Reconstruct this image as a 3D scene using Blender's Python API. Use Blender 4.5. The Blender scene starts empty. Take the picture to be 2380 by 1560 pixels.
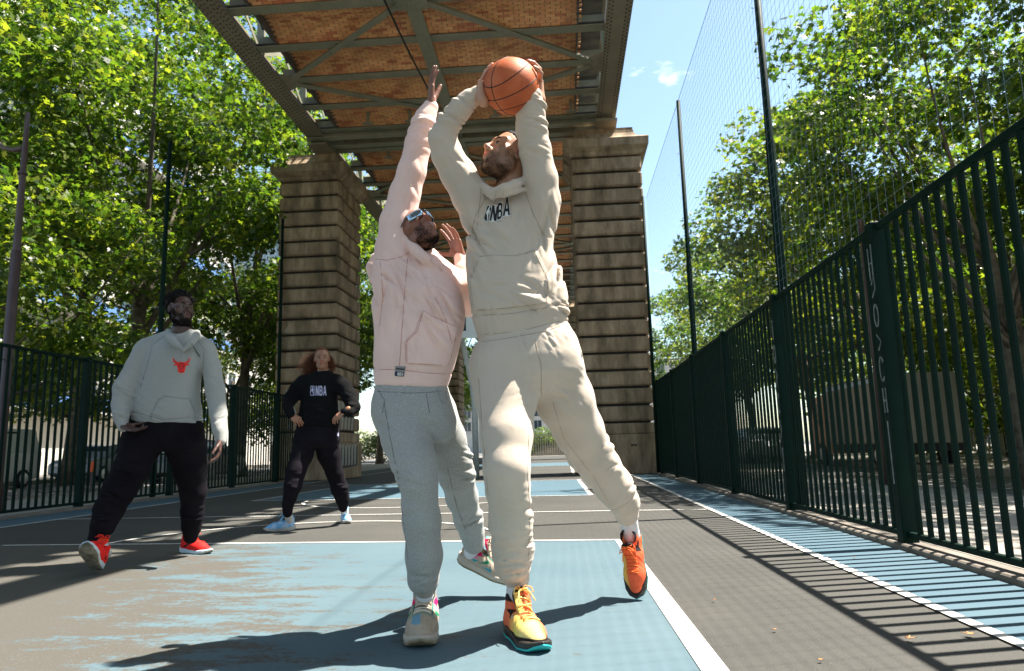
import bpy, math, random
import numpy as np
from math import sin, cos, pi, radians
random.seed(7); RNG = np.random.default_rng(11)
S = bpy.context.scene
COL = S.collection

# ------------------------------------------------------------------ camera
CW, CH = 2379.0, 1560.0                      # frame in the units the place was surveyed in
FPX, YAW, PITCH, ROLL, CAMH = 1659.82, .06965, .155466, .026635, .78
_f = np.array([-sin(YAW)*cos(PITCH), cos(YAW)*cos(PITCH), sin(PITCH)])
_r0 = np.array([cos(YAW), sin(YAW), 0.0]); _u0 = np.cross(_r0, _f)
CR = _r0*cos(ROLL)-_u0*sin(ROLL); CU = _u0*cos(ROLL)+_r0*sin(ROLL); CF = _f
CO = np.array([0, 0, CAMH])
def ray(x, y):
    return CR*(x-CW/2)/FPX-CU*(y-CH/2)/FPX+CF
def P(x, y, Y):
    """world point on the sight line through (x, y), at distance Y up the court"""
    d = ray(x, y); return CO+d*(Y/d[1])
def G(x, y, z=0.0):
    d = ray(x, y); return CO+d*((z-CAMH)/d[2])
def proj(p):
    q = np.asarray(p)-CO; z = q@CF
    return CW/2+FPX*(q@CR)/z, CH/2-FPX*(q@CU)/z

cam = bpy.data.cameras.new('camera'); co = bpy.data.objects.new('camera', cam); COL.objects.link(co)
cam.sensor_width = 36; cam.lens = FPX/CW*36; cam.clip_start = .05; cam.clip_end = 2000
from mathutils import Matrix, Vector
M4 = Matrix(((CR[0], CU[0], -CF[0], 0), (CR[1], CU[1], -CF[1], 0), (CR[2], CU[2], -CF[2], CAMH), (0, 0, 0, 1)))
co.matrix_world = M4
cam.dof.use_dof = True; cam.dof.focus_distance = 3.0; cam.dof.aperture_fstop = 7.0
S.camera = co
S.render.engine = 'CYCLES'
S.view_settings.view_transform = 'Standard'; S.view_settings.look = 'None'
S.view_settings.gamma = 1; S.view_settings.exposure = 1.80
S.view_settings.use_curve_mapping = False
try:
    S.cycles.max_bounces = 6; S.cycles.diffuse_bounces = 4; S.cycles.glossy_bounces = 2
    S.cycles.transmission_bounces = 4; S.cycles.transparent_max_bounces = 8
    S.cycles.use_denoising = True; S.cycles.sample_clamp_indirect = 8
except Exception: pass

# ------------------------------------------------------------------ sky and sun
SUN = np.array([.49, .118, 1.0]); SUN /= np.linalg.norm(SUN)
W = bpy.data.worlds.new('World'); S.world = W; W.use_nodes = True
nt = W.node_tree; nt.nodes.clear()
wo = nt.nodes.new('ShaderNodeOutputWorld'); bg = nt.nodes.new('ShaderNodeBackground')
sky = nt.nodes.new('ShaderNodeTexSky'); sky.sky_type = 'NISHITA'; sky.sun_disc = False
sky.sun_elevation = math.asin(SUN[2]); sky.sun_rotation = math.atan2(SUN[0], SUN[1])
sky.dust_density = 1.0; sky.ozone_density = 1.2; sky.air_density = 1.0
tc = nt.nodes.new('ShaderNodeTexCoord'); mp = nt.nodes.new('ShaderNodeMapping'); mp.inputs['Scale'].default_value = (1, 1, 2.6)
no = nt.nodes.new('ShaderNodeTexNoise'); no.inputs['Scale'].default_value = 4.3; no.inputs['Detail'].default_value = 7; no.inputs['Roughness'].default_value = .62
rp = nt.nodes.new('ShaderNodeValToRGB'); rp.color_ramp.elements[0].position = .63; rp.color_ramp.elements[1].position = .80
mx = nt.nodes.new('ShaderNodeMix'); mx.data_type = 'RGBA'; mx.inputs[7].default_value = (9.0, 9.3, 9.8, 1)
nt.links.new(tc.outputs['Generated'], mp.inputs['Vector']); nt.links.new(mp.outputs['Vector'], no.inputs['Vector'])
nt.links.new(no.outputs['Fac'], rp.inputs['Fac']); nt.links.new(rp.outputs['Color'], mx.inputs[0])
tn = nt.nodes.new('ShaderNodeMix'); tn.data_type = 'RGBA'; tn.blend_type = 'MULTIPLY'; tn.inputs[0].default_value = 1; tn.inputs[7].default_value = (1.16, 1.19, 1.07, 1)
nt.links.new(sky.outputs['Color'], tn.inputs[6]); nt.links.new(tn.outputs[2], mx.inputs[6]); nt.links.new(mx.outputs[2], bg.inputs['Color'])
bg.inputs['Strength'].default_value = .080
nt.links.new(bg.outputs['Background'], wo.inputs['Surface'])
sl = bpy.data.lights.new('sun', 'SUN'); sl.energy = 5.0; sl.angle = radians(.53); sl.color = (1.0, .945, .86)
so = bpy.data.objects.new('sun', sl); COL.objects.link(so)
so.rotation_euler = Vector(SUN).to_track_quat('Z', 'Y').to_euler(); so.location = (8, 2, 16)

# ------------------------------------------------------------------ materials
def new_mat(name):
    m = bpy.data.materials.new(name); m.use_nodes = True
    return m, m.node_tree, m.node_tree.nodes['Principled BSDF']
def N(nt, t, **kw):
    n = nt.nodes.new(t)
    for k, v in kw.items():
        if k in n.inputs: n.inputs[k].default_value = v
        else: setattr(n, k, v)
    return n
def rgba(c): return (c[0], c[1], c[2], 1)
def mat(name, c, rough=.6, c2=None, scale=6.0, bump=0.0, bscale=60.0, metal=0.0, spec=.4, coords='Object', detail=5, lo=.35, hi=.65, stretch=None, sheen=0, bdist=.004):
    m, nt, b = new_mat(name)
    b.inputs['Base Color'].default_value = rgba(c); b.inputs['Roughness'].default_value = rough
    b.inputs['Metallic'].default_value = metal; b.inputs['Specular IOR Level'].default_value = spec
    if sheen: b.inputs['Sheen Weight'].default_value = sheen
    if c2 is None and not bump: return m
    tc = N(nt, 'ShaderNodeTexCoord'); src = tc.outputs[coords]
    if stretch:
        mp = N(nt, 'ShaderNodeMapping'); mp.inputs['Scale'].default_value = stretch
        nt.links.new(src, mp.inputs['Vector']); src = mp.outputs['Vector']
    if c2 is not None:
        n = N(nt, 'ShaderNodeTexNoise', Scale=scale, Detail=detail, Roughness=.6); nt.links.new(src, n.inputs['Vector'])
        r = N(nt, 'ShaderNodeValToRGB'); r.color_ramp.elements[0].position = lo; r.color_ramp.elements[1].position = hi
        r.color_ramp.elements[0].color = rgba(c); r.color_ramp.elements[1].color = rgba(c2)
        nt.links.new(n.outputs['Fac'], r.inputs['Fac']); nt.links.new(r.outputs['Color'], b.inputs['Base Color'])
    if bump:
        n = N(nt, 'ShaderNodeTexNoise', Scale=bscale, Detail=4); nt.links.new(src, n.inputs['Vector'])
        bp = N(nt, 'ShaderNodeBump', Strength=bump, Distance=bdist); nt.links.new(n.outputs['Fac'], bp.inputs['Height'])
        nt.links.new(bp.outputs['Normal'], b.inputs['Normal'])
    return m

# ------------------------------------------------------------------ mesh helpers
class MB:
    """collects geometry for ONE mesh object"""
    def __init__(s): s.v = []; s.f = []; s.n = 0; s.mi = []
    def add(s, v, f, mi=0):
        v = np.asarray(v, float); s.v.append(v)
        for q in f: s.f.append([i+s.n for i in q]); s.mi.append(mi)
        s.n += len(v); return s
    def box(s, a, b, mi=0, R=None, o=None, bev=0.0):
        a = np.minimum(a, b).astype(float) if False else np.array(a, float); b = np.array(b, float)
        if bev:
            return s.bbox(a, b, bev, mi, R, o)
        v = np.array([[x, y, z] for x in (a[0], b[0]) for y in (a[1], b[1]) for z in (a[2], b[2])])
        if R is not None: v = v@np.array(R).T
        if o is not None: v = v+np.array(o)
        return s.add(v, [[0, 1, 3, 2], [4, 6, 7, 5], [0, 4, 5, 1], [2, 3, 7, 6], [0, 2, 6, 4], [1, 5, 7, 3]], mi)
    def bbox(s, a, b, e, mi=0, R=None, o=None):
        c = (a+b)/2; h = (b-a)/2; v = []; idx = {}
        for sx in (-1, 1):
            for sy in (-1, 1):
                for sz in (-1, 1):
                    sg = np.array([sx, sy, sz])
                    for ax in range(3):
                        q = h-e; q = q.copy(); q[ax] = h[ax]; idx[(sx, sy, sz, ax)] = len(v); v.append(c+sg*q)
        f = []
        for ax in range(3):
            o1, o2 = [k for k in range(3) if k != ax]
            for sg in (-1, 1):
                L = []
                for p, q in ((-1, -1), (1, -1), (1, 1), (-1, 1)):
                    t = [0, 0, 0]; t[ax] = sg; t[o1] = p; t[o2] = q; L.append(idx[(*t, ax)])
                f.append(L)
                # edges handled below
        for ax in range(3):
            o1, o2 = [k for k in range(3) if k != ax]
            for p in (-1, 1):
                for q in (-1, 1):
                    t0 = [0, 0, 0]; t1 = [0, 0, 0]; t0[ax] = -1; t1[ax] = 1; t0[o1] = t1[o1] = p; t0[o2] = t1[o2] = q
                    f.append([idx[(*t0, o1)], idx[(*t1, o1)], idx[(*t1, o2)], idx[(*t0, o2)]])
        for sx in (-1, 1):
            for sy in (-1, 1):
                for sz in (-1, 1): f.append([idx[(sx, sy, sz, 0)], idx[(sx, sy, sz, 1)], idx[(sx, sy, sz, 2)]])
        v = np.array(v); F = []
        for q in f:   # orient outward
            pts = v[q]; n = np.cross(pts[1]-pts[0], pts[2]-pts[0])
            F.append(q if n@(pts.mean(0)-c) > 0 else q[::-1])
        if R is not None: v = v@np.array(R).T
        if o is not None: v = v+np.array(o)
        return s.add(v, F, mi)
    def beam(s, p, q, w, h, up=(0, 0, 1), mi=0):
        """box beam from p to q, w wide, h deep along up"""
        p = np.array(p, float); q = np.array(q, float); d = q-p; d /= np.linalg.norm(d)
        x = np.cross(d, up); x /= np.linalg.norm(x); u = np.cross(x, d)
        v = [e+x*w/2*a+u*h/2*b for e in (p, q) for a, b in ((-1, -1), (1, -1), (1, 1), (-1, 1))]
        return s.add(v, [[3, 2, 1, 0], [4, 5, 6, 7], [0, 1, 5, 4], [1, 2, 6, 5], [2, 3, 7, 6], [3, 0, 4, 7]], mi)
    def tube(s, pts, r, n=8, mi=0, cap=True):
        pts = np.array(pts, float); m = len(pts); r = np.broadcast_to(np.array(r, float), (m,)); V = []; prev = None
        for i in range(m):
            d = pts[min(i+1, m-1)]-pts[max(i-1, 0)]; d /= (np.linalg.norm(d)+1e-12)
            if prev is None:
                a = np.array([0, 0, 1.]) if abs(d[2]) < .9 else np.array([1., 0, 0])
            else: a = prev
            x = a-d*(a@d); x /= np.linalg.norm(x); prev = x; y = np.cross(d, x)
            for k in range(n):
                t = 2*pi*k/n; V.append(pts[i]+r[i]*(x*cos(t)+y*sin(t)))
        F = [[i*n+k, i*n+(k+1) % n, (i+1)*n+(k+1) % n, (i+1)*n+k] for i in range(m-1) for k in range(n)]
        if cap: F += [list(range(n))[::-1], list(range((m-1)*n, m*n))]
        return s.add(V, F, mi)
    def lathe(s, prof, o=(0, 0, 0), n=16, mi=0, R=None):
        V = [[r*cos(2*pi*k/n), r*sin(2*pi*k/n), z] for r, z in prof for k in range(n)]; V = np.array(V)
        if R is not None: V = V@np.array(R).T
        V = V+np.array(o)
        F = [[i*n+k, i*n+(k+1) % n, (i+1)*n+(k+1) % n, (i+1)*n+k] for i in range(len(prof)-1) for k in range(n)]
        return s.add(V, F, mi)
    def prism(s, poly, o, ux, uy, uz, t, mi=0):
        """polygon (u,v) in plane (ux,uy) through o, thickness t along uz"""
        o, ux, uy, uz = [np.array(q, float) for q in (o, ux, uy, uz)]; n = len(poly)
        a = np.array([o+ux*p+uy*q for p, q in poly]); v = np.vstack([a, a+uz*t])
        return s.add(v, [list(range(n))[::-1], list(range(n, 2*n))]+[[i, (i+1) % n, n+(i+1) % n, n+i] for i in range(n)], mi)
    def mesh(s, name, mats, smooth=False):
        me = bpy.data.meshes.new(name)
        me.from_pydata(np.vstack(s.v).tolist() if s.v else [], [], s.f)
        if not isinstance(mats, (list, tuple)): mats = [mats]
        for m in mats: me.materials.append(m)
        if len(mats) > 1: me.polygons.foreach_set('material_index', s.mi)
        if smooth: me.polygons.foreach_set('use_smooth', [True]*len(me.polygons))
        me.validate(); me.update(); return me
    def build(s, name, mats, parent=None, smooth=False, **props):
        return obj(name, s.mesh(name, mats, smooth), parent, **props)
def obj(name, me, parent=None, loc=None, **props):
    o = bpy.data.objects.new(name, me); COL.objects.link(o)
    if parent is not None: o.parent = parent
    if loc is not None: o.location = loc
    for k, v in props.items(): o[k] = v
    return o
def thing(name, label, category, loc=(0, 0, 0), rz=0, group=None, **kw):
    o = obj(name, None, None, loc); o.rotation_euler[2] = rz
    o['label'] = label; o['category'] = category
    if group: o['group'] = group
    return o
def tag(o, label, category, group=None):
    o['label'] = label; o['category'] = category
    if group: o['group'] = group
    return o
def copy_tree(o, parent=None):
    c = o.copy(); COL.objects.link(c); c.parent = parent
    for ch in [x for x in bpy.data.objects if x.parent == o]: copy_tree(ch, c)
    return c
def sheet(name, poly, z, m, **props):
    mb = MB(); mb.add([[x, y, z] for x, y in poly], [list(range(len(poly)))])
    return mb.build(name, m, **props)
# ------------------------------------------------------------------ ground and court
def ground_mat(name, base, dark, speck, rough=.85, sc=1.0):
    m, nt, b = new_mat(name); tc = N(nt, 'ShaderNodeTexCoord')
    n1 = N(nt, 'ShaderNodeTexNoise', Scale=.8*sc, Detail=8, Roughness=.65); nt.links.new(tc.outputs['Object'], n1.inputs['Vector'])
    r1 = N(nt, 'ShaderNodeValToRGB'); r1.color_ramp.elements[0].color = rgba(dark); r1.color_ramp.elements[1].color = rgba(base)
    r1.color_ramp.elements[0].position = .3; r1.color_ramp.elements[1].position = .62
    nt.links.new(n1.outputs['Fac'], r1.inputs['Fac'])
    n2 = N(nt, 'ShaderNodeTexNoise', Scale=190*sc, Detail=2); nt.links.new(tc.outputs['Object'], n2.inputs['Vector'])
    r2 = N(nt, 'ShaderNodeValToRGB'); r2.color_ramp.elements[0].position = .60; r2.color_ramp.elements[1].position = .72
    nt.links.new(n2.outputs['Fac'], r2.inputs['Fac'])
    mx = N(nt, 'ShaderNodeMix', data_type='RGBA'); nt.links.new(r2.outputs['Color'], mx.inputs[0]); nt.links.new(r1.outputs['Color'], mx.inputs[6]); mx.inputs[7].default_value = rgba(speck)
    nt.links.new(mx.outputs[2], b.inputs['Base Color']); b.inputs['Roughness'].default_value = rough; b.inputs['Specular IOR Level'].default_value = .25
    bp = N(nt, 'ShaderNodeBump', Strength=.35, Distance=.003); nt.links.new(n2.outputs['Fac'], bp.inputs['Height']); nt.links.new(bp.outputs['Normal'], b.inputs['Normal'])
    return m
A_ASPH = (.066, .063, .056); A_DARK = (.048, .047, .042); A_SPECK = (.13, .125, .11)
asph = ground_mat('court asphalt', A_ASPH, A_DARK, A_SPECK)
roadm = ground_mat('road asphalt', (.12, .115, .11), (.08, .078, .076), (.2, .2, .19))
pavem = ground_mat('pavement', (.32, .29, .25), (.2, .18, .15), (.4, .37, .33), sc=.6)
kerbm = mat('kerb stone', (.30, .27, .22), .9, (.2, .18, .15), 4, .3, 30)

def paint_mat(name, c, c2, worn_x=None, wear=.60, amt=1.0):
    """court paint: faded, scratched along the play direction, worn through to asphalt"""
    m, nt, b = new_mat(name); L = nt.links.new; tc = N(nt, 'ShaderNodeTexCoord')
    n1 = N(nt, 'ShaderNodeTexNoise', Scale=.9, Detail=6, Roughness=.6); L(tc.outputs['Object'], n1.inputs['Vector'])
    r1 = N(nt, 'ShaderNodeValToRGB'); r1.color_ramp.elements[0].color = rgba(c); r1.color_ramp.elements[1].color = rgba(c2)
    r1.color_ramp.elements[0].position = .35; r1.color_ramp.elements[1].position = .65; L(n1.outputs['Fac'], r1.inputs['Fac'])
    mp = N(nt, 'ShaderNodeMapping'); mp.inputs['Scale'].default_value = (1.0, 3.2, 1); mp.inputs['Rotation'].default_value = (0, 0, .12); L(tc.outputs['Object'], mp.inputs['Vector'])
    n2 = N(nt, 'ShaderNodeTexNoise', Scale=1.7, Detail=12, Roughness=.80); L(mp.outputs['Vector'], n2.inputs['Vector'])
    # more wear towards the left of the near key
    sx = N(nt, 'ShaderNodeSeparateXYZ'); L(tc.outputs['Object'], sx.inputs[0])
    add = N(nt, 'ShaderNodeMath', operation='ADD'); L(n2.outputs['Fac'], add.inputs[0])
    if worn_x is not None:
        mr = N(nt, 'ShaderNodeMapRange'); mr.inputs['From Min'].default_value = worn_x[0]; mr.inputs['From Max'].default_value = worn_x[1]
        mr.inputs['To Min'].default_value = 0; mr.inputs['To Max'].default_value = worn_x[2]
        ydiff = N(nt, 'ShaderNodeMath', operation='MULTIPLY_ADD'); L(sx.outputs['Y'], ydiff.inputs[0]); ydiff.inputs[1].default_value = .42; L(sx.outputs['X'], ydiff.inputs[2])
        L(ydiff.outputs[0], mr.inputs['Value']); L(mr.outputs[0], add.inputs[1])
    else: add.inputs[1].default_value = 0
    r2 = N(nt, 'ShaderNodeValToRGB'); r2.color_ramp.elements[0].position = wear; r2.color_ramp.elements[1].position = wear+.06
    nf = N(nt, 'ShaderNodeTexNoise', Scale=34, Detail=8, Roughness=.75); L(tc.outputs['Object'], nf.inputs['Vector'])
    mf = N(nt, 'ShaderNodeMath', operation='MULTIPLY_ADD'); L(nf.outputs['Fac'], mf.inputs[0]); mf.inputs[1].default_value = .34; L(add.outputs[0], mf.inputs[2])
    sf = N(nt, 'ShaderNodeMath', operation='SUBTRACT'); L(mf.outputs[0], sf.inputs[0]); sf.inputs[1].default_value = .17; L(sf.outputs[0], r2.inputs['Fac'])
    n3 = N(nt, 'ShaderNodeTexNoise', Scale=170, Detail=2); L(tc.outputs['Object'], n3.inputs['Vector'])
    r3 = N(nt, 'ShaderNodeValToRGB'); r3.color_ramp.elements[0].position = .64; r3.color_ramp.elements[1].position = .7; L(n3.outputs['Fac'], r3.inputs['Fac'])
    und = N(nt, 'ShaderNodeMix', data_type='RGBA'); L(r3.outputs['Color'], und.inputs[0]); und.inputs[6].default_value = (.078, .072, .061, 1); und.inputs[7].default_value = (.16, .15, .13, 1)
    mm = N(nt, 'ShaderNodeMath', operation='MULTIPLY'); L(r2.outputs['Color'], mm.inputs[0]); mm.inputs[1].default_value = amt
    mx = N(nt, 'ShaderNodeMix', data_type='RGBA'); L(mm.outputs[0], mx.inputs[0]); L(r1.outputs['Color'], mx.inputs[6]); L(und.outputs[2], mx.inputs[7])
    L(mx.outputs[2], b.inputs['Base Color']); b.inputs['Roughness'].default_value = .7; b.inputs['Specular IOR Level'].default_value = .3
    bp = N(nt, 'ShaderNodeBump', Strength=.25, Distance=.002); L(n3.outputs['Fac'], bp.inputs['Height']); L(bp.outputs['Normal'], b.inputs['Normal'])
    return m
blue_key = paint_mat('blue court paint, worn', (.073, .119, .142), (.088, .136, .155), worn_x=(1.2, -1.9, .31), wear=.605)
blue_far = paint_mat('blue court paint', (.060, .113, .146), (.073, .126, .157), wear=.72)
white_ln = paint_mat('white line paint', (.50, .485, .45), (.57, .555, .52), wear=.68, amt=.6)

sheet('terrain', [(-400, -200), (400, -200), (400, 700), (-400, 700)], -.12, roadm, kind='structure')
# court slab: real step up from the street
mb = MB(); mb.box((-8.15, -12, -.35), (2.62, 62, 0)); mb.build('court_ground', asph, kind='structure')
def rect(x0, y0, x1, y1): return [(x0, y0), (x1, y0), (x1, y1), (x0, y1)]
sheet('near_key_paint', [(-5.25, .7), (.47, .7), (.40, 6.10), (-5.25, 6.46)], .004, blue_key, kind='structure')
sheet('far_key_paint', [(-5.25, 11.93), (.36, 11.60), (.27, 16.9), (-5.1, 16.9)], .004, blue_far, kind='structure')
sheet('right_border_paint', rect(1.70, -8, 2.30, 60), .004, blue_far, kind='structure')
sheet('left_border_paint', rect(-7.55, -8, -6.70, 19.4), .004, blue_far, kind='structure')
sheet('distant_court_paint', rect(-6.7, 29.5, .15, 35), .004, blue_far, kind='structure')
ml = MB(); Z = .008
def line(p, q, w=.05):
    p = np.array(p, float); q = np.array(q, float); d = (q-p)/np.linalg.norm(q-p); n = np.array([-d[1], d[0]])*w/2
    ml.add([[*(p-n), Z], [*(q-n), Z], [*(q+n), Z], [*(p+n), Z]], [[0, 1, 2, 3]])
line((.515, .7), (.425, 6.12), .095); line((-5.25, 6.49), (.47, 6.12), .05); line((-5.28, .7), (-5.28, 6.46), .06)
line((1.665, -8), (1.665, 28), .06); line((-6.66, -8), (-6.66, 28), .06)
line((-6.62, 9.16), (1.62, 8.72), .05)
line((-5.25, 11.93), (.36, 11.58), .055); line((.375, 11.6), (.27, 16.9), .075); line((-5.28, 11.9), (-5.1, 16.9), .06)
line((-6.6, 17.0), (1.62, 17.0), .05)
line((.2, 19.9), (.2, 28), .08); line((-6.6, 29.4), (1.6, 29.4), .06)
def arc(cx, cy, r, a0, a1, n=24, w=.05):
    for i in range(n):
        t0 = radians(a0+(a1-a0)*i/n); t1 = radians(a0+(a1-a0)*(i+1)/n)
        V = [[cx+(r+s*w/2)*cos(t), cy+(r+s*w/2)*sin(t), Z] for t, s in ((t0, -1), (t1, -1), (t1, 1), (t0, 1))]
        ml.add(V, [[0, 1, 2, 3]])
arc(-2.42, 6.3, 1.82, 4, 176); arc(-2.42, 11.75, 1.80, 184, 356)
ml.build('court_line', white_ln, kind='structure')
# streets, pavements, kerbs on both sides
def slab(name, x0, y0, x1, y1, z, m): MB().box((x0, y0, -.3), (x1, y1, z)).build(name, m, kind='structure')
slab('right_pavement', 2.66, -12, 5.6, 70, -.005, pavem)
slab('right_kerb', 5.604, -12, 5.78, 70, -.0, kerbm)
slab('far_right_pavement', 9.6, -12, 40, 130, .02, pavem); slab('far_right_kerb', 9.4, -12, 9.596, 130, .03, kerbm)
slab('left_pavement', -11.2, -12, -8.19, 70, -.005, pavem); slab('left_kerb', -11.4, -12, -11.204, 70, .0, kerbm)
slab('far_left_pavement', -60, -12, -20.2, 130, .02, pavem); slab('far_left_kerb', -20.19, -12, -20.0, 130, .03, kerbm)
slab('end_pavement', -8.1, 62.1, 2.6, 130, -.01, pavem)

# ------------------------------------------------------------------ fences
green = mat('dark green paint', (.0015, .012, .008), .6, (.003, .017, .011), 5, .15, 40, spec=.10)
concm = mat('concrete plinth', (.22, .19, .155), .9, (.13, .11, .09), 3, .5, 40)
bar_cache = {}
def fence(X, y0, posts, y1, label, side):
    root = thing('metal_fence', label, 'fence', (X, 0, 0))
    H = 2.36
    hb = .10
    for p in posts:
        MB().box((-.055, p-.05, -.02), (.055, p+.05, H+.03), bev=.006).build('post', green, root)
    ps = [y0]+list(posts)+[y1]
    for a, b in zip(ps[:-1], ps[1:]):
        a += .05; b -= .05
        if b-a < .3: continue
        MB().box((-.02, a, H-.035), (.02, b, H+.012), bev=.004).build('top_rail', green, root)
        MB().box((-.02, a, hb-.02), (.02, b, hb+.02), bev=.004).build('bottom_rail', green, root)
        n = max(1, int(round((b-a)/.146))); d = (b-a)/n
        for k in range(1, n):
            if 'bar' not in bar_cache:
                bar_cache['bar'] = MB().box((-.012, -.022, hb+.018), (.012, .022, H-.033), bev=.003).mesh('bar', green)
            obj('bar', bar_cache['bar'], root, (0, a+k*d, 0))
    s = side
    MB().box((-.09, y0, -.01), (.09, y1, .045), bev=.01).build('plinth', concm, root)
    return root
PR = [-5.2, -2.55, .1, 2.76, 5.42, 8.03, 10.65, 13.35, 15.9, 18.35]
PL = [.2, 2.85, 5.5, 8.2, 10.9, 13.5, 16.1, 18.6]
fr = fence(2.40, -6.5, PR, 19.2, 'tall dark green bar fence along the right side of the court', 1)
fl = fence(-7.62, -1.5, PL, 19.9, 'tall dark green bar fence along the left side of the court', -1)
# white spray tags running down two posts of the right fence
tagm = mat('white spray paint', (.22, .25, .24), .6, (.08, .11, .10), 14)
def scrawl(Y, z0, z1, seed, letters):
    r = random.Random(seed); mb = MB(); z = z1; n = letters; hh = (z1-z0)/n
    for i in range(n):
        zc = z1-(i+.5)*hh; kind = letters_kind[i % len(letters_kind)] if False else r.choice('HROSCNI')
        w = .032; h = hh*.40; X = -.0565
        def st(pts, rr=.0035): mb.tube([[X-2.402+2.402, Y+a*w, zc+b*h] for a, b in pts], rr, 5)
        if kind == 'H': st([(-1, -1), (-1, 1)]); st([(1, -1), (1, 1)]); st([(-1, 0), (1, 0)])
        elif kind == 'R': st([(-1, -1), (-1, 1), (.8, .8), (.8, .2), (-1, 0), (1, -1)])
        elif kind == 'O': st([(cos(t), sin(t)) for t in np.linspace(0, 2*pi, 12)])
        elif kind == 'S': st([(1, .8), (-.2, 1), (-.9, .5), (.7, -.2), (.8, -.8), (-1, -.9)])
        elif kind == 'C': st([(cos(t), sin(t)) for t in np.linspace(.8, 5.4, 10)])
        elif kind == 'N': st([(-1, -1), (-1, 1), (1, -1), (1, 1)])
        else: st([(0, -1), (0, 1)]); st([(-.8, 1), (.8, 1)])
    mb.build('graffiti_scrawl', tagm, fr)
def post_tag(Y, pts_list, rr):
    mb = MB()
    for pts in pts_list: mb.tube([[-.0565, Y-.05+.1*a, b] for a, b in pts], rr, 5)
    mb.build('spray_tag', tagm, fr)
def circ(cx, cz, rx, rz, a0=0, a1=2*pi, n=12): return [(cx+rx*cos(t), cz+rz*sin(t)) for t in np.linspace(a0, a1, n)]
# nearest tagged post (facing the court, side towards the camera is -Y)
def post_tag_face(Y, strokes, rr):
    mb = MB()
    for pts in strokes:
        mb.tube([[-.0535, Y-.05+.1*(1-a), b] for a, b in pts], rr, 5)
    mb.build('spray_tag', tagm, fr)
post_tag_face(5.42, [[(.15, 2.2), (.2, 1.95)], [(.75, 2.22), (.7, 1.98)], [(.15, 2.08), (.8, 2.08)], [(.2, 1.82), (.8, 1.88), (.75, 1.98), (.2, 1.92)],
                     circ(.5, 1.68, .34, .085), [(.2, 1.54), (.8, 1.48), (.3, 1.42)], circ(.5, 1.28, .34, .09, .5, 5.6), [(.25, 1.14), (.3, .96)], [(.7, 1.14), (.7, .96)], [(.25, 1.05), (.7, 1.05)], [(.5, .90), (.52, .45)]], .0075)
post_tag_face(8.03, [[(.15, 2.1), (.8, 2.08)], [(.5, 2.08), (.5, 1.88)], circ(.5, 1.72, .34, .1), [(.2, 1.56), (.8, 1.5), (.25, 1.36)], circ(.5, 1.18, .34, .11, .6, 5.6), [(.25, 1.0), (.7, .92), (.3, .80)], [(.5, .7), (.55, .45)]], .009)
# red sticker dot and clips are too small to matter; hooks hold the net on the rail
steel = mat('galvanised steel', (.45, .46, .46), .35, metal=.7)

# ------------------------------------------------------------------ net poles and net
def pole(x, Y, h, label, r0=.052, r1=.038, lean=0.0):
    root = thing('net_pole', label, 'pole', (x, Y, 0), 0, None)
    mb = MB(); mb.lathe([(.0, 0), (r0, 0), (r0, h*.55), (r1+.006, h*.56), (r1, h), (0, h)], n=14); mb.build('mast', green, root, smooth=True)
    mb = MB()
    for k in range(int(h/.45)):
        z = 2.3+k*.45
        if z > h: break
        mb.tube([(-r0-.004+.0, -.01, z), (-r0-.035, -.01, z+.01)], .006, 5)
    mb.build('hook', steel, root, kind='stuff')
    mb = MB(); mb.box((-.07, -.07, 0), (.07, .07, .015)); mb.build('base_plate', green, root)
    return root
pole(2.50, 8.06, 7.6, 'tallest green net pole, nearest of the poles on the right fence')
pole(2.47, 13.43, 7.45, 'middle green net pole standing at the right fence')
pole(P(1513, 800, 18.9)[0], 18.9, 7.45, 'green net pole against the right edge of the right stone pier', .045, .035)
pole(-7.72, 13.1, 7.05, 'green net pole rising behind the man in the grey hoodie')
pole(P(650, 800, 19.7)[0], 19.7, 7.6, 'green net pole against the front of the left stone pier', .05, .04)
pole(-5.75, 27.5, 6.2, 'thin green pole beyond the left stone pier', .05, .04)
netm = mat('net cord', (.14, .20, .24), .7)
mb = MB(); z0, z1 = 2.4, 7.42; y0, y1 = -.5, 19.0; c = .135; XN = 2.455
k = 0
for i in range(int((y1-y0)/c)+1):
    y = y0+i*c; mb.beam((XN, y, z0), (XN, y, z1), .0019, .0019, up=(0, 1, 0))
for i in range(int((z1-z0)/c)+1):
    z = z0+i*c; t = .0019 if i else .005
    mb.beam((XN, y0, z), (XN, y1, z), t, t)
mb.beam((XN, y0, z1), (XN, y1, z1), .005, .005)
net = mb.build('ball_net', netm, None)
tag(net, 'fine pale blue netting stretched high between the poles above the right fence', 'net')
hk = MB()
for i in range(40):
    y = .3+i*.47; hk.tube([(XN+.0, y, 2.37), (XN-.012, y+.02, 2.40), (XN, y+.04, 2.44), (XN+.012, y+.02, 2.41)], .004, 5)
o = hk.build('net_hook', steel, net, kind='stuff')

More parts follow.
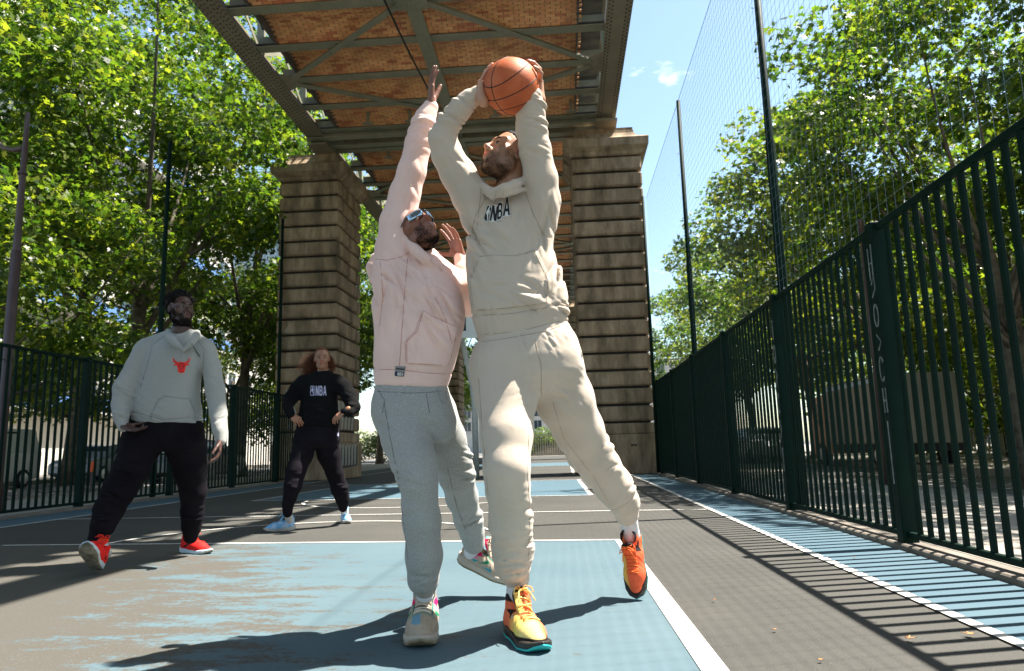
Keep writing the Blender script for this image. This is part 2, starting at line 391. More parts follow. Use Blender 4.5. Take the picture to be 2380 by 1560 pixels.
# ------------------------------------------------------------------ viaduct
iron = mat('painted riveted iron', (.22, .22, .15), .55, (.30, .28, .19), 2.2, .25, 25, spec=.4)
iron_brown = mat('weathered iron', (.24, .20, .14), .6, (.30, .25, .17), 1.8, .3, 22, spec=.35)
iron_dk = mat('grey iron panel', (.07, .075, .075), .5, (.13, .13, .12), 3, .2, 25)
def brick_mat():
    m, nt, b = new_mat('glazed soffit brick'); L = nt.links.new
    g = N(nt, 'ShaderNodeNewGeometry'); oi = N(nt, 'ShaderNodeObjectInfo')
    ad = N(nt, 'ShaderNodeMath', operation='ADD'); L(g.outputs['Random Per Island'], ad.inputs[0]); L(oi.outputs['Random'], ad.inputs[1])
    fr_ = N(nt, 'ShaderNodeMath', operation='FRACT'); L(ad.outputs[0], fr_.inputs[0])
    r = N(nt, 'ShaderNodeValToRGB'); e = r.color_ramp.elements
    e[0].position = 0; e[0].color = (.78, .36, .15, 1); e[1].position = 1; e[1].color = (.86, .48, .19, 1)
    for p, c in ((.2, (.82, .37, .15, 1)), (.5, (.88, .48, .20, 1)), (.75, (.74, .34, .14, 1)), (.9, (.58, .18, .08, 1))):
        q = e.new(p); q.color = c
    L(fr_.outputs[0], r.inputs['Fac'])
    tc = N(nt, 'ShaderNodeTexCoord'); n = N(nt, 'ShaderNodeTexNoise', Scale=1.1, Detail=6); L(g.outputs['Position'], n.inputs['Vector'])
    rr = N(nt, 'ShaderNodeValToRGB'); rr.color_ramp.elements[0].position = .28; rr.color_ramp.elements[1].position = .5
    rr.color_ramp.elements[0].color = (.30, .26, .22, 1); L(n.outputs['Fac'], rr.inputs['Fac'])
    mx = N(nt, 'ShaderNodeMix', data_type='RGBA', blend_type='MULTIPLY'); mx.inputs[0].default_value = .6
    L(r.outputs['Color'], mx.inputs[6]); L(rr.outputs['Color'], mx.inputs[7]); L(mx.outputs[2], b.inputs['Base Color'])
    b.inputs['Roughness'].default_value = .5
    return m
brickm = brick_mat(); mortar = mat('soot mortar', (.20, .13, .08), .95, (.2, .13, .08), 3)
via = thing('viaduct', 'riveted iron railway viaduct with brick vaulted underside crossing above the court', 'bridge')
ZB = 9.9; XL0, XL1, XR0, XR1 = -7.22, -6.72, 1.22, 1.76; VY0, VY1 = -16, 62
def rivets(mb, pts, r=.022, up=(0, 0, -1)):
    up = np.array(up, float); a = np.array([1., 0, 0]) if abs(up[0]) < .9 else np.array([0, 1., 0])
    x = np.cross(up, a); x /= np.linalg.norm(x); y = np.cross(up, x)
    for p in pts:
        p = np.array(p, float)
        V = [p+r*(x*cos(t)+y*sin(t)) for t in np.arange(6)*pi/3]+[p+up*r*.5+.55*r*(x*cos(t)+y*sin(t)) for t in np.arange(6)*pi/3]
        F = [[k, (k+1) % 6, 6+(k+1) % 6, 6+k] for k in range(6)]+[[6, 7, 8, 9, 10, 11]]
        mb.add(V, F)
for (x0, x1, nm) in ((XL0, XL1, 'l'), (XR0, XR1, 'r')):
    xc = (x0+x1)/2
    mb = MB(); mb.box((x0, VY0, ZB), (x1, VY1, ZB+.03)); mb.box((x0+.03, VY0, ZB+.03), (x1-.03, VY1, ZB+.055))
    for xe in (xc-.06, xc+.06):   # twin webs with angles
        mb.box((xe-.008, VY0, ZB+.055), (xe+.008, VY1, ZB+.42))
    mb.box((xc-.17, VY0, ZB+.055), (xc-.07, VY1, ZB+.075)); mb.box((xc+.07, VY0, ZB+.055), (xc+.17, VY1, ZB+.075))
    mb.build('bottom_chord', iron_brown, via)
    mb = MB(); mb.box((xc-.15, VY0, ZB+2.35), (xc+.15, VY1, ZB+2.42)); mb.box((xc-.01, VY0, ZB+2.0), (xc+.01, VY1, ZB+2.35))
    mb.build('top_chord', iron_brown, via)
    mb = MB(); yy = VY0+.7
    while yy < VY1:
        mb.box((xc-.09, yy-.05, ZB+.42), (xc+.09, yy+.05, ZB+2.35))
        for a, b_ in ((ZB+.42, ZB+2.0), (ZB+2.0, ZB+.42)): mb.beam((xc, yy, a), (xc, yy+2.8, b_), .10, .02, up=(1, 0, 0))
        yy += 2.8
    mb.build('lattice_web', iron, via, kind='stuff')
    mb = MB(); pts = []
    for j in range(int((34-6)/.14)):
        y = 6+j*.14
        for q in (.04, .11) if nm == 'l' else (.05, .12): pts += [(x0+q+ (0 if j % 2 else .0), y+(.07 if q > .06 else 0), ZB-.001), (x1-q, y+(.07 if q > .06 else 0), ZB-.001)]
        if nm == 'l': pts += [(xc-.05, y+.03, ZB-.001), (xc+.06, y+.08, ZB-.001)]
    rivets(mb, pts, .026); mb.build('rivet', mat('dark rivet head', (.07, .058, .04), .6), via, kind='stuff')
# bearings on the piers, cross beams, brackets, vaults
beam_y = [13.36+1.447*k for k in range(-20, 34)]
XB0, XB1 = -6.25, .62      # brick field
vault = MB(); stuff_brick = MB(); pick = []
BR = MB().box((-.107, -.032, 0), (.107, .032, .03), bev=.004)
brick_me = BR.mesh('brick', brickm)
mort = MB(); brk_r = random.Random(3)
for i, y in enumerate(beam_y):
    if y > VY1-1 or y < VY0+.5: continue
    mb = MB(); near = -8 < y < 40
    mb.box((XL1-.1, y-.13, ZB+.08), (XR0+.1, y+.13, ZB+.105)); mb.box((XL1, y-.012, ZB+.105), (XR0, y+.012, ZB+.40))
    mb.box((XL1, y-.07, ZB+.105), (XR0, y-.012, ZB+.12)); mb.box((XL1, y+.012, ZB+.105), (XR0, y+.07, ZB+.12))
    if near:
        rivets(mb, [(XL1+.1+.17*k, y+s*.085, ZB+.079) for k in range(int((XR0-XL1)/.17)) for s in (-1, 1)], .014)
    mb.build('cross_beam', iron, via)
    # curved bracket plates at both ends
    for xa, xb, s in ((XL1, XB0, 1), (XR0, XB1, -1)):
        mb = MB(); L_ = abs(xb-xa)
        mb.box((min(xa, xb), y-.16, ZB+.13), (max(xa, xb), y+.16, ZB+.15))
        # riveted back plate beyond the beam, sloping up
        y2 = y+1.447
        sl2 = .16 if s > 0 else .47
        mb.add([[xa+s*sl2, y+.20, ZB+.55], [xb, y+.20, ZB+.55], [xb, y+.62, ZB+.72], [xa+s*sl2, y+.62, ZB+.72]], [[0, 1, 2, 3]])
        mb.box((xb-.015, y+.02, ZB+.1), (xb+.015, y2-.02, ZB+.75))
        mb.add([[xa+s*sl2, y2-.20, ZB+.45], [xb, y2-.20, ZB+.45], [xb, y2-.62, ZB+.78], [xa+s*sl2, y2-.62, ZB+.78]], [[3, 2, 1, 0]])
        sl_ = .17 if s > 0 else .46
        mb.box((min(xa+s*sl_, xb), y+.02, ZB+.76), (max(xa+s*sl_, xb), y2-.02, ZB+.78))
        for ya_, yb_ in (((.02, .55),) if s > 0 else ((.02, .16), (.50, .82), (1.2, 1.43))): mb.box((min(xa, xb), y+ya_, ZB+.79), (max(xa, xb), y+yb_, ZB+.80))
        if near: rivets(mb, [(xa+(xb-xa)*u, y2-.20-.42*v, ZB+.45+.33*v-.002) for u in (.42, .62, .85) for v in (.12, .35, .6, .85)], .02)
        mb.build('bracket', iron_dk, via)
    if i+1 < len(beam_y):
        y2 = beam_y[i+1]; rows = 20; R_ = 1.05; yc = (y+y2)/2; half = 1.447/2-.10
        zc = ZB+.66-math.sqrt(R_*R_-half*half)+ -0.02
        A0 = math.asin(half/R_)
        V = []; F = []
        for k in range(13):
            a = -A0+2*A0*k/12; V += [[XB0-.02, yc+(R_+.012)*sin(a), zc+(R_+.012)*cos(a)-.50], [XB1+.02, yc+(R_+.012)*sin(a), zc+(R_+.012)*cos(a)-.50]]
            if k: F.append([2*k-2, 2*k, 2*k+1, 2*k-1])
        mort.add(V, F)
        if y > 36 or y < 6: continue
        for k in range(rows):
            a = -A0+2*A0*(k+.5)/rows; off = (k % 2)*.115+brk_r.uniform(-.01, .01)
            nx = int((XB1-XB0)/.23)
            for j in range(nx+1):
                x = XB0+.02+off+j*.23
                if x > XB1-.05: continue
                dz = brk_r.uniform(-.004, .003)
                rad = R_+dz; pick.append((x+.05, yc+rad*sin(a), zc+rad*cos(a)-.50, a, y))
    mb = MB(); mb.box((XB1-.05, y+.02, ZB+1.86), (1.36, y+1.44, ZB+1.9)); mb.box((XB1-.05, y+.02, ZB+1.5), (XB1, y+1.44, ZB+1.86)); mb.build('sky_blocker_plate', iron_dk, via)  # added plate, blocks the bright sky showing up through the right-hand slots
MBm = mort.build('vault_mortar', mortar, via)
near_b = [q for q in pick if 13.3 < q[4] < 14.9 and q[0] < -.1]
near_b.sort(key=lambda q: (q[4], q[1], q[0])); near_set = set(id(q) for q in near_b[:300])
bv = np.vstack(BR.v)
for q in pick:
    if id(q) in near_set:
        o = obj('brick', brick_me, via, (q[0], q[1], q[2])); o.rotation_euler = (-q[3], 0, 0)
    else:
        ca, sa = cos(-q[3]), sin(-q[3]); R = np.array([[1, 0, 0], [0, ca, -sa], [0, sa, ca]])
        x0_, x1_, y0_, y1_ = -.107, .107, -.031, .031
        V = np.array([[x0_, y0_, 0], [x1_, y0_, 0], [x1_, y1_, 0], [x0_, y1_, 0], [x0_, y0_, .03], [x1_, y0_, .03], [x1_, y1_, .03], [x0_, y1_, .03]])@R.T+np.array(q[:3])
        stuff_brick.add(V, [[3, 2, 1, 0], [0, 1, 5, 4], [2, 3, 7, 6], [0, 4, 7, 3], [1, 2, 6, 5]])
stuff_brick.build('brickwork', brickm, via, kind='stuff')
mb = MB(); mb.box((XB0-.1, VY0, ZB+1.05), (XB1+.1, VY1, ZB+1.5)); mb.build('deck', iron_dk, via)
# centre stringer, diagonals with gussets, hanger tees
mb = MB(); mb.box((-2.99, VY0, ZB+.02), (-2.68, VY1, ZB+.05)); mb.box((-2.85, VY0, ZB+.05), (-2.82, VY1, ZB+.08)); mb.build('centre_stringer', iron, via)
def diag(p, q):
    mb = MB(); mb.beam((*p, ZB+.045), (*q, ZB+.045), .15, .02); mb.beam((*p, ZB+.10), (*q, ZB+.10), .02, .09); mb.build('brace', iron, via)
gy = [16.25-8.68*2, 16.25-8.68, 16.25, 16.25+8.0, 16.25+16]
for g in gy:
    for xe, s in ((XL1, 1), (XR0, -1)):
        mb = MB(); mb.prism([(0, -.45), (.42, -.2), (.42, .2), (0, .45)], (xe-s*.02, g, ZB+.056), (s, 0, 0), (0, 1, 0), (0, 0, 1), .018); mb.build('gusset_plate', iron_brown, via)
    for dy in (-2.9, 2.0):
        diag((XL1+.25, g+(.1 if dy > 0 else -.1)), (-3.0, g+dy)); diag((XR0-.25, g+(.1 if dy > 0 else -.1)), (-2.67, g+dy))
mb = MB(); mb.box((-3.15, 13.05, ZB-.02), (-2.5, 13.55, ZB+.018)); rivets(mb, [(-3.05+.1*k, 13.1+.13*j, ZB-.021) for k in range(6) for j in range(4)], .02); mb.build('gusset_plate', iron, via)
# double cross girder over the piers
for Y in (19.35, 19.95):
    mb = MB(); mb.box((XL0, Y-.12, ZB-.06), (XR1, Y+.12, ZB-.03)); mb.box((XL0, Y-.012, ZB-.03), (XR1, Y+.012, ZB+.5)); mb.box((XL0, Y-.12, ZB+.5), (XR1, Y+.12, ZB+.53))
    rivets(mb, [(XL1+.1+.12*k, Y+s*.08, ZB-.061) for k in range(65) for s in (-1, 1)], .016)
    mb.build('pier_girder', iron, via)
for x in (-5.2, -4, -1.6, -.4, .5):
    for Y in (18.6, 21.0):
        mb = MB(); mb.box((x-.045, Y-.02, ZB+.0), (x+.045, Y+.02, ZB+.6)); mb.box((x-.14, Y-.06, ZB-.03), (x+.14, Y+.06, ZB)); mb.build('hanger', iron, via)
# far bays: haunch girders between the piers seen from below
for x in (XL1+.02, XR0-.02):
    mb = MB(); mb.beam((x, 21.8, ZB-.5), (x, 23.6, ZB), .3, .1, up=(1, 0, 0)); mb.build('haunch_brace', iron_brown, via)
cab = MB(); n = 14
pts = [P(888, -10, 12.0)*(1-t)+P(1003, 222, 15.5)*t-np.array([0, 0, .06*sin(pi*t)]) for t in np.linspace(0, 1, n)]
cab.tube(pts, .02, 6); tag(cab.build('hanging_cable', mat('black rubber', (.012, .012, .012), .5)), 'black cable slung beneath the viaduct beside the raised hand', 'cable')
for q in []: pass

# ------------------------------------------------------------------ stone piers
def stone_mat():
    m, nt, b = new_mat('soot stained stone'); L = nt.links.new; g = N(nt, 'ShaderNodeNewGeometry'); oi = N(nt, 'ShaderNodeObjectInfo')
    mp = N(nt, 'ShaderNodeMapping'); mp.inputs['Scale'].default_value = (1, 1, .28); L(g.outputs['Position'], mp.inputs['Vector'])
    n = N(nt, 'ShaderNodeTexNoise', Scale=2.6, Detail=8, Roughness=.65); L(mp.outputs['Vector'], n.inputs['Vector'])
    r = N(nt, 'ShaderNodeValToRGB'); e = r.color_ramp.elements; e[0].position = .28; e[0].color = (.07, .052, .032, 1); e[1].position = .66; e[1].color = (.42, .305, .20, 1)
    q = e.new(.46); q.color = (.235, .165, .10, 1); L(n.outputs['Fac'], r.inputs['Fac'])
    n2 = N(nt, 'ShaderNodeTexNoise', Scale=1.3, Detail=7, Roughness=.7); L(g.outputs['Position'], n2.inputs['Vector'])
    r2 = N(nt, 'ShaderNodeValToRGB'); r2.color_ramp.elements[0].position = .62; r2.color_ramp.elements[1].position = .74; L(n2.outputs['Fac'], r2.inputs['Fac'])
    mx = N(nt, 'ShaderNodeMix', data_type='RGBA'); L(r2.outputs['Color'], mx.inputs[0]); L(r.outputs['Color'], mx.inputs[6]); mx.inputs[7].default_value = (.42, .36, .28, 1)
    hv = N(nt, 'ShaderNodeHueSaturation'); ma = N(nt, 'ShaderNodeMapRange'); L(oi.outputs['Random'], ma.inputs['Value']); ma.inputs['To Min'].default_value = .82; ma.inputs['To Max'].default_value = 1.16
    L(ma.outputs[0], hv.inputs['Value']); L(mx.outputs[2], hv.inputs['Color']); L(hv.outputs['Color'], b.inputs['Base Color']); b.inputs['Roughness'].default_value = .9
    n3 = N(nt, 'ShaderNodeTexNoise', Scale=22, Detail=6); L(g.outputs['Position'], n3.inputs['Vector'])
    bp = N(nt, 'ShaderNodeBump', Strength=.5, Distance=.02); L(n3.outputs['Fac'], bp.inputs['Height']); L(bp.outputs['Normal'], b.inputs['Normal'])
    return m
stone = stone_mat(); joint = mat('black stone joint', (.035, .03, .024), .95)
def pier(x0, x1, Y, D, label, inner):
    """inner = +1 when the court side is towards +x"""
    root = thing('stone_pier', label, 'pier', ((x0+x1)/2, Y+D/2, 0)); w = (x1-x0)/2; d = D/2
    MB().box((-w+.13, -d+.13, 0), (w-.13, d-.13, 9.3)).build('core', joint, root)
    MB().box((-w-.06, -d-.06, 0), (w+.06, d+.06, 1.05), bev=.03).build('base_block', stone, root)
    MB().box((-w-.0, -d-.0, 1.055), (w+.0, d+.0, 1.34), bev=.02).build('base_block', stone, root)
    z = 1.40; n = 16; h = (8.86-1.40)/n
    for k in range(n):
        g = .055; z0 = z+k*h; z1 = z0+h-g*1.3
        sp = 0.0 if k % 2 else .34
        MB().box((-w, -d, z0), (w, -d+.75+sp, z1), bev=.045).build('stone_block', stone, root)
        MB().box((-w, -d+.762+sp, z0), (w, -d+1.6+sp*.6, z1), bev=.045).build('stone_block', stone, root)
        MB().box((-w, -d+1.612+sp*.6, z0), (w, d, z1), bev=.045).build('stone_block', stone, root)
    # cornice: bed mould, corona with drip, then concave impost
    mb = MB()
    def ring(prof):
        V = []; F = []
        for e, zz in prof: V += [[-w-e, -d-e, zz], [w+e, -d-e, zz], [w+e, d+e, zz], [-w-e, d+e, zz]]
        for i in range(len(prof)-1):
            for k in range(4): F.append([4*i+k, 4*i+(k+1) % 4, 4*i+4+(k+1) % 4, 4*i+4+k])
        F += [[3, 2, 1, 0], [4*len(prof)-4+k for k in range(4)]]
        return V, F
    mb.add(*ring([(-.02, 8.83), (.03, 8.86), (.06, 8.93), (.15, 9.0), (.20, 9.05), (.21, 9.27), (.17, 9.31), (.02, 9.33)])); mb.build('cornice', stone, root)
    mb = MB(); mb.add(*ring([(.05, 9.331), (-.02, 9.37), (-.09, 9.45), (-.15, 9.55), (-.18, 9.68), (-.18, 9.72)])); mb.build('impost', stone, root)
    return root
pl = pier(-8.25, -6.42, 19.9, 2.3, 'left stone pier of coursed blocks behind the woman in black', 1)
pr = pier(.45, 2.42, 19.25, 2.3, 'right stone pier of coursed blocks behind the shooting man', -1)
for Y in (-9.0, 45.0):
    for xa, xb, nm in ((-8.25, -6.42, 'left'), (.45, 2.42, 'right')):
        c = copy_tree(pl); c.location = ((xa+xb)/2, Y, 0); c['label'] = 'distant %s stone pier far down the viaduct' % nm if Y > 0 else 'stone pier under the viaduct behind the camera on the %s' % nm
for x0, x1, Y in ((XL0, XL1, 20.3), (XR0, XR1, 19.8)):
    mb = MB(); mb.box((x0-.02, Y-.9, 9.72), (x1+.02, Y+.7, 9.78)); mb.box((x0+.02, Y-.7, 9.78), (x1-.02, Y+.5, 9.9)); rivets(mb, [(x0+.06+.1*k, Y-.701, 9.84) for k in range(5)], .02, (0, -1, 0)); mb.build('bearing', iron_brown, via)
# painted tag on the left pier: tall white shapes over black, on the court side corner
tagw = mat('white graffiti paint', (.42, .40, .36), .7, (.30, .28, .24), 6); tagk = mat('black graffiti paint', (.02, .02, .02), .7)
def pier_tag(u0, u1, z0, z1, mm, off, poly):
    """polygons on the inner side face of the left pier; u along Y"""
    x = -6.42+.06+off if z1 < 1.06 else -6.42+.004+off
    mb = MB(); mb.prism([(u0+(u1-u0)*a, z0+(z1-z0)*b) for a, b in poly], (x, 0, 0), (0, 1, 0), (0, 0, 1), (1, 0, 0), .004); mb.build('graffiti', mm, pl)
R4 = [(0, 0), (1, 0), (1, 1), (0, 1)]
pier_tag(19.86, 21.75, .30, .95, tagk, 0, [(0, 0), (1, .1), (1, 1), (0, .9)])
for k in range(6):
    pier_tag(19.9+k*.3, 20.12+k*.3, .38, 1.0, tagw, .005, [(.1, 0), (.8, .05), (1, 1), (0, .95)])
for k in range(5):
    pier_tag(19.95+k*.33, 20.2+k*.33, 1.42, 1.80, tagw, 0, [(0, .0), (.6, 0), (1, 1), (.3, 1)])
for k in range(4):
    pier_tag(20.0+k*.33, 20.2+k*.33, 1.90, 2.25, tagw, 0, [(0, .1), (.7, 0), (1, .8), (.2, 1)])
def front_tag(strokes, rr, Y=19.9):
    mb = MB()
    for pts in strokes: mb.tube([[P(a, b, Y-.0)[0]-0, Y-.005, P(a, b, Y)[2]] for a, b in pts], rr, 5)
    o = mb.build('graffiti', tagw, pl)
    return o
o = front_tag([[(668, 905), (660, 925), (680, 918)], [(672, 915), (680, 935), (690, 970)], [(682, 960), (670, 1000), (690, 985)]], .02)
for ob in [c for c in bpy.data.objects if c.parent == pl and c.name.startswith('graffiti')]:
    ob.location = (-pl.location[0], -pl.location[1], 0)
# small stencil on the right pier base
mb = MB()
for i, (a, b) in enumerate([(0, .5), (.5, .5), (1.0, .5), (1.7, .5), (2.2, .5)]):
    mb.box((1.72+.06*a, 19.186, .73), (1.72+.06*a+.02, 19.19, .79)); mb.box((1.72+.06*a, 19.186, .73+.02*(i % 3)), (1.72+.06*a+.045, 19.19, .745+.02*(i % 3)))
o = mb.build('stencil_mark', tagk, pr); o.location = (-pr.location[0], -pr.location[1], 0)

# ------------------------------------------------------------------ basketball hoop at the far baseline
hpm = mat('worn white enamel', (.50, .50, .48), .5, (.62, .6, .57), 9, .1, 40)
hx = P(1107, 1107, 20.0)[0]; hc = P(1057, 787, 18.7)
hoop = thing('basketball_hoop', 'white gooseneck basketball hoop at the far end of the court, behind the two players', 'hoop', (hx, 20.0, 0))
bx_ = hc[0]-hx; bz_ = hc[2]
mb = MB(); mb.tube([(0, 0, 0), (-.02, 0, 2.0), (-.06, -.05, 2.5), (bx_*.45, -.25, 3.1), (bx_*.8, -.6, bz_+.15), (bx_, -1.22, bz_+.3)], [.085, .085, .082, .078, .07, .06], 14); mb.build('support_post', hpm, hoop, smooth=True)
DB = np.array([bx_, -1.3+1.06, bz_-2.75])
mb = MB(); mb.box((-.9, -1.06, 2.75), (.9, -1.02, 3.80), bev=.01); mb.build('backboard', mat('white board', (.68, .70, .70), .35), hoop, loc=DB)
mb = MB()
for a in ((-.3, 2.95, .3, 3.0), (-.3, 3.4, .3, 3.45), (-.3, 2.95, -.25, 3.45), (.25, 2.95, .3, 3.45)): mb.box((a[0], -1.066, a[1]), (a[2], -1.062, a[3]))
mb.build('target_square', mat('black paint', (.015, .015, .018), .5), hoop, loc=DB)
mb = MB(); mb.tube([(.23*cos(t), -1.33+.23*sin(t), 3.05) for t in np.linspace(0, 2*pi, 25)], .009, 6); mb.box((-.06, -1.12, 3.0), (.06, -1.06, 3.07)); mb.build('rim', mat('red rim paint', (.5, .03, .02), .4), hoop, loc=DB)
mb = MB()
for k in range(12):
    t = 2*pi*k/12; mb.tube([(.23*cos(t), -1.33+.23*sin(t), 3.04), (.17*cos(t+.25), -1.33+.17*sin(t+.25), 2.85), (.12*cos(t), -1.33+.12*sin(t), 2.65)], .004, 4)
    mb.tube([(.23*cos(t), -1.33+.23*sin(t), 3.04), (.17*cos(t-.25), -1.33+.17*sin(t-.25), 2.85), (.12*cos(t), -1.33+.12*sin(t), 2.65)], .004, 4)
mb.build('hoop_net', hpm, hoop, loc=DB)
# ------------------------------------------------------------------ trees
def leaf_mat(name, cols, trans):
    m, nt, b = new_mat(name); L = nt.links.new; out = nt.nodes['Material Output']
    g = N(nt, 'ShaderNodeNewGeometry'); r = N(nt, 'ShaderNodeValToRGB'); e = r.color_ramp.elements
    e[0].position = 0; e[0].color = rgba(cols[0]); e[1].position = 1; e[1].color = rgba(cols[-1])
    for i, c in enumerate(cols[1:-1]):
        q = e.new((i+1)/(len(cols)-1)); q.color = rgba(c)
    L(g.outputs['Random Per Island'], r.inputs['Fac']); L(r.outputs['Color'], b.inputs['Base Color'])
    b.inputs['Roughness'].default_value = .38; b.inputs['Specular IOR Level'].default_value = .55
    t = N(nt, 'ShaderNodeBsdfTranslucent'); tm = N(nt, 'ShaderNodeMix', data_type='RGBA', blend_type='MULTIPLY'); tm.inputs[0].default_value = 1
    L(r.outputs['Color'], tm.inputs[6]); tm.inputs[7].default_value = rgba(trans); L(tm.outputs[2], t.inputs['Color'])
    mx = N(nt, 'ShaderNodeMixShader'); mx.inputs[0].default_value = .5
    L(b.outputs[0], mx.inputs[1]); L(t.outputs[0], mx.inputs[2]); L(mx.outputs[0], out.inputs['Surface'])
    return m
leafA = leaf_mat('plane leaf', [(.018, .044, .009), (.035, .072, .012), (.064, .110, .015), (.105, .150, .020), (.17, .19, .028)], (2.1, 2.2, .8))
leafB = leaf_mat('plane leaf dry', [(.020, .048, .008), (.040, .070, .011), (.076, .115, .015), (.13, .16, .02), (.15, .16, .03)], (2.4, 2.3, .7))
barkm = mat('plane bark', (.06, .048, .034), .9, (.14, .115, .08), 5, .8, 14, bdist=.03)
LT = []
for k in range(5):     # five-lobed leaf outline
    a = radians([-72, -38, 0, 38, 72][k]); r_ = [.62, .9, 1.1, .9, .62][k]
    LT.append((r_*sin(a), r_*cos(a)))
    if k < 4:
        a2 = radians([-55, -19, 19, 55][k]); LT.append((.48*sin(a2), .48*cos(a2)))
LT += [(.34, -.12), (0, .02), (-.34, -.12)]
LT = np.array([(x*.5, y*.62-.25) for x, y in LT])
def crown_mesh(name, n, r, seed, m, size=.2, clumps=60, fill=.55):
    g = np.random.default_rng(seed)
    # clump centres in an uneven ellipsoid, denser near the surface
    d = g.normal(size=(clumps, 3)); d /= np.linalg.norm(d, axis=1)[:, None]; rad = g.uniform(fill, 1, clumps)**.6
    c = d*rad[:, None]*np.array(r); cr = g.uniform(.16, .34, clumps)*np.mean(r)
    w = cr**2; which = g.choice(clumps, n, p=w/w.sum())
    dd = g.normal(size=(n, 3)); dd /= np.linalg.norm(dd, axis=1)[:, None]
    p = c[which]+dd*(cr[which]*g.uniform(.25, 1, n)**.5)[:, None]*np.array([1.15, 1.15, .62])
    nz = g.normal(size=(n, 3))*.55+np.array([0, 0, .75])+dd*.35; nz /= np.linalg.norm(nz, axis=1)[:, None]
    t = g.normal(size=(n, 3)); x = t-nz*(t*nz).sum(1)[:, None]; x /= np.linalg.norm(x, axis=1)[:, None]; y = np.cross(nz, x)
    s = size*g.uniform(.6, 1.2, n)
    k = len(LT)
    bend = (LT[:, 0]**2)*.9
    V = p[:, None, :]+s[:, None, None]*(x[:, None, :]*LT[None, :, :1]+y[:, None, :]*LT[None, :, 1:2]-nz[:, None, :]*bend[None, :, None])
    V = V.reshape(-1, 3)
    me = bpy.data.meshes.new(name); me.vertices.add(len(V)); me.vertices.foreach_set('co', V.ravel())
    me.loops.add(n*k); me.loops.foreach_set('vertex_index', np.arange(n*k)); me.polygons.add(n)
    me.polygons.foreach_set('loop_start', np.arange(n)*k); me.polygons.foreach_set('loop_total', np.full(n, k))
    me.materials.append(m); me.update(); return me, c
CR_L = [crown_mesh('foliage', 19000, (4.6, 4.6, 5.6), 5, leafA, .32, 50), crown_mesh('foliage', 17500, (4.4, 4.4, 5.2), 9, leafA, .32, 44)]
CR_R = [crown_mesh('foliage', 16500, (3.9, 4.0, 3.9), 15, leafB, .27, 52), crown_mesh('foliage', 15500, (3.9, 4.2, 3.7), 21, leafA, .27, 50)]
def tree(x, y, zc, crown, label, group, rz=0, sc=1.0, tr=.24, lean=(0, 0), seed=1):
    me, cl = crown; r = random.Random(seed)
    root = thing('plane_tree', label, 'tree', (x, y, 0), 0, group)
    o = obj('crown', me, root, (lean[0], lean[1], zc), kind='stuff'); o.rotation_euler[2] = rz; o.scale = (sc, sc, sc)
    mb = MB(); zt = zc*.74; pts = []; n = 12
    for i in range(n+1):
        t = i/n; pts.append((lean[0]*t+.14*sin(3.1*t+seed), lean[1]*t+.12*sin(4.3*t+2*seed), -.15+(zt+.15)*t))
    mb.tube(pts, [tr*(1.35 if i == 0 else 1.0)*(1-.5*i/n) for i in range(n+1)], 10); mb.build('trunk', barkm, root, smooth=True)
    ca, sa = cos(rz), sin(rz)
    idx = sorted(range(len(cl)), key=lambda i: r.random())[:11]
    for i in idx:
        c = cl[i]*sc; e = np.array([c[0]*ca-c[1]*sa+lean[0], c[0]*sa+c[1]*ca+lean[1], c[2]+zc]); h = r.uniform(.45, .85)*zt
        s = np.array([lean[0]*h/zt+.14*sin(3.1*h/zt+seed), lean[1]*h/zt, h])
        if e[2] < h: e[2] = h+.4
        mid = (s+e)/2+np.array([r.uniform(-.3, .3), r.uniform(-.3, .3), -.35])
        P_ = [s*(1-t)**2+2*mid*t*(1-t)+e*t*t for t in np.linspace(0, 1, 7)]
        mb = MB(); mb.tube(P_, [tr*.42*(1-.82*t) for t in np.linspace(0, 1, 7)], 6); mb.build('limb', barkm, root, smooth=True)
    return root
GL = 'plane trees along the left street'; GR = 'plane trees along the right street'
tree(-12.75, 20.2, 11.0, CR_L[0], 'plane tree whose bare forked trunk shows left of the green pole', GL, .4, 1.0, .26, (.3, 0), 1)
tree(-13.6, 12.6, 9.2, CR_L[1], 'large plane tree leaning over the lamp post at the far left', GL, 1.7, .98, .25, (-.2, .3), 2)
tree(-13.2, 28.5, 11.3, CR_L[1], 'tall plane tree filling the gap beside the left stone pier', GL, 2.9, 1.1, .25, (.4, 0), 3)
tree(-13.0, 38.0, 12.0, CR_L[0], 'plane tree half hidden behind the left stone pier', GL, 4.1, 1.1, .25, (0, 0), 4)
tree(-12.6, 49.0, 12.0, CR_L[1], 'far plane tree seen between the left pier and the viaduct girder', GL, 5.3, 1.15, .25, (0, 0), 5)
tree(-10.2, 61.0, 9.0, CR_L[0], 'farthest plane tree at the end of the left street', GL, .9, 1.2, .25, (0, 0), 6)
tree(-19.5, 27.5, 6.0, CR_R[1], 'low bushy tree across the left street behind the grey hoodie', GL, 2.2, 1.2, .2, (0, 0), 8)
tree(-17.8, 37.5, 6.4, CR_R[0], 'low tree across the left street, beside the blue parked car', GL, 3.0, 1.2, .2, (0, 0), 9)
tree(-13.4, 15.4, 5.2, CR_R[1], 'low branching tree just behind the left fence, below the forked trunk', GL, 5.1, .95, .15, (0, 0), 21)
tree(-11.4, 33.0, 6.2, CR_R[1], 'low leafy tree seen past the left stone pier', GL, .6, 1.0, .16, (0, 0), 24)
tree(-17.5, 24.5, 12.6, CR_L[1], 'tall plane tree filling the top left behind the forked trunk', GL, 3.3, 1.15, .25, (0, 0), 31)
tree(-10.9, 29.0, 5.9, CR_R[1], 'young leafy tree close against the left stone pier', GL, 3.6, .72, .14, (0, 0), 10)
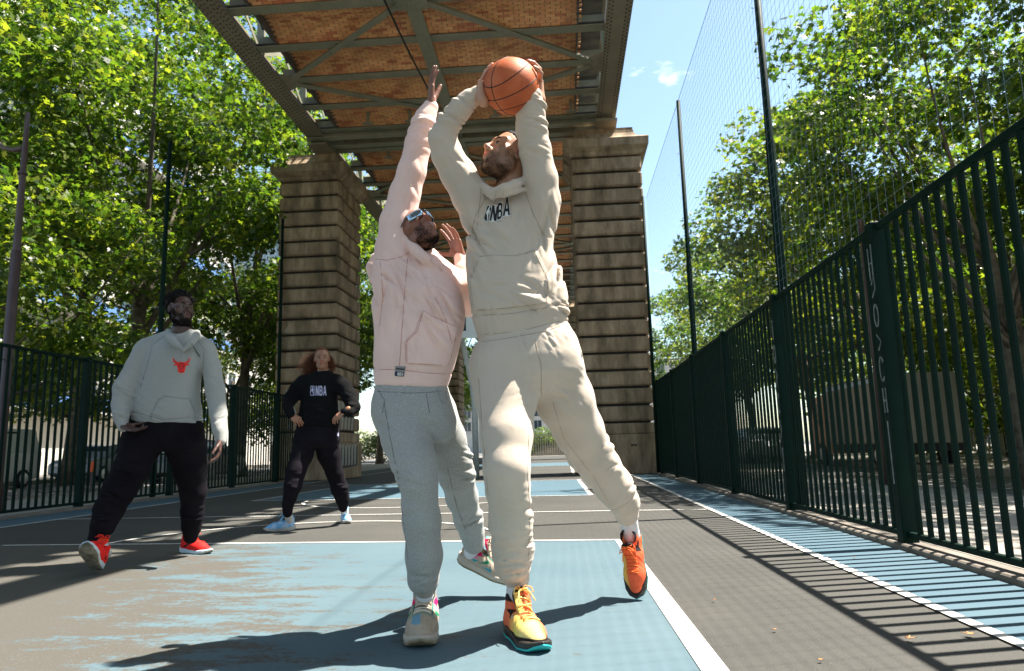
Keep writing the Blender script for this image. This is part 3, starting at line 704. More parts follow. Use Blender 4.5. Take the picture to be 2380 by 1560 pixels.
tree(12.4, 9.4, 9.6, CR_R[0], 'dark near plane tree overhanging the right fence', GR, .3, 1.22, .24, (0, 0), 11)
tree(9.2, 15.2, 7.3, CR_R[1], 'second plane tree along the right street, behind the tall net pole', GR, 1.3, 1.05, .22, (0, 0), 12)
tree(9.5, 21.8, 7.4, CR_R[0], 'third plane tree along the right street, above the parked truck', GR, 2.6, 1.08, .22, (0, 0), 13)
tree(9.6, 29.0, 7.6, CR_R[1], 'fourth plane tree along the right street, left of the middle net pole', GR, 3.8, 1.1, .22, (0, 0), 14)
tree(9.6, 37.5, 7.6, CR_R[0], 'fifth plane tree along the right street, beside the right stone pier', GR, 5.0, 1.12, .22, (0, 0), 15)
tree(9.6, 48.0, 7.8, CR_R[1], 'farthest plane tree along the right street', GR, 5.9, 1.2, .22, (0, 0), 16)
tree(16.5, 14.5, 6.8, CR_R[0], 'back row tree across the right street at the picture edge', GR, 2.0, 1.15, .22, (0, 0), 17)
tree(16.5, 25.0, 6.8, CR_R[1], 'back row tree across the right street behind the truck', GR, 4.0, 1.2, .22, (0, 0), 18)
tree(7.6, 12.6, 6.6, CR_R[1], 'slim leaning tree close behind the right fence', GR, 4.4, .66, .12, (-.5, -.3), 19)
tree(9.6, 1.6, 8.4, CR_R[1], 'plane tree beside the court that shades the front right corner', GR, 2.4, .86, .2, (0, 0), 20)

# ------------------------------------------------------------------ buildings
wallw = mat('pale limestone render', (.42, .40, .36), .85, (.50, .48, .43), .7, .1, 8)
glassm = mat('window glass', (.03, .045, .06), .08, spec=.8)
bluem = mat('blue balcony screen', (.10, .20, .42), .35)
def slabbuilding(name, x0, y0, x1, y1, h, floors, label, wallmat, face, wn, ww=1.4, wh=1.7, base=3.6, balcony=None, cat='building'):
    """face: list of sides that carry windows: 'E' (towards +x), 'S' (towards -y), 'W'"""
    cx, cy = (x0+x1)/2, (y0+y1)/2
    root = thing(name, label, cat, (cx, cy, 0)); a, b = (x1-x0)/2, (y1-y0)/2
    MB().box((-a, -b, -.2), (a, b, h)).build('wall', wallmat, root)
    MB().box((-a-.35, -b-.35, h), (a+.35, b+.35, h+.5)).build('cornice', wallmat, root)
    fh = (h-base)/floors; wme = {}
    for s in face:
        n = wn[s]; Lh = b if s in 'EW' else a
        if s not in wme:
            m1 = MB().box((-.08, -ww/2, 0), (.05, ww/2, wh)); m2 = MB()
            for q in (((-.06, -ww/2-.12, -.12), (.12, ww/2+.12, 0)), ((-.06, -ww/2-.12, wh), (.1, ww/2+.12, wh+.12)), ((-.06, -ww/2-.1, 0), (.08, -ww/2, wh)), ((-.06, ww/2, 0), (.08, ww/2+.1, wh)), ((.05, -.03, 0), (.075, .03, wh))): m2.box(*q)
            wme[s] = (m1.mesh('window', glassm), m2.mesh('frame', wallw))
        for fl in range(floors):
            for k in range(n):
                u = -Lh+2*Lh*(k+.5)/n; z = base+fl*fh+(fh-wh)*.5
                o = obj('window', wme[s][0], root); f = obj('frame', wme[s][1], o)
                if s == 'E': o.location = (a, u, z)
                elif s == 'W': o.location = (-a, u, z); o.rotation_euler[2] = pi
                else: o.location = (u, -b, z); o.rotation_euler[2] = -pi/2
            if balcony and s in balcony[0] and (fl % balcony[1] == 0):
                mb = MB(); z = base+fl*fh
                if s == 'E': mb.box((a, -b, z-.12), (a+1.0, b, z+.05)); m2 = MB().box((a+.94, -b, z+.05), (a+1.0, b, z+1.0))
                elif s == 'S': mb.box((-a, -b-1.0, z-.12), (a, -b, z+.05)); m2 = MB().box((-a, -b-1.0, z+.05), (a, -b-.94, z+1.0))
                mb.build('balcony', wallmat, root); m2.build('balcony_screen', bluem, root)
    return root
slabbuilding('apartment_building', -47, 14, -30, 62, 27.5, 8, 'tall pale apartment block with blue balcony screens behind the left trees', wallw, ['E'], {'E': 14}, balcony=('E', 2))
slabbuilding('house', -60, 64, -31.5, 78, 17, 5, 'low pale building at the far end of the left street', wallw, ['S', 'E'], {'S': 8, 'E': 4})
# slate blue clad block
clad = mat('blue grey metal cladding', (.20, .27, .33), .5, (.27, .35, .42), 1.2, stretch=(6, 6, .3))
cb = thing('office_building', 'blue grey metal clad block with sloping roof glimpsed between the left trees', 'building', (-40, 76, 0))
mb = MB(); mb.prism([(-5.5, 0), (12, 0), (12, 30.5), (-5.5, 23)], (0, 0, 0), (1, 0, 0), (0, 0, 1), (0, 1, 0), 14); mb.build('wall', clad, cb)
pn = MB().box((-.06, -.10, 0), (.06, 0, 1)).mesh('cladding_rib', clad)
for k in range(26):
    u = -5.3+k*.68; o = obj('cladding_rib', pn, cb, (u, -.001, 0)); o.scale = (1, 1, 23+(u+5.5)*7.5/17.5)
slabbuilding('apartment_building', 44, 6, 60, 90, 13, 4, 'pale building hidden behind the right hand trees', wallw, ['W'], {'W': 16})
for k_, (x_, y_, s_) in enumerate([(13.5, 17.5, .9), (14.5, 24.5, 1.0), (15.5, 33, 1.15), (22, 20, 1.3), (24, 31, 1.5), (20, 44, 1.4), (19, 12.0, 1.15), (30, 22, 1.6)]):
    tree(x_, y_, 3.9*s_, CR_R[k_ % 2], ['low leafy tree behind the first barriers', 'low leafy tree above the truck roof', 'low tree left of the truck cab', 'broad tree behind the pale kiosk', 'broad tree farther behind the kiosk', 'broad tree beyond the far parked cars', 'broad low tree at the right picture edge', 'farthest broad tree at the right picture edge'][k_]+' on the right street', GR, k_*1.1, s_, .2, (0, 0), 40+k_)
slabbuilding('apartment_building', -30, 135, 30, 150, 16, 5, 'pale building closing the far end of the street', wallw, ['S'], {'S': 18})
hedge = crown_mesh('foliage', 9000, (5, 1.6, 1.5), 31, leafA, .2, 30, .1)
for i, (x, y, l) in enumerate([(-16.5, 60, 'clipped hedge beyond the far baseline on the left'), (-3, 66, 'dense shrub row at the far end under the viaduct'), (7, 64, 'shrub row beyond the right stone pier')]):
    t = thing('hedge', l, 'hedge', (x, y, 0)); o = obj('foliage', hedge[0], t, (0, 0, 1.5), kind='stuff'); o.scale = (1.2, 1, 1.1)

# ------------------------------------------------------------------ left lamp post
lampm = mat('faded brown enamel', (.065, .042, .04), .4, (.09, .058, .055), 3, .1, 30)
b0 = P(20, 800, 10.6); bx = b0[0]
lp = thing('lamp_post', 'tall brown lamp post with a curved side arm at the far left', 'lamp post', (bx, 10.6, 0)); lp.scale = (.77, .77, .79)
mb = MB(); mb.lathe([(0, 0), (.14, 0), (.14, .5), (.105, .6), (.10, 5.2), (.085, 5.22), (.075, 5.3), (.06, 7.2), (.045, 8.25), (0, 8.27)], n=16); mb.build('mast', lampm, lp, smooth=True)
for z in (5.25, 3.0, 6.9): MB().lathe([(.08, z-.03), (.125 if z < 5 else .095, z-.02), (.125 if z < 5 else .095, z+.02), (.08, z+.03)], n=16).build('collar', lampm, lp)
mb = MB(); mb.tube([(0, 0, 7.45), (-.25, 0, 7.43), (-.5, 0, 7.5), (-.8, 0, 7.75), (-1.1, 0, 8.1)], .05, 8); mb.build('arm', lampm, lp, smooth=True)
mb = MB(); mb.lathe([(0, 0), (.14, -.02), (.2, -.12), (.17, -.2), (0, -.24)], (-1.2, 0, 8.2), 14); mb.build('lamp_head', lampm, lp, smooth=True)
# slim street post on the right behind the fence
rp_ = thing('street_post', 'slim brown street post seen through the bars right of the truck', 'post', (5.35, 12.6, 0))
mb = MB(); mb.lathe([(0, 0), (.06, 0), (.045, 4.6), (0, 4.62)], n=10); mb.build('mast', lampm, rp_, smooth=True)

# ------------------------------------------------------------------ vehicles
tyrem = mat('tyre rubber', (.015, .015, .016), .8); rimm = mat('alloy rim', (.35, .35, .36), .3, metal=.8); chrome = mat('lamp glass', (.6, .62, .65), .1, spec=.9)
redl = mat('red tail lamp', (.5, .01, .008), .2)
def car(x, y, rz, colr, label, group='cars parked along the streets', L_=4.3, Wd=1.76, Hh=1.46, van=False):
    bodym = mat('car paint', colr, .25, spec=.7)
    root = thing('parked_car', label, 'car', (x, y, -.12), rz, group); hw = Wd/2; l = L_/2
    prof = [(-l, .35), (-l+.02, .75), (-l+.12, .95), (-l+.95, 1.02), (l-1.2, .98), (l-.25, .86), (l-.02, .7), (l, .35), (l-.4, .22), (-l+.4, .22)] if not van else [(-l, .35), (-l, 1.2), (l-1.2, 1.15), (l-.2, 1.0), (l, .7), (l, .35), (l-.4, .22), (-l+.4, .22)]
    cab = [(-l+.35, .98), (-l+.75, Hh-.04), (-l+1.3, Hh), (.25, Hh), (.7, Hh-.06), (l-1.15, .97)] if not van else [(-l+.02, 1.18), (-l+.08, Hh), (l-1.75, Hh), (l-1.15, 1.14)]
    def section(pr, w0, w1, m, name, par):
        zt = max(z for _, z in pr); zb = min(z for _, z in pr); V = []; n = len(pr)
        for s in (-1, 1):
            for px, pz in pr: V.append([px, s*(w0+(w1-w0)*(pz-zb)/(zt-zb)), pz])
        mb = MB(); mb.add(V, [list(range(n)), list(range(n, 2*n))[::-1]]+[[(i+1) % n, i, n+i, n+(i+1) % n] for i in range(n)])
        o = mb.build(name, m, par)
        md = o.modifiers.new('bevel', 'BEVEL'); md.width = .05; md.segments = 2; md.limit_method = 'ANGLE'; md.angle_limit = .4
        return o
    bo = section(prof, hw-.02, hw, bodym, 'body', root)
    section(cab, hw-.04, hw-.22, bodym, 'roof', root)
    zt = Hh-.1; gb = 1.04 if not van else 1.2
    mb = MB()
    for s in (-1, 1):
        def sidept(px, pz): return [px, s*(hw-.04-.18*(pz-.98)/(Hh-.98)+.006), pz]
        for a, b_ in (((-l+.75, -l+1.75), (-l+.98, -l+1.7)), ((-l+1.83, l-1.5), (-l+1.83, .3))):
            q = [sidept(a[0], gb), sidept(a[1], gb), sidept(b_[1], zt), sidept(b_[0], zt)]; mb.add(q, [[0, 1, 2, 3] if s < 0 else [3, 2, 1, 0]])
    mb.build('side_window', glassm, root)
    xs = [(l-1.2, 1.0), (.72 if not van else l-1.72, Hh-.09)]
    mb = MB(); mb.add([[xs[0][0], -hw+.12, xs[0][1]], [xs[0][0], hw-.12, xs[0][1]], [xs[1][0]+.03, hw-.26, xs[1][1]], [xs[1][0]+.03, -hw+.26, xs[1][1]]], [[0, 1, 2, 3]]); mb.build('windscreen', glassm, root)
    rx = (-l+.33, 1.0), (-l+.71, Hh-.09)
    mb = MB(); mb.add([[rx[0][0], -hw+.12, 1.02], [rx[0][0], hw-.12, 1.02], [rx[1][0]-.02, hw-.26, rx[1][1]], [rx[1][0]-.02, -hw+.26, rx[1][1]]], [[3, 2, 1, 0]]); mb.build('rear_window', glassm, root)
    for s in (-1, 1):
        MB().box((l-.16, s*(hw-.42)-.16, .62), (l+.008, s*(hw-.42)+.16, .76), bev=.02).build('headlight', chrome, root)
        MB().box((-l-.01, s*(hw-.3)-.12, .7), (-l+.1, s*(hw-.3)+.12, .88), bev=.02).build('tail_light', redl, root)
        MB().box((l-1.55, s*(hw+.09)-.07, .98), (l-1.42, s*(hw+.09)+.07, 1.08), bev=.02).build('mirror', bodym, root)
        for wx in (-l+.8, l-.8):
            R = np.array([[1, 0, 0], [0, 0, 1], [0, -1, 0]])
            o = MB().lathe([(.0, -.09), (.27, -.10), (.31, -.07), (.31, .07), (.27, .10), (0, .09)], (0, 0, 0), 18, R=R).build('tyre', tyrem, root, smooth=True); o.location = (wx, s*(hw-.08), .31)
            o2 = MB().lathe([(.0, -.11), (.19, -.105), (.2, -.09), (.2, .09), (.19, .105), (0, .11)], (0, 0, 0), 14, R=R).build('rim', rimm, o)
    return root
car(-13.4, 25.5, pi/2+.02, (.012, .013, .016), 'black parked car behind the bars beside the woman in black')
car(-18.9, 28.5, -pi/2, (.20, .23, .27), 'silver parked car seen through the left fence under the grey hoodie')
car(-18.9, 36.5, -pi/2, (.03, .07, .20), 'dark blue parked car farther down the left street')
car(-18.9, 21.3, -pi/2, (.55, .55, .54), 'white parked van across the left street near the lamp post', Hh=1.95, van=True, L_=4.9)
car(8.35, 31.5, -pi/2, (.35, .36, .38), 'grey parked car left of the tagged fence post')
car(8.35, 38.0, -pi/2, (.10, .11, .12), 'dark parked car farthest along the right kerb')
# box truck
tr = thing('parked_truck', 'parked beige box truck with an orange brown cab behind the right fence', 'truck', (9.75, 20.2, -.12))
boxm = mat('beige box body', (.30, .26, .21), .55, (.25, .22, .18), 1.5, .1, 8, stretch=(1, 4, .5)); cabm = mat('orange brown paint', (.42, .17, .07), .4)
MB().box((-.95, 0.2, .72), (1.2, 4.6, 2.66), bev=.03).build('cargo_box', boxm, tr)
MB().box((-.958, .2, 2.46), (-.951, 4.6, 2.58)).build('blue_stripe', mat('pale blue stripe', (.45, .55, .68), .5), tr)
for k in range(9): MB().box((-.966, .4+k*.5, .74), (-.951, .43+k*.5, 2.44)).build('panel_rib', boxm, tr)
c = MB(); c.prism([(4.75, .4), (6.7, .4), (6.8, 1.0), (6.55, 1.35), (6.15, 2.35), (4.75, 2.45)], (-.85, 0, 0), (0, 1, 0), (0, 0, 1), (1, 0, 0), 2.0); c.build('cab', cabm, tr)
c = MB(); c.prism([(5.35, 1.4), (6.3, 1.4), (6.0, 2.1), (5.35, 2.15)], (-.862, 0, 0), (0, 1, 0), (0, 0, 1), (1, 0, 0), .01); c.build('cab_window', glassm, tr)
MB().box((-.8, .3, .5), (1.1, 4.6, .71)).build('chassis', mat('black chassis', (.02, .02, .02), .7), tr)
for yy in (1.1, 5.6):
    for s in (-.78, 1.02):
        R = np.array([[0, 0, 1], [1, 0, 0], [0, 1, 0]])
        o = MB().lathe([(0, -.12), (.36, -.13), (.40, -.1), (.40, .1), (.36, .13), (0, .12)], n=20, R=R).build('tyre', tyrem, tr, smooth=True); o.location = (s, yy, .40)
        MB().lathe([(0, -.14), (.2, -.135), (.2, .135), (0, .14)], n=14, R=R).build('rim', rimm, o)
MB().box((-.97, 1.9, .82), (-.955, 2.02, .94)).build('marker_light', redl, tr); MB().box((-.97, 1.9, .60), (-.955, 2.0, .68)).build('marker_light', redl, tr)
# white barrier fence and bins across the right street
wbar = mat('white barrier', (.55, .54, .50), .6, (.42, .41, .38), 5)
for k in range(9):
    t = thing('traffic_barrier', 'white crowd barrier across the right street, %s along the row' % ['nearest', 'second', 'third', 'fourth', 'fifth', 'sixth', 'seventh', 'eighth', 'ninth'][k], 'barrier', (13.2+.25*k, 16.5+2.3*k, .02), pi/2-.1, 'white barriers across the right street')
    mb = MB(); mb.box((-1.0, -.02, .95), (1.0, .02, 1.05)); mb.box((-1.0, -.02, .2), (1.0, .02, .26)); mb.build('rail', wbar, t)
    for q in range(8): MB().box((-.98+.27*q, -.015, .26), (-.92+.27*q+.04, .015, .95)).build('slat', wbar, t)
    for s in (-.8, .8): MB().box((s-.03, -.25, 0), (s+.03, .25, .04)).build('foot', wbar, t)
kiosk = thing('kiosk', 'pale grey street kiosk behind the white barriers on the right', 'kiosk', (19.5, 27, 0))
MB().box((-2.6, -3, 0), (2.6, 3, 2.9)).build('wall', wallw, kiosk); MB().box((-2.9, -3.3, 2.9), (2.9, 3.3, 3.15)).build('roof', clad, kiosk); MB().box((-2.62, -1.6, .9), (-2.55, 1.6, 2.2)).build('window', glassm, kiosk)
# left street: stone planter and low wall
t = thing('planter', 'long low stone planter across the left street', 'planter', (-20.9, 18, .02)); MB().box((-.5, -4, 0), (.5, 4, .75), bev=.03).build('trough', kerbm, t)
o = obj('foliage', hedge[0], t, (0, 0, .9), kind='stuff'); o.rotation_euler[2] = pi/2; o.scale = (.7, .3, .35)
for k, (x, y) in enumerate([(-11.7, 13.9), (-11.9, 17.5)]):
    t = thing('bollard', ['orange topped bollard behind the left fence beside the grey hoodie', 'orange topped bollard farther along the left kerb'][k], 'bollard', (x, y, -.1)); MB().lathe([(.0, 0), (.05, 0), (.05, .7), (0, .72)], n=10).build('stem', lampm, t); MB().lathe([(.06, .55), (.065, .6), (.06, .78), (0, .82)], n=10).build('cap', mat('orange cap', (.75, .10, .02), .5), t)
# far end: white railing with steps under the viaduct
t = thing('railing', 'low white railing at the far end of the court between the two piers', 'railing', (-1.2, 61.4, 0)); rl = mat('pale railing', (.55, .5, .42), .6)
MB().box((-5, -.04, 1.75), (4, .04, 1.85)).build('top_rail', rl, t); MB().box((-5, -.04, .1), (4, .04, .18)).build('bottom_rail', rl, t)
bm_ = MB().box((-.035, -.03, .18), (.035, .03, 1.75)).mesh('baluster', rl)
for k in range(44): obj('baluster', bm_, t, (-4.9+.2*k, 0, 0))
t = thing('street_stairs', 'sunlit stairs with grey steps rising behind the far railing', 'stairs', (-1.0, 64.5, 0))
for k in range(8): MB().box((-3, k*.3, 0), (3, k*.3+.3, .17*(k+1))).build('step', kerbm, t)
# fallen leaves on the court
leafdry = mat('dry leaf', (.30, .12, .04), .7, (.42, .24, .08), 20)
for k, (px, py) in enumerate([(2118, 1492), (2250, 1481), (1908, 1541), (1800, 1470), (1985, 1300), (1660, 1400), (1990, 1345)]):
    g = G(px, py); r = random.Random(k); mb = MB(); sc_ = .062 if k < 2 else .028
    a0 = r.uniform(0, 6); V = []
    for (u, v) in LT: V.append([sc_*(u*cos(a0)-v*sin(a0)), sc_*(u*sin(a0)+v*cos(a0)), .012+.25*sc_*(abs(u)+.4*max(v, 0))*(1.6 if k == 0 else 1)])
    mb.add(V, [list(range(len(V)))]); o = mb.build('fallen_leaf', leafdry, None, loc=(g[0], g[1], 0))
    md = o.modifiers.new('thick', 'SOLIDIFY'); md.thickness = .0012
    tag(o, ['curled red brown leaf lying in the fence shadow near the front right', 'flat tan leaf beside the white side line, front right', 'small yellow leaf at the bottom edge right of the key', 'tiny leaf on the grey asphalt right of the key', 'tiny leaf on the blue border near the tagged post', 'tiny leaf by the key line beneath the raised orange shoe', 'tiny leaf among the bar shadows'][k], 'leaf', 'fallen leaves on the court')
# ================================================================== solid modelling of people and clothes
F32 = np.float32
def A(*v): return np.array(v, dtype=float)
def unit(v): v = np.asarray(v, float); return v/np.linalg.norm(v)
def smin(a, b, k):
    h = np.maximum(k-np.abs(a-b), 0)/k
    return np.minimum(a, b)-h*h*k*.25
def smax(a, b, k): return -smin(-a, -b, k)
def sst(x, a, b):
    t = np.clip((x-a)/(b-a), 0, 1); return t*t*(3-2*t)
class Noise:
    def __init__(s, seed, f):
        g = np.random.default_rng(seed); k = g.normal(size=(7, 3)); k /= np.linalg.norm(k, axis=1)[:, None]
        s.k = (k*f*g.uniform(.6, 1.5, (7, 1))).astype(F32); s.p = g.uniform(0, 6.3, 7).astype(F32)
    def __call__(s, p):
        r = 0
        for k, q in zip(s.k, s.p): r = r+np.sin(p@k+q)
        return r/3.2
def cone(p, a, b, ra, rb, nrm=None, flat=1.0):
    """tapered capsule, optionally flattened along nrm"""
    a = np.asarray(a, F32); b = np.asarray(b, F32); ab = b-a; q = p-a
    t = np.clip((q@ab)/(ab@ab+1e-9), 0, 1)[:, None]; v = q-t*ab
    if nrm is not None:
        n = np.asarray(unit(nrm), F32); v = v+n*((v@n)[:, None]*(1/flat-1))
    d = np.sqrt((v*v).sum(1))-(ra+(rb-ra)*t[:, 0])
    return d*(min(1, flat) if nrm is not None else 1)
def ell(p, c, r, R=None):
    q = p-np.asarray(c, F32)
    if R is not None: q = q@np.asarray(R, F32)
    r = np.asarray(r, F32); k0 = np.sqrt(((q/r)**2).sum(1)); k1 = np.sqrt(((q/(r*r))**2).sum(1))+1e-9
    return k0*(k0-1)/k1
def rbox(p, c, h, rr, R=None):
    q = p-np.asarray(c, F32)
    if R is not None: q = q@np.asarray(R, F32)
    q = np.abs(q)-np.asarray(h, F32)+rr
    return np.sqrt((np.maximum(q, 0)**2).sum(1))+np.minimum(q.max(1), 0)-rr
def chain(p, pts, k=.03, flat=1.0, nrm=(0, 1, 0)):
    """pts: (point, radius) or (point, radius, flat)"""
    d = None
    for u, v in zip(pts[:-1], pts[1:]):
        fl = (u[2] if len(u) > 2 else flat)
        e = cone(p, u[0], v[0], u[1], v[1], None if fl == 1.0 else nrm, fl)
        d = e if d is None else smin(d, e, k)
    return d
def polysd(u, v, poly):
    """signed distance (+ inside) of points to polygon"""
    poly = np.asarray(poly, float); n = len(poly); dm = np.full(u.shape, 1e9); ins = np.zeros(u.shape, bool)
    for i in range(n):
        a = poly[i]; b = poly[(i+1) % n]; e = b-a; wx = u-a[0]; wy = v-a[1]
        t = np.clip((wx*e[0]+wy*e[1])/(e@e), 0, 1); dm = np.minimum(dm, (wx-t*e[0])**2+(wy-t*e[1])**2)
        c = ((a[1] > v) != (b[1] > v)) & (u < (b[0]-a[0])*(v-a[1])/(b[1]-a[1]+1e-12)+a[0]); ins ^= c
    d = np.sqrt(dm); return np.where(ins, d, -d)
def pix(p):
    q = p-CO; z = q@CF; return CW/2+FPX*(q@CR)/z, CH/2-FPX*(q@CU)/z, z
def sdf_mesh(name, f, lo, hi, h, mats, smooth=True, color=None):
    lo = np.array(lo, float); hi = np.array(hi, float); K = 4
    nc = np.ceil((hi-lo)/(h*K)).astype(int)+1; nf = nc*K+1
    ax = [lo[i]+np.arange(nc[i]+1)*h*K for i in range(3)]
    Gc = np.stack(np.meshgrid(*ax, indexing='ij'), -1).reshape(-1, 3).astype(F32)
    Dc = f(Gc).reshape(nc+1)
    # coarse cells near the surface
    m = None
    near = np.abs(Dc) < h*K*1.45
    for dx in (0, 1):
        for dy in (0, 1):
            for dz in (0, 1):
                s = near[dx:nc[0]+dx, dy:nc[1]+dy, dz:nc[2]+dz]; m = s.copy() if m is None else m | s
    sgn = (Dc[:-1, :-1, :-1] > 0)
    D = np.where(np.repeat(np.repeat(np.repeat(sgn, K, 0), K, 1), K, 2), F32(1), F32(-1))
    D = np.pad(D, ((0, 1),)*3, mode='edge')
    M = np.repeat(np.repeat(np.repeat(m, K, 0), K, 1), K, 2)
    Mp = np.zeros(D.shape, bool)
    for dx in (0, 1):
        for dy in (0, 1):
            for dz in (0, 1): Mp[dx:dx+M.shape[0], dy:dy+M.shape[1], dz:dz+M.shape[2]] |= M
    I = np.argwhere(Mp); X = (lo+I*h).astype(F32)
    out = np.empty(len(X), F32)
    for s in range(0, len(X), 400000): out[s:s+400000] = f(X[s:s+400000])
    D[tuple(I.T)] = out
    ins = D < 0
    c = np.zeros(M.shape, np.int8)
    for dx in (0, 1):
        for dy in (0, 1):
            for dz in (0, 1): c += ins[dx:dx+M.shape[0], dy:dy+M.shape[1], dz:dz+M.shape[2]]
    act = (c > 0) & (c < 8) & M
    C = np.argwhere(act); idx = np.full(M.shape, -1, np.int32); idx[tuple(C.T)] = np.arange(len(C))
    acc = np.zeros((len(C), 3)); cnt = np.zeros(len(C))
    cor = [(a, b, d) for a in (0, 1) for b in (0, 1) for d in (0, 1)]
    for i, p_ in enumerate(cor):
        for q_ in cor[i+1:]:
            if sum(abs(x-y) for x, y in zip(p_, q_)) != 1: continue
            da = D[C[:, 0]+p_[0], C[:, 1]+p_[1], C[:, 2]+p_[2]]; db = D[C[:, 0]+q_[0], C[:, 1]+q_[1], C[:, 2]+q_[2]]
            w = (da < 0) != (db < 0); t = np.where(w, da/(da-db+1e-20), 0)
            pos = np.array(p_)+(np.array(q_)-np.array(p_))*t[:, None]; acc += pos*w[:, None]; cnt += w
    V = lo+(C+acc/cnt[:, None])*h
    quads = []
    for axn in range(3):
        sl0 = [slice(None)]*3; sl1 = [slice(None)]*3; sl0[axn] = slice(0, -1); sl1[axn] = slice(1, None)
        a = ins[tuple(sl0)]; b = ins[tuple(sl1)]; E_ = np.argwhere(a != b)
        o1, o2 = [(1, 2), (2, 0), (0, 1)][axn]
        ok = (E_[:, o1] > 0) & (E_[:, o2] > 0) & (E_[:, o1] < M.shape[o1]) & (E_[:, o2] < M.shape[o2]) & (E_[:, axn] < M.shape[axn]); E_ = E_[ok]
        L = []
        for s1, s2 in ((-1, -1), (0, -1), (0, 0), (-1, 0)):
            q = E_.copy(); q[:, o1] += s1; q[:, o2] += s2; L.append(idx[tuple(q.T)])
        Q = np.stack(L, 1); flip = ~a[tuple(E_.T)]
        Q[flip] = Q[flip][:, ::-1]; quads.append(Q[(Q >= 0).all(1)])
    Q = np.vstack(quads)
    me = bpy.data.meshes.new(name); me.vertices.add(len(V)); me.vertices.foreach_set('co', V.astype(F32).ravel())
    me.loops.add(len(Q)*4); me.loops.foreach_set('vertex_index', Q.ravel().astype(np.int32)); me.polygons.add(len(Q))
    me.polygons.foreach_set('loop_start', np.arange(len(Q), dtype=np.int32)*4); me.polygons.foreach_set('loop_total', np.full(len(Q), 4, np.int32))
    me.polygons.foreach_set('use_smooth', np.ones(len(Q), bool))
    for mm in (mats if isinstance(mats, (list, tuple)) else [mats]): me.materials.append(mm)
    me.update()
    if color is not None:
        col = color(V.astype(F32)); at = me.color_attributes.new('Col', 'FLOAT_COLOR', 'POINT')
        at.data.foreach_set('color', np.hstack([col, np.ones((len(V), 1))]).astype(F32).ravel())
    return me
def add_sdf(name, f, pts, pad, h, mats, parent, color=None, **props):
    """bounds from a list of points"""
    pts = np.array(pts, float); me = sdf_mesh(name, f, pts.min(0)-pad, pts.max(0)+pad, h, mats, color=color)
    return obj(name, me, parent, **props)

# ---------------------------------------------------------------- materials of people
def vcol_mat(name, rough=.5, spec=.4, bump=.15, bscale=350, sss=0.0, bdist=.0008):
    m, nt, b = new_mat(name); L = nt.links.new
    at = N(nt, 'ShaderNodeVertexColor'); at.layer_name = 'Col'; tc = N(nt, 'ShaderNodeTexCoord')
    n = N(nt, 'ShaderNodeTexNoise', Scale=40, Detail=6); L(tc.outputs['Object'], n.inputs['Vector'])
    mr = N(nt, 'ShaderNodeMapRange'); mr.inputs['To Min'].default_value = .84; mr.inputs['To Max'].default_value = 1.14; L(n.outputs['Fac'], mr.inputs['Value'])
    hv = N(nt, 'ShaderNodeHueSaturation'); L(mr.outputs[0], hv.inputs['Value']); L(at.outputs['Color'], hv.inputs['Color']); L(hv.outputs['Color'], b.inputs['Base Color'])
    b.inputs['Roughness'].default_value = rough; b.inputs['Specular IOR Level'].default_value = spec
    if sss: b.inputs['Subsurface Weight'].default_value = sss; b.inputs['Subsurface Radius'].default_value = (.012, .004, .002); b.inputs['Subsurface Scale'].default_value = 1.0
    n2 = N(nt, 'ShaderNodeTexNoise', Scale=bscale, Detail=3); L(tc.outputs['Object'], n2.inputs['Vector'])
    bp = N(nt, 'ShaderNodeBump', Strength=bump, Distance=bdist); L(n2.outputs['Fac'], bp.inputs['Height']); L(bp.outputs['Normal'], b.inputs['Normal'])
    return m
skinm = vcol_mat('skin', .46, .45, .3, 300, sss=.08)
shoem = vcol_mat('knit shoe upper', .75, .25, .6, 420, bdist=.0015)
def cloth(name, c, c2=None, heather=0, rough=.95, sheen=.15):
    m, nt, b = new_mat(name); L = nt.links.new; b.inputs['Roughness'].default_value = rough; b.inputs['Specular IOR Level'].default_value = .12
    b.inputs['Base Color'].default_value = rgba(c); b.inputs['Sheen Weight'].default_value = sheen; b.inputs['Sheen Roughness'].default_value = .6
    tc = N(nt, 'ShaderNodeTexCoord')
    n = N(nt, 'ShaderNodeTexNoise', Scale=330 if heather else 5, Detail=3 if heather else 5); mp = N(nt, 'ShaderNodeMapping'); mp.inputs['Scale'].default_value = (1, 1, 2.6) if heather else (1, 1, 1)
    L(tc.outputs['Object'], mp.inputs['Vector']); L(mp.outputs['Vector'], n.inputs['Vector'])
    r = N(nt, 'ShaderNodeValToRGB'); k = heather if heather else .06; c2 = c2 or c
    r.color_ramp.elements[0].position = .34; r.color_ramp.elements[1].position = .62
    r.color_ramp.elements[0].color = rgba([q*(1-k) for q in c]); r.color_ramp.elements[1].color = rgba([min(1, q*(1+k*.6)) for q in c2])
    L(n.outputs['Fac'], r.inputs['Fac']); L(r.outputs['Color'], b.inputs['Base Color'])
    n2 = N(nt, 'ShaderNodeTexNoise', Scale=420, Detail=2); L(tc.outputs['Object'], n2.inputs['Vector'])
    n3 = N(nt, 'ShaderNodeTexNoise', Scale=24, Detail=4); L(tc.outputs['Object'], n3.inputs['Vector'])
    b1 = N(nt, 'ShaderNodeBump', Strength=.35, Distance=.0012); L(n2.outputs['Fac'], b1.inputs['Height'])
    b2 = N(nt, 'ShaderNodeBump', Strength=.28, Distance=.006); L(n3.outputs['Fac'], b2.inputs['Height']); L(b1.outputs['Normal'], b2.inputs['Normal'])
    L(b2.outputs['Normal'], b.inputs['Normal']); return m
hairm = mat('black hair', (.006, .005, .005), .75, spec=.2)
hair_br = mat('auburn curly hair', (.20, .065, .025), .6, (.09, .028, .012), 30, spec=.3)
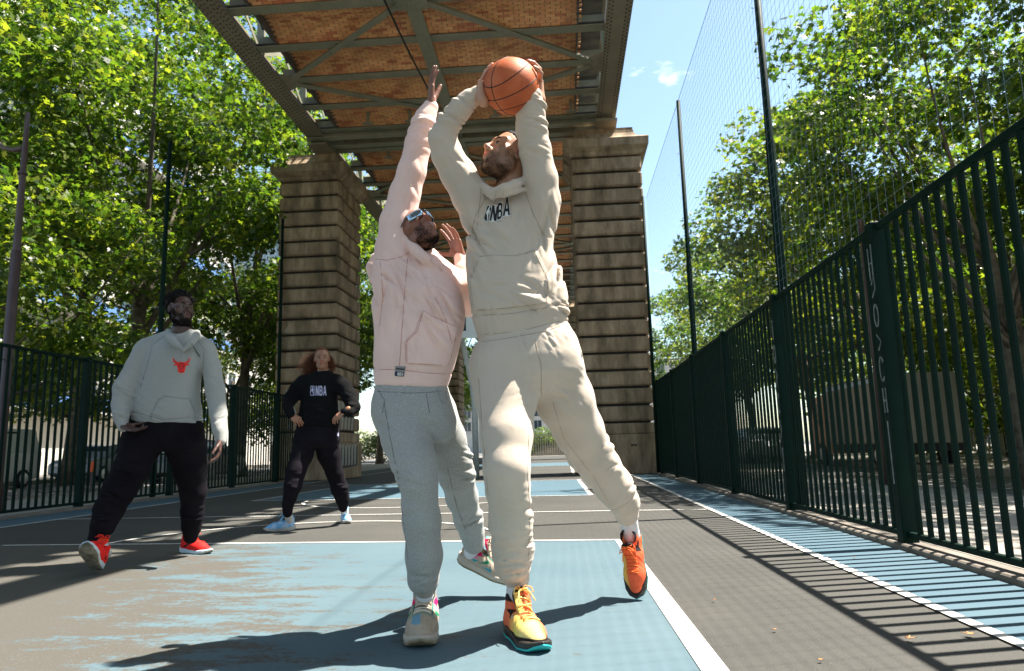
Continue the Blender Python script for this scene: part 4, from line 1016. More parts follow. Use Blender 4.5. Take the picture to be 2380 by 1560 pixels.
eyew = mat('eye white', (.22, .20, .17), .5, spec=.2); eyed = mat('eye iris', (.012, .007, .004), .35, spec=.25)
teeth = mat('teeth', (.6, .56, .48), .3)
sockm = mat('ribbed white sock', (.66, .66, .68), .95, bump=.5, bscale=160, stretch=(8, 8, .15))

# ---------------------------------------------------------------- head
def frame(fwd, up):
    y = unit(fwd); z = np.asarray(up, float); z = unit(z-y*(z@y)); x = np.cross(y, z); return np.stack([x, y, z], 1)
def head_sdf(c, R, s, o):
    c = np.asarray(c, F32); Rf = np.asarray(R, F32)
    jw = o.get('jaw', 1.0); mo = o.get('mouth', .004)
    def f(p):
        q = ((p-c)@Rf)/s; x = np.abs(q[:, 0]); q2 = q.copy(); q2[:, 0] = x
        d = ell(q, (0, -.018, .036), (.076, .098, .084))
        d = smin(d, ell(q, (0, .022, -.035), (.062*jw, .066, .082)), .035)
        d = smin(d, cone(q2, (0.0, .066, -.098), (.020, .060, -.097), .021*jw, .018), .03)
        d = smin(d, cone(q2, (.048*jw, -.012, -.068), (.02, .058, -.095), .017, .017), .03)
        d = smin(d, ell(q2, (.046, .050, -.022), (.024, .026, .022)), .025)
        d = smin(d, cone(q2, (.004, .082, .026), (.050, .060, .026), .0125, .010), .02)      # brow
        d = smax(d, -ell(q2, (.031, .099, .003), (.020, .020, .013)), .014)                    # socket
        d = smin(d, cone(q2, (.016, .0815, .0035), (.046, .071, .0015), .0075, .006), .006)          # lower lid mound
        d = smax(d, -ell(q2, (.031, .0905, .0025), (.0145, .010, .0052)), .002)
        d = smin(d, cone(q, (0, .083, .018), (0, .108, -.022), .0065, .0095), .014)            # nose
        d = smin(d, ell(q, (0, .110, -.027), (.0115*o.get('nose', 1), .0115, .0095)), .01)
        d = smin(d, ell(q2, (.0135*o.get('nose', 1), .097, -.031), (.0085, .010, .0075)), .008)
        d = smax(d, -ell(q2, (.0068, .1035, -.0385), (.0038, .0058, .0042)), .003)
        d = smin(d, ell(q, (0, .081, -.058), (.034, .022, .026)), .02)                          # muzzle
        ul = cone(q2, (0, .1015, -.0550+mo), (.0255, .0875, -.060+mo*.25), .0058*o.get('lip', 1), .003); ll = cone(q2, (0, .0995, -.0660-mo), (.0235, .0875, -.0625-mo*.25), .0068*o.get('lip', 1), .003)
        d = smin(d, ul, .005); d = smin(d, ll, .005)
        d = smax(d, -cone(q2, (0, .103, -.0605), (.0235, .0905, -.0610), max(.0013, mo*.85), .001), .002)
        ear = ell(q2, (.079, -.012, -.008), (.0085, .019, .031)); ear = smax(ear, -ell(q2, (.087, -.006, -.006), (.007, .010, .019)), .005)
        if o.get('no_ear'): ear = np.where(q[:, 0] > 0, np.maximum(ear, .02), ear)
        d = smin(d, ear, .008)
        return d*s
    return f
def head_parts(c, R, s, o, f, parent, h=.0028):
    """eyes, brows, hair, beard"""
    W_ = lambda q: np.asarray(c)+R@(np.asarray(q, float)*s)
    inv = lambda p: ((p-np.asarray(c, F32))@np.asarray(R, F32))/s
    gz = np.asarray(o.get('gaze', (0, 0)))
    for sx in (-1, 1):
        mb = MB(); Rg = np.array(R)
        prof = [(.0108*sin(a), .0108*cos(a)) for a in np.linspace(0, pi, 9)]
        e = W_((sx*.031, .0755, .0025)); Ra = np.stack([R[:, 0], R[:, 2], R[:, 1]], 1)
        mb.lathe([(r_*s, z_*s) for r_, z_ in prof], e, 14, R=Ra); eb = mb.build('eye', eyew, parent, smooth=True)
        d = unit(A(gz[0], 1, gz[1])); Rd = frame(R@d, R[:, 2]); Rd = np.stack([Rd[:, 0], Rd[:, 2], Rd[:, 1]], 1)
        MB().lathe([(0, .0114*s), (.0040*s, .0111*s), (.0072*s, .0086*s)], e, 12, R=Rd).build('iris', eyed, eb, smooth=True)
    if o.get('brow'):
        def fb(p):
            q = inv(p); x = np.abs(q[:, 0]); q2 = q.copy(); q2[:, 0] = x
            m_ = smin(cone(q2, (.012, .088, .0225), (.030, .086, .031), .0045, .005), cone(q2, (.030, .086, .031), (.050, .068, .0255), .005, .0025), .004)
            base = f(p)/s
            return smax(base-.0022, m_, .001)*s*.8
        bc = [W_((a, b, d)) for a in (-.055, .055) for b in (.055, .1) for d in (.01, .04)]
        add_sdf('eyebrows', fb, bc, .004, .0022, o['brow'], parent)
    if o.get('beard'):
        nz = Noise(5, 330); nl = Noise(8, 60); bt = o.get('beard_t', .008); bm = o['beard']
        def fb(p):
            q = inv(p); x = np.abs(q[:, 0]); y = q[:, 1]; z = q[:, 2]
            base = f(p)/s
            low = sst(-z, o.get('bz', .066), o.get('bz', .066)+.022)*sst(y, -.045, -.01)                         # under the mouth line, all jaw
            side = sst(x, .048, .06)*sst(-z, -.0, .02)*sst(y, -.05, -.025)*sst(-y, -.05, -.028)
            mous = sst(-z, .036, .044)*sst(z, -.060, -.050)*sst(y, .06, .08)*sst(-x, -.034, -.024)*o.get('moustache', .5)
            conn = sst(x, .022, .028)*sst(-z, .040, .052)*sst(y, .05, .075)*.6
            lipm = sst(np.abs(z+.060), .016, .011)
            reg = np.maximum.reduce([low, side*o.get('side', .8), mous, conn])
            reg = reg*(1-sst(-((x/.026)**2+((z+.0605)/.0145)**2), -1.15, -.8)*(y > .07))
            t = -.004+(bt+.004)*reg*(1+.18*nl(p))+.0013*nz(p)*(reg > .3)
            return (base-t)*s*.8
        bc = [W_((a, b, d)) for a in (-.085, .085) for b in (-.05, .12) for d in (-.13, .01)]
        add_sdf('beard', fb, bc, .01, h, bm, parent)
    if o.get('hair'):
        nz = Noise(15, o.get('hair_f', 260)); ht = o.get('hair_t', .006); hl = o.get('hairline', .055)
        def fh(p):
            q = inv(p); x = np.abs(q[:, 0]); y = q[:, 1]; z = q[:, 2]
            base = f(p)/s
            edge = z-(hl-.0*y)-.0*x
            front = sst(z+.75*(-y)*1.0, hl-.012+.0, hl+.006)*(1) 
            side = sst(-y+.55*z, .028, .04)*sst(z, -.055, -.04)
            reg = np.maximum(front*sst(z, .0, .03), side)
            t = -.005+(ht+.005)*reg+o.get('hair_n', .0012)*nz(p)*(reg > .3)
            return (base-t)*s*.8
        bc = [W_((a, b, d)) for a in (-.09, .09) for b in (-.13, .1) for d in (-.07, .13)]
        add_sdf('hair', fh, bc, .02, h, o['hair'], parent)
def skin_colour(base, c, R, s, o):
    base = np.asarray(base, float); lip = np.asarray(o.get('lipc', base*A(1.25, .72, .72))); red = np.asarray(o.get('redc', base*A(1.12, .82, .78)))
    cc = np.asarray(c, F32); Rf = np.asarray(R, F32); palm = o.get('palmc')
    nz = Noise(44, 60)
    def f(V):
        q = ((V-cc)@Rf)/s; x = np.abs(q[:, 0]); y = q[:, 1]; z = q[:, 2]
        inh = (np.abs(q) < .2).all(1)
        C = np.repeat(base[None], len(V), 0)
        w = (sst(-(((x)/.028)**2+((z+.0605)/(.0105+o.get('mouth', 0)))**2), -1.1, -.85)*(y > .078)*inh)[:, None]; C = C*(1-w)+lip*w
        w = (sst(-(((x-.0)/.018)**2+((z+.028)/.016)**2), -1.3, -.4)*(y > .09)*inh)[:, None]*.6; C = C*(1-w)+red*w
        w = (sst(-(((x-.08)/.012)**2+((z+.008)/.03)**2), -1.3, -.4)*inh)[:, None]*.5; C = C*(1-w)+red*w
        if o.get('stubble'):
            w = (np.maximum(sst(-z, .035, .07)*sst(y, -.03, .0), sst(x, .05, .06)*sst(-z, .0, .03)*sst(y, -.05, -.02))*inh)[:, None]*o['stubble']
            w = w*(1-(sst(-(((x)/.027)**2+((z+.0605)/.015)**2), -1.2, -.75)*(y > .078))[:, None]); C = C*(1-w)+np.array([.05, .03, .02])*w
        if o.get('scalp'):
            bd, sc_ = head_regions(q, o); w = (np.maximum(bd*o.get('bshade', 0), sc_*o['scalp'])*inh)[:, None].clip(0, 1); C = C*(1-w)+np.array([.010, .007, .006])*w
        C = C*(1+.06*nz(V*1.0))[:, None]
        return C
    return f

def head_regions(q, o):
    x = np.abs(q[:, 0]); y = q[:, 1]; z = q[:, 2]; bz = o.get('bz', .066)
    low = sst(-z, bz, bz+.022)*sst(y, -.045, -.0)
    side = sst(x, .044, .058)*sst(-z, -.0, .03)*sst(y, -.05, -.025)*sst(-y, -.06, -.03)*o.get('side', .8)
    mous = sst(-z, .038, .045)*sst(z, -.056, -.050)*sst(y, .06, .08)*sst(-x, -.036, -.024)*o.get('moustache', .5)
    conn = sst(x, .024, .030)*sst(-z, .045, .058)*sst(y, .04, .065)*.7
    beard = np.maximum.reduce([low, side, mous, conn])*(1-sst(-((x/.031)**2+((z+.0605)/.0125)**2), -1.3, -.9)*(y > .07))*(z > -.135)
    hl = o.get('hairline', .04); scalp = np.maximum(sst(z-.75*y, hl, hl+.02)*sst(z, .0, .03), sst(-y+.55*z, .03, .045)*sst(z, -.06, -.04))
    return beard, scalp
def strands(name, me, c, R, s, o, which, n, ln, r, m, parent, curl=.4, seed=1, lift=.35, down=0.0):
    nv = len(me.vertices); V = np.empty(nv*3, F32); me.vertices.foreach_get('co', V); V = V.reshape(-1, 3)
    q = ((V-np.asarray(c, F32))@np.asarray(R, F32))/s; ok = (np.abs(q) < .16).all(1); I = np.nonzero(ok)[0]; q = q[I]
    w = head_regions(q, o)[which]; w = w*(.55+.45*Noise(seed+50, 110)(V[I])).clip(.05, 1); w = w/w.sum(); g = np.random.default_rng(seed)
    pick = g.choice(len(I), n, p=w); Nn = np.empty(nv*3, F32); me.vertices.foreach_get('normal', Nn); Nn = Nn.reshape(-1, 3)
    mb_v = []; F = []; dn = -np.asarray(R)[:, 2]*down
    for k, i in enumerate(pick):
        p0 = V[I[i]]+g.normal(0, .0012, 3); nn = Nn[I[i]]; t = g.normal(size=3); t -= nn*(t@nn); t = t/(np.linalg.norm(t)+1e-9)
        d = unit(nn*lift+t*curl+dn+1e-6); L_ = ln*g.uniform(.5, 1.15); p1 = p0+d*L_*.5; d2 = unit(d+t*curl*.8+g.normal(0, .25, 3)); p2 = p1+d2*L_*.5
        a = unit(np.cross(d, nn+A(.01, .02, .03))); b = np.cross(d, a)
        for p_, rr_ in ((p0-nn*.0015, r), (p1, r*.85)): mb_v += [p_+a*rr_, p_-a*rr_*.5+b*rr_*.87, p_-a*rr_*.5-b*rr_*.87]
        mb_v.append(p2); o_ = 7*k
        F += [[o_+j, o_+(j+1) % 3, o_+3+(j+1) % 3, o_+3+j] for j in range(3)]+[[o_+3+j, o_+3+(j+1) % 3, o_+6] for j in range(3)]
    mb = MB(); mb.add(mb_v, F); return mb.build(name, m, parent, smooth=True, kind='stuff')
# ---------------------------------------------------------------- hands
def hand_sdf(W, y, z, x, s=1.0, curl=(.2, .25, .3, .35), spread=.07, thumb=(.5, .35, .25), wr=.026):
    """hand from wrist W; y towards the fingers, z out of the back, x towards the thumb. Returns list of capsules"""
    y = unit(y); z = np.asarray(z, float); z = unit(z-y*(z@y)); x0 = np.cross(y, z); x = x0 if x0@np.asarray(x) > 0 else -x0
    W = np.asarray(W, float); pr = []
    def L(a, b, c): return W+s*(x*a+y*b+z*c)
    bases = [(.030, .088, .002), (.010, .093, .004), (-.011, .089, .002), (-.030, .080, -.002)]
    lens = [(.042, .026, .020), (.046, .030, .022), (.042, .028, .021), (.033, .020, .018)]; rad = [.0092, .0095, .009, .0080]
    pr.append(('cone', L(0, -.05, 0), L(0, .012, 0), wr*s, wr*.92*s, z, .72))
    for (a, b, c), r in zip(bases, rad): pr.append(('cone', L(a*.55, .012, -.001), L(a, b-.004, c-.001), .0165*s, (r+.003)*s, z, .85))
    pr.append(('cone', L(.018, .022, -.008), L(.030, .050, -.012), .018*s, .013*s, None, 1))
    for i, ((a, b, c), ln, r) in enumerate(zip(bases, lens, rad)):
        sp = spread*(1.5-i); q = L(a, b, c); ang = 0; dirx = sin(sp); cu = curl[i]
        for j, l in enumerate(ln):
            ang += cu*(.9 if j == 0 else 1.15)
            d = x*dirx+(y*cos(ang)-z*sin(ang))*cos(sp); n = q+d*l*s; pr.append(('f', q, n, r*s*(1-.08*j), r*s*(1-.08*(j+1)), None, 1)); q = n
    q = L(.026, .030, -.008); t0, t1, t2 = thumb
    d = unit(x*cos(t0)+y*sin(t0)-z*.35)
    for j, (l, a) in enumerate(((.038, 0), (.032, t1), (.026, t2))):
        d = unit(d+a*(y*.5-x*.4-z*.3)); n = q+d*l*s; pr.append(('f', q, n, (.0125-.0012*j)*s, (.0113-.0014*j)*s, None, 1)); q = n
    return pr
def grip_hand(C, Rb, u0, t, side, W, s=1.0, spread=(-.32, -.1, .12, .36), arcs=(.095, .105, .10, .08), thumb=(1.25, .07), lift=(0, 0, 0, 0)):
    """hand laid on a ball: palm centre in direction u0 from the ball centre, fingers along tangent t"""
    u0 = unit(u0); t = np.asarray(t, float); t = unit(t-u0*(t@u0)); b = np.cross(u0, t)*side; pr = []; C = np.asarray(C, float)
    def on(a, phi, off): tt = t*cos(phi)+b*sin(phi); return C+(Rb+off)*(u0*cos(a)+tt*sin(a))
    k0 = .036/Rb
    for i, (ph, L_, r) in enumerate(zip(spread, arcs, (.0092, .0095, .009, .008))):
        kn = C+(Rb+.016)*unit(u0*cos(k0)+t*sin(k0)+b*(-.023+.0155*i)/Rb*1.0)
        pr.append(('cone', C+(Rb+.018)*unit(u0*cos(-k0*.9)+t*sin(-k0*.9)+b*(-.010+.007*i)/Rb), kn, .0165*s, .0125*s, None, 1)); q = kn
        for j, fr_ in enumerate((.45, .77, 1.0)):
            a = k0+L_*fr_/Rb; tt = unit(t*cos(ph)+b*sin(ph))
            n = C+(Rb+.0085+lift[i]*(1 if j == 0 else .6 if j == 1 else 0))*unit(u0*cos(a)+tt*sin(a)+b*(-.023+.0155*i)/Rb*cos(a)); pr.append(('f', q, n, r*(1-.07*j), r*(1-.07*(j+1)), None, 1)); q = n
    q = C+(Rb+.014)*unit(u0*cos(-.2)+t*sin(-.2)-b*.16)
    for j, (ph, L_) in enumerate(((-thumb[0]*.8, .035), (-thumb[0], .062), (-thumb[0]*1.02, .085))):
        tt = t*cos(ph)+b*sin(ph); n = C+(Rb+.0095)*unit(u0*cos(L_/Rb+.1)+tt*sin(L_/Rb+.1)); pr.append(('f', q, n, .0125-.001*j, .0112-.001*j, None, 1)); q = n
    heel = C+(Rb+.019)*unit(u0*cos(-k0*.95)+t*sin(-k0*.95))
    pr.append(('cone', np.asarray(W, float), heel, .027, .025, u0, .8)); pr.append(('cone', heel, C+(Rb+.014)*unit(u0-b*.15), .02, .016, None, 1))
    return pr
def prims_f(pr, k=.010, kf=.0045):
    pal = [q for q in pr if q[0] == 'cone']; fin = [q for q in pr if q[0] == 'f']
    def f(p):
        d = None
        for q in pal:
            e = cone(p, q[1], q[2], q[3], q[4], q[5], q[6]); d = e if d is None else smin(d, e, k)
        g = None
        for q in fin:
            e = cone(p, q[1], q[2], q[3], q[4]); g = e if g is None else smin(g, e, .0022)
        return smin(d, g, kf) if g is not None else d
    return f
def prims_pts(pr): return [q[1] for q in pr]+[q[2] for q in pr]
def join_meshes(name, mes, m):
    V = []; Fq = []; Cc = []; n = 0
    for me in mes:
        v = np.empty(len(me.vertices)*3, F32); me.vertices.foreach_get('co', v); V.append(v.reshape(-1, 3))
        q = np.empty(len(me.loops), np.int32); me.loops.foreach_get('vertex_index', q); Fq.append(q.reshape(-1, 4)+n); n += len(me.vertices)
        c = np.empty(len(me.vertices)*4, F32); me.color_attributes['Col'].data.foreach_get('color', c); Cc.append(c)
    V = np.vstack(V); Q = np.vstack(Fq); out = bpy.data.meshes.new(name); out.vertices.add(len(V)); out.vertices.foreach_set('co', V.ravel())
    out.loops.add(len(Q)*4); out.loops.foreach_set('vertex_index', Q.ravel()); out.polygons.add(len(Q))
    out.polygons.foreach_set('loop_start', np.arange(len(Q), dtype=np.int32)*4); out.polygons.foreach_set('loop_total', np.full(len(Q), 4, np.int32)); out.polygons.foreach_set('use_smooth', np.ones(len(Q), bool))
    out.materials.append(m); out.update(); at = out.color_attributes.new('Col', 'FLOAT_COLOR', 'POINT'); at.data.foreach_set('color', np.concatenate(Cc)); return out
def body_mesh(headf, hc, hands, neck, torso, arms, base, colf, palm=None, h=.0034):
    """one continuous skin: head, neck, torso core, both arms and hands"""
    hc = np.asarray(hc, F32); HB = []
    for pr in hands:
        q = np.array(prims_pts(pr)); c = q.mean(0); r = np.linalg.norm(q-c, axis=1).max()+.03; HB.append((prims_f(pr), c.astype(F32), r))
    def f(p):
        d = smin(chain(p, neck, .02), chain(p, torso, .05), .03)
        for a in arms: d = smin(d, chain(p, a, .01), .02)
        e = np.sqrt(((p-hc)**2).sum(1)); m = e < .24; hd = (e-.15).astype(F32); hd[m] = headf(p[m]); d = smin(d, hd, .022)
        for g, c, r in HB:
            e = np.sqrt(((p-c)**2).sum(1)); m = e < r+.05; gd = (e-r+.02).astype(F32)
            if m.any(): gd[m] = g(p[m])
            d = smin(d, gd, .012)
        return d.astype(F32)
    def col(V):
        C = colf(V)
        if palm is not None:
            for g, c, r in HB:
                m = np.sqrt(((V-c)**2).sum(1)) < r+.03
                if m.any(): C[m] = palm(V[m])
        return C
    pts = [hc+A(a, b, c) for a in (-.13, .13) for b in (-.13, .13) for c in (-.13, .13)]+[q for pr in hands for q in prims_pts(pr)]+[q[0] for q in neck+torso]+[q[0] for a in arms for q in a]
    pts = np.array(pts); return sdf_mesh('body', f, pts.min(0)-.06, pts.max(0)+.06, h, skinm, color=col)

# ---------------------------------------------------------------- folds
def fold(p, c, d, lam, amp, rad, nz, sharp=1.0):
    """ridged cloth folds: wavelength lam across direction d, inside a ball of radius rad around c"""
    c = np.asarray(c, F32); d = np.asarray(unit(d), F32); q = p-c; r2 = (q*q).sum(1)/(rad*rad)
    w = np.exp(-r2*1.6); ph = (q@d)*(2*pi/lam)+3.0*nz(p)
    e = np.cross(d, np.array([0, 1, 0], F32)); ph2 = ph+(q@e.astype(F32))*(2*pi/lam)*.55+2.0
    s = np.minimum(np.abs(np.sin(ph*.5)), np.abs(np.sin(ph2*.5))+.15)
    am = .55+.45*np.sin(ph*.37+5*nz(p*.6))
    return 1.75*amp*w*am*(1-2.2*s**.8)
def seam(surf, pts, r=.0016, mb=None, parent=None, off=.0005, step=5.0):
    pass
# ================================================================== garments
def H(px, py, Y, hw, fl=1.0): return (P(px, py, Y), hw*Y/FPX, fl)
def stack(secs, tilt=0.0, ex=(1, 0, 0), n=2.5, kend=.03, xc=None):
    """secs: (py, left, right, Y, depth/width). Elliptic sections stacked along z"""
    C = []; Aa = []; B = []
    for py, l, r, Y, dr in secs:
        c = P((l+r)/2, py, Y); C.append(c); a = (r-l)/2*Y/FPX; Aa.append(a); B.append(a*dr)
    C = np.array(C); o = np.argsort(C[:, 2]); C = C[o]; Aa = np.array(Aa)[o]; B = np.array(B)[o]
    x0 = C[:, 0].mean() if xc is None else xc
    ex = unit(A(*ex)); ey = A(-ex[1], ex[0], 0); Z = C[:, 2]-tilt*(C[:, 0]-x0)
    zs = np.linspace(Z[0], Z[-1], 60)
    def smooth(v):
        w = np.interp(zs, Z, v); k = np.ones(7)/7; return np.convolve(np.pad(w, 3, mode='edge'), k, 'valid')
    cx, cy, aa, bb = smooth(C[:, 0]), smooth(C[:, 1]), smooth(Aa), smooth(B)
    def f(p):
        u = p[:, 2]-tilt*(p[:, 0]-x0)
        a = np.interp(u, zs, aa); b = np.interp(u, zs, bb); qx = p[:, 0]-np.interp(u, zs, cx); qy = p[:, 1]-np.interp(u, zs, cy)
        e0 = np.abs(qx*ex[0]+qy*ex[1])/a; e1 = np.abs(qx*ey[0]+qy*ey[1])/b
        d = ((e0**n+e1**n)**(1/n)-1)*np.minimum(a, b)
        d = smax(d, u-zs[-1], kend); return smax(d, zs[0]-u, kend*.5).astype(F32)
    f.pts = [c+A(s*a, t*b, 0) for c, a, b in zip(C, Aa, B) for s in (-1, 1) for t in (-1, 1)]
    return f
def emboss(p, poly, h, w=3.0, ymax=None):
    """raise (h>0) the camera-side cloth inside a patch outline"""
    u, v, _ = pix(p); d = polysd(u, v, poly); m = np.ones(len(p), bool) if ymax is None else (p[:, 1] < ymax)
    return -h*sst(d, -w, w*.4)*m
def groove(p, pts, depth, w=2.2, ymax=None):
    u, v, _ = pix(p); dm = np.full(u.shape, 1e9)
    for a, b in zip(pts[:-1], pts[1:]):
        a = np.array(a, float); b = np.array(b, float); e = b-a; wx = u-a[0]; wy = v-a[1]; t = np.clip((wx*e[0]+wy*e[1])/(e@e), 0, 1)
        dm = np.minimum(dm, (wx-t*e[0])**2+(wy-t*e[1])**2)
    g = depth*np.exp(-dm/(w*w)); return g if ymax is None else g*(p[:, 1] < ymax)
def ring(c, n, r, rr, k=16, ex=None, sq=1.0, a0=0, a1=2*pi):
    n = unit(n); x = unit(np.cross(n, A(0, 1, 0))) if ex is None else unit(ex); y = np.cross(n, x)
    return [(np.asarray(c)+r*(x*cos(t)+y*sq*sin(t)), rr) for t in np.linspace(a0, a1, k)]
from mathutils.bvhtree import BVHTree
def bvh(o):
    me = o.data; v = np.empty(len(me.vertices)*3, F32); me.vertices.foreach_get('co', v); q = np.empty(len(me.loops), np.int32); me.loops.foreach_get('vertex_index', q)
    return BVHTree.FromPolygons(v.reshape(-1, 3).tolist(), q.reshape(-1, 4).tolist())
def hit(tree, px, py, off=.002):
    d = unit(ray(px, py)); r = tree.ray_cast(Vector(CO), Vector(d))
    return None if r[0] is None else np.array(r[0])-d*off
def print_shapes(name, tree, polys, m, parent, off=.0022, sub=2.2, thick=.0012):
    """flat print lying on the cloth: outlines filled, subdivided and laid on the surface"""
    mb = MB()
    import mathutils
    for poly in polys:
        holes = []
        if isinstance(poly, dict): holes = poly['holes']; poly = poly['o']
        us = [q[0] for q in poly]; vs = [q[1] for q in poly]
        nu = max(1, int((max(us)-min(us))/sub)); nv = max(1, int((max(vs)-min(vs))/sub))
        loops = [[Vector((a, b, 0)) for a, b in poly]]+[[Vector((a, b, 0)) for a, b in hl] for hl in holes]
        flat = [v for l in loops for v in l]
        tris = mathutils.geometry.tessellate_polygon(loops)
        def split(t, depth=0):
            L_ = [((t[i][0]-t[(i+1) % 3][0])**2+(t[i][1]-t[(i+1) % 3][1])**2, i) for i in range(3)]; l, i = max(L_)
            if l > sub*sub*2 and depth < 9:
                a, b, c = t[i], t[(i+1) % 3], t[(i+2) % 3]; mm = ((a[0]+b[0])/2, (a[1]+b[1])/2)
                return split((a, mm, c), depth+1)+split((mm, b, c), depth+1)
            return [t]
        for t in tris:
            for tt in split(tuple((flat[i][0], flat[i][1]) for i in t)):
                w = [hit(tree, *q, off=off) for q in tt]
                if any(x is None for x in w): continue
                n = np.cross(w[1]-w[0], w[2]-w[0])
                if n@(w[0]-CO) > 0: w = [w[0], w[2], w[1]]
                mb.add(w, [[0, 1, 2]])
    return mb.build(name, m, parent)
def quadmap(q, s):
    """unit square (u right, v up) onto a pixel quad bl, br, tr, tl"""
    bl, br, tr, tl = [np.array(k, float) for k in q]
    return [tuple((bl*(1-u)+br*u)*(1-v)+(tl*(1-u)+tr*u)*v) for u, v in s]
LET = {
 'N': [[(0, 0), (.28, 0), (.28, .55), (.68, 0), (1, 0), (1, 1), (.72, 1), (.72, .45), (.32, 1), (0, 1)]],
 'B': [{'o': [(0, 0), (.7, 0), (1, .14), (1, .40), (.82, .52), (.96, .62), (.96, .86), (.7, 1), (0, 1)], 'holes': [[(.28, .16), (.28, .42), (.66, .42), (.70, .38), (.70, .2), (.66, .16)], [(.28, .58), (.28, .84), (.64, .84), (.68, .8), (.68, .62), (.64, .58)]]}],
 'A': [{'o': [(0, 0), (.26, 0), (.32, .22), (.68, .22), (.74, 0), (1, 0), (.66, 1), (.34, 1)], 'holes': [[(.38, .38), (.5, .78), (.62, .38)]]}],
}
def letters(text, quad):
    out = []; n = len(text); gap = .06; w = (1-gap*(n-1))/n
    for i, ch in enumerate(text):
        x0 = i*(w+gap)
        for s in LET[ch]:
            if isinstance(s, dict): out.append({'o': quadmap(quad, [(x0+w*u, v) for u, v in s['o']]), 'holes': [quadmap(quad, [(x0+w*u, v) for u, v in hl]) for hl in s['holes']]})
            else: out.append(quadmap(quad, [(x0+w*u, v) for u, v in s]))
    return out
# generic player silhouette in a rounded frame
FIG = [(.42, .98), (.58, .98), (.64, .90), (.58, .82), (.74, .76), (.94, .60), (.98, .50), (.90, .48), (.74, .60), (.66, .58), (.68, .46), (.80, .34), (.88, .14), (.98, .04), (.78, .02), (.66, .20), (.50, .34), (.30, .46), (.22, .40), (.10, .52), (.16, .62), (.30, .74), (.36, .84)]
RR = [(0, .08), (.12, 0), (.88, 0), (1, .08), (1, .92), (.88, 1), (.12, 1), (0, .92)]

def seamline(parent, tree, lines, m, r=.0012, off=.0006, n=6):  # thin tubes along seams, coloured darker than the cloth as crease shade
    mb = MB(); k = 0
    for pts in lines:
        P_ = []
        for a, b in zip(pts[:-1], pts[1:]):
            for t in np.linspace(0, 1, n, endpoint=False):
                P_.append((a[0]+(b[0]-a[0])*t, a[1]+(b[1]-a[1])*t))
        P_.append(pts[-1]); w = []
        for q in P_:
            h_ = hit(tree, *q, off=off)
            if h_ is None or (w and np.linalg.norm(h_-w[-1]) > .08):
                if len(w) > 1: mb.tube(w, r, 4)
                w = []
            if h_ is not None: w.append(h_)
        if len(w) > 1: mb.tube(w, r, 4); k += 1
    if mb.n: mb.build('seam_shade', m, parent, smooth=True, kind='stuff')
def inset(poly, d):
    c = np.mean(poly, 0); return [tuple(c+(np.array(q)-c)*(1-d/max(1, np.linalg.norm(np.array(q)-c)))) for q in poly]
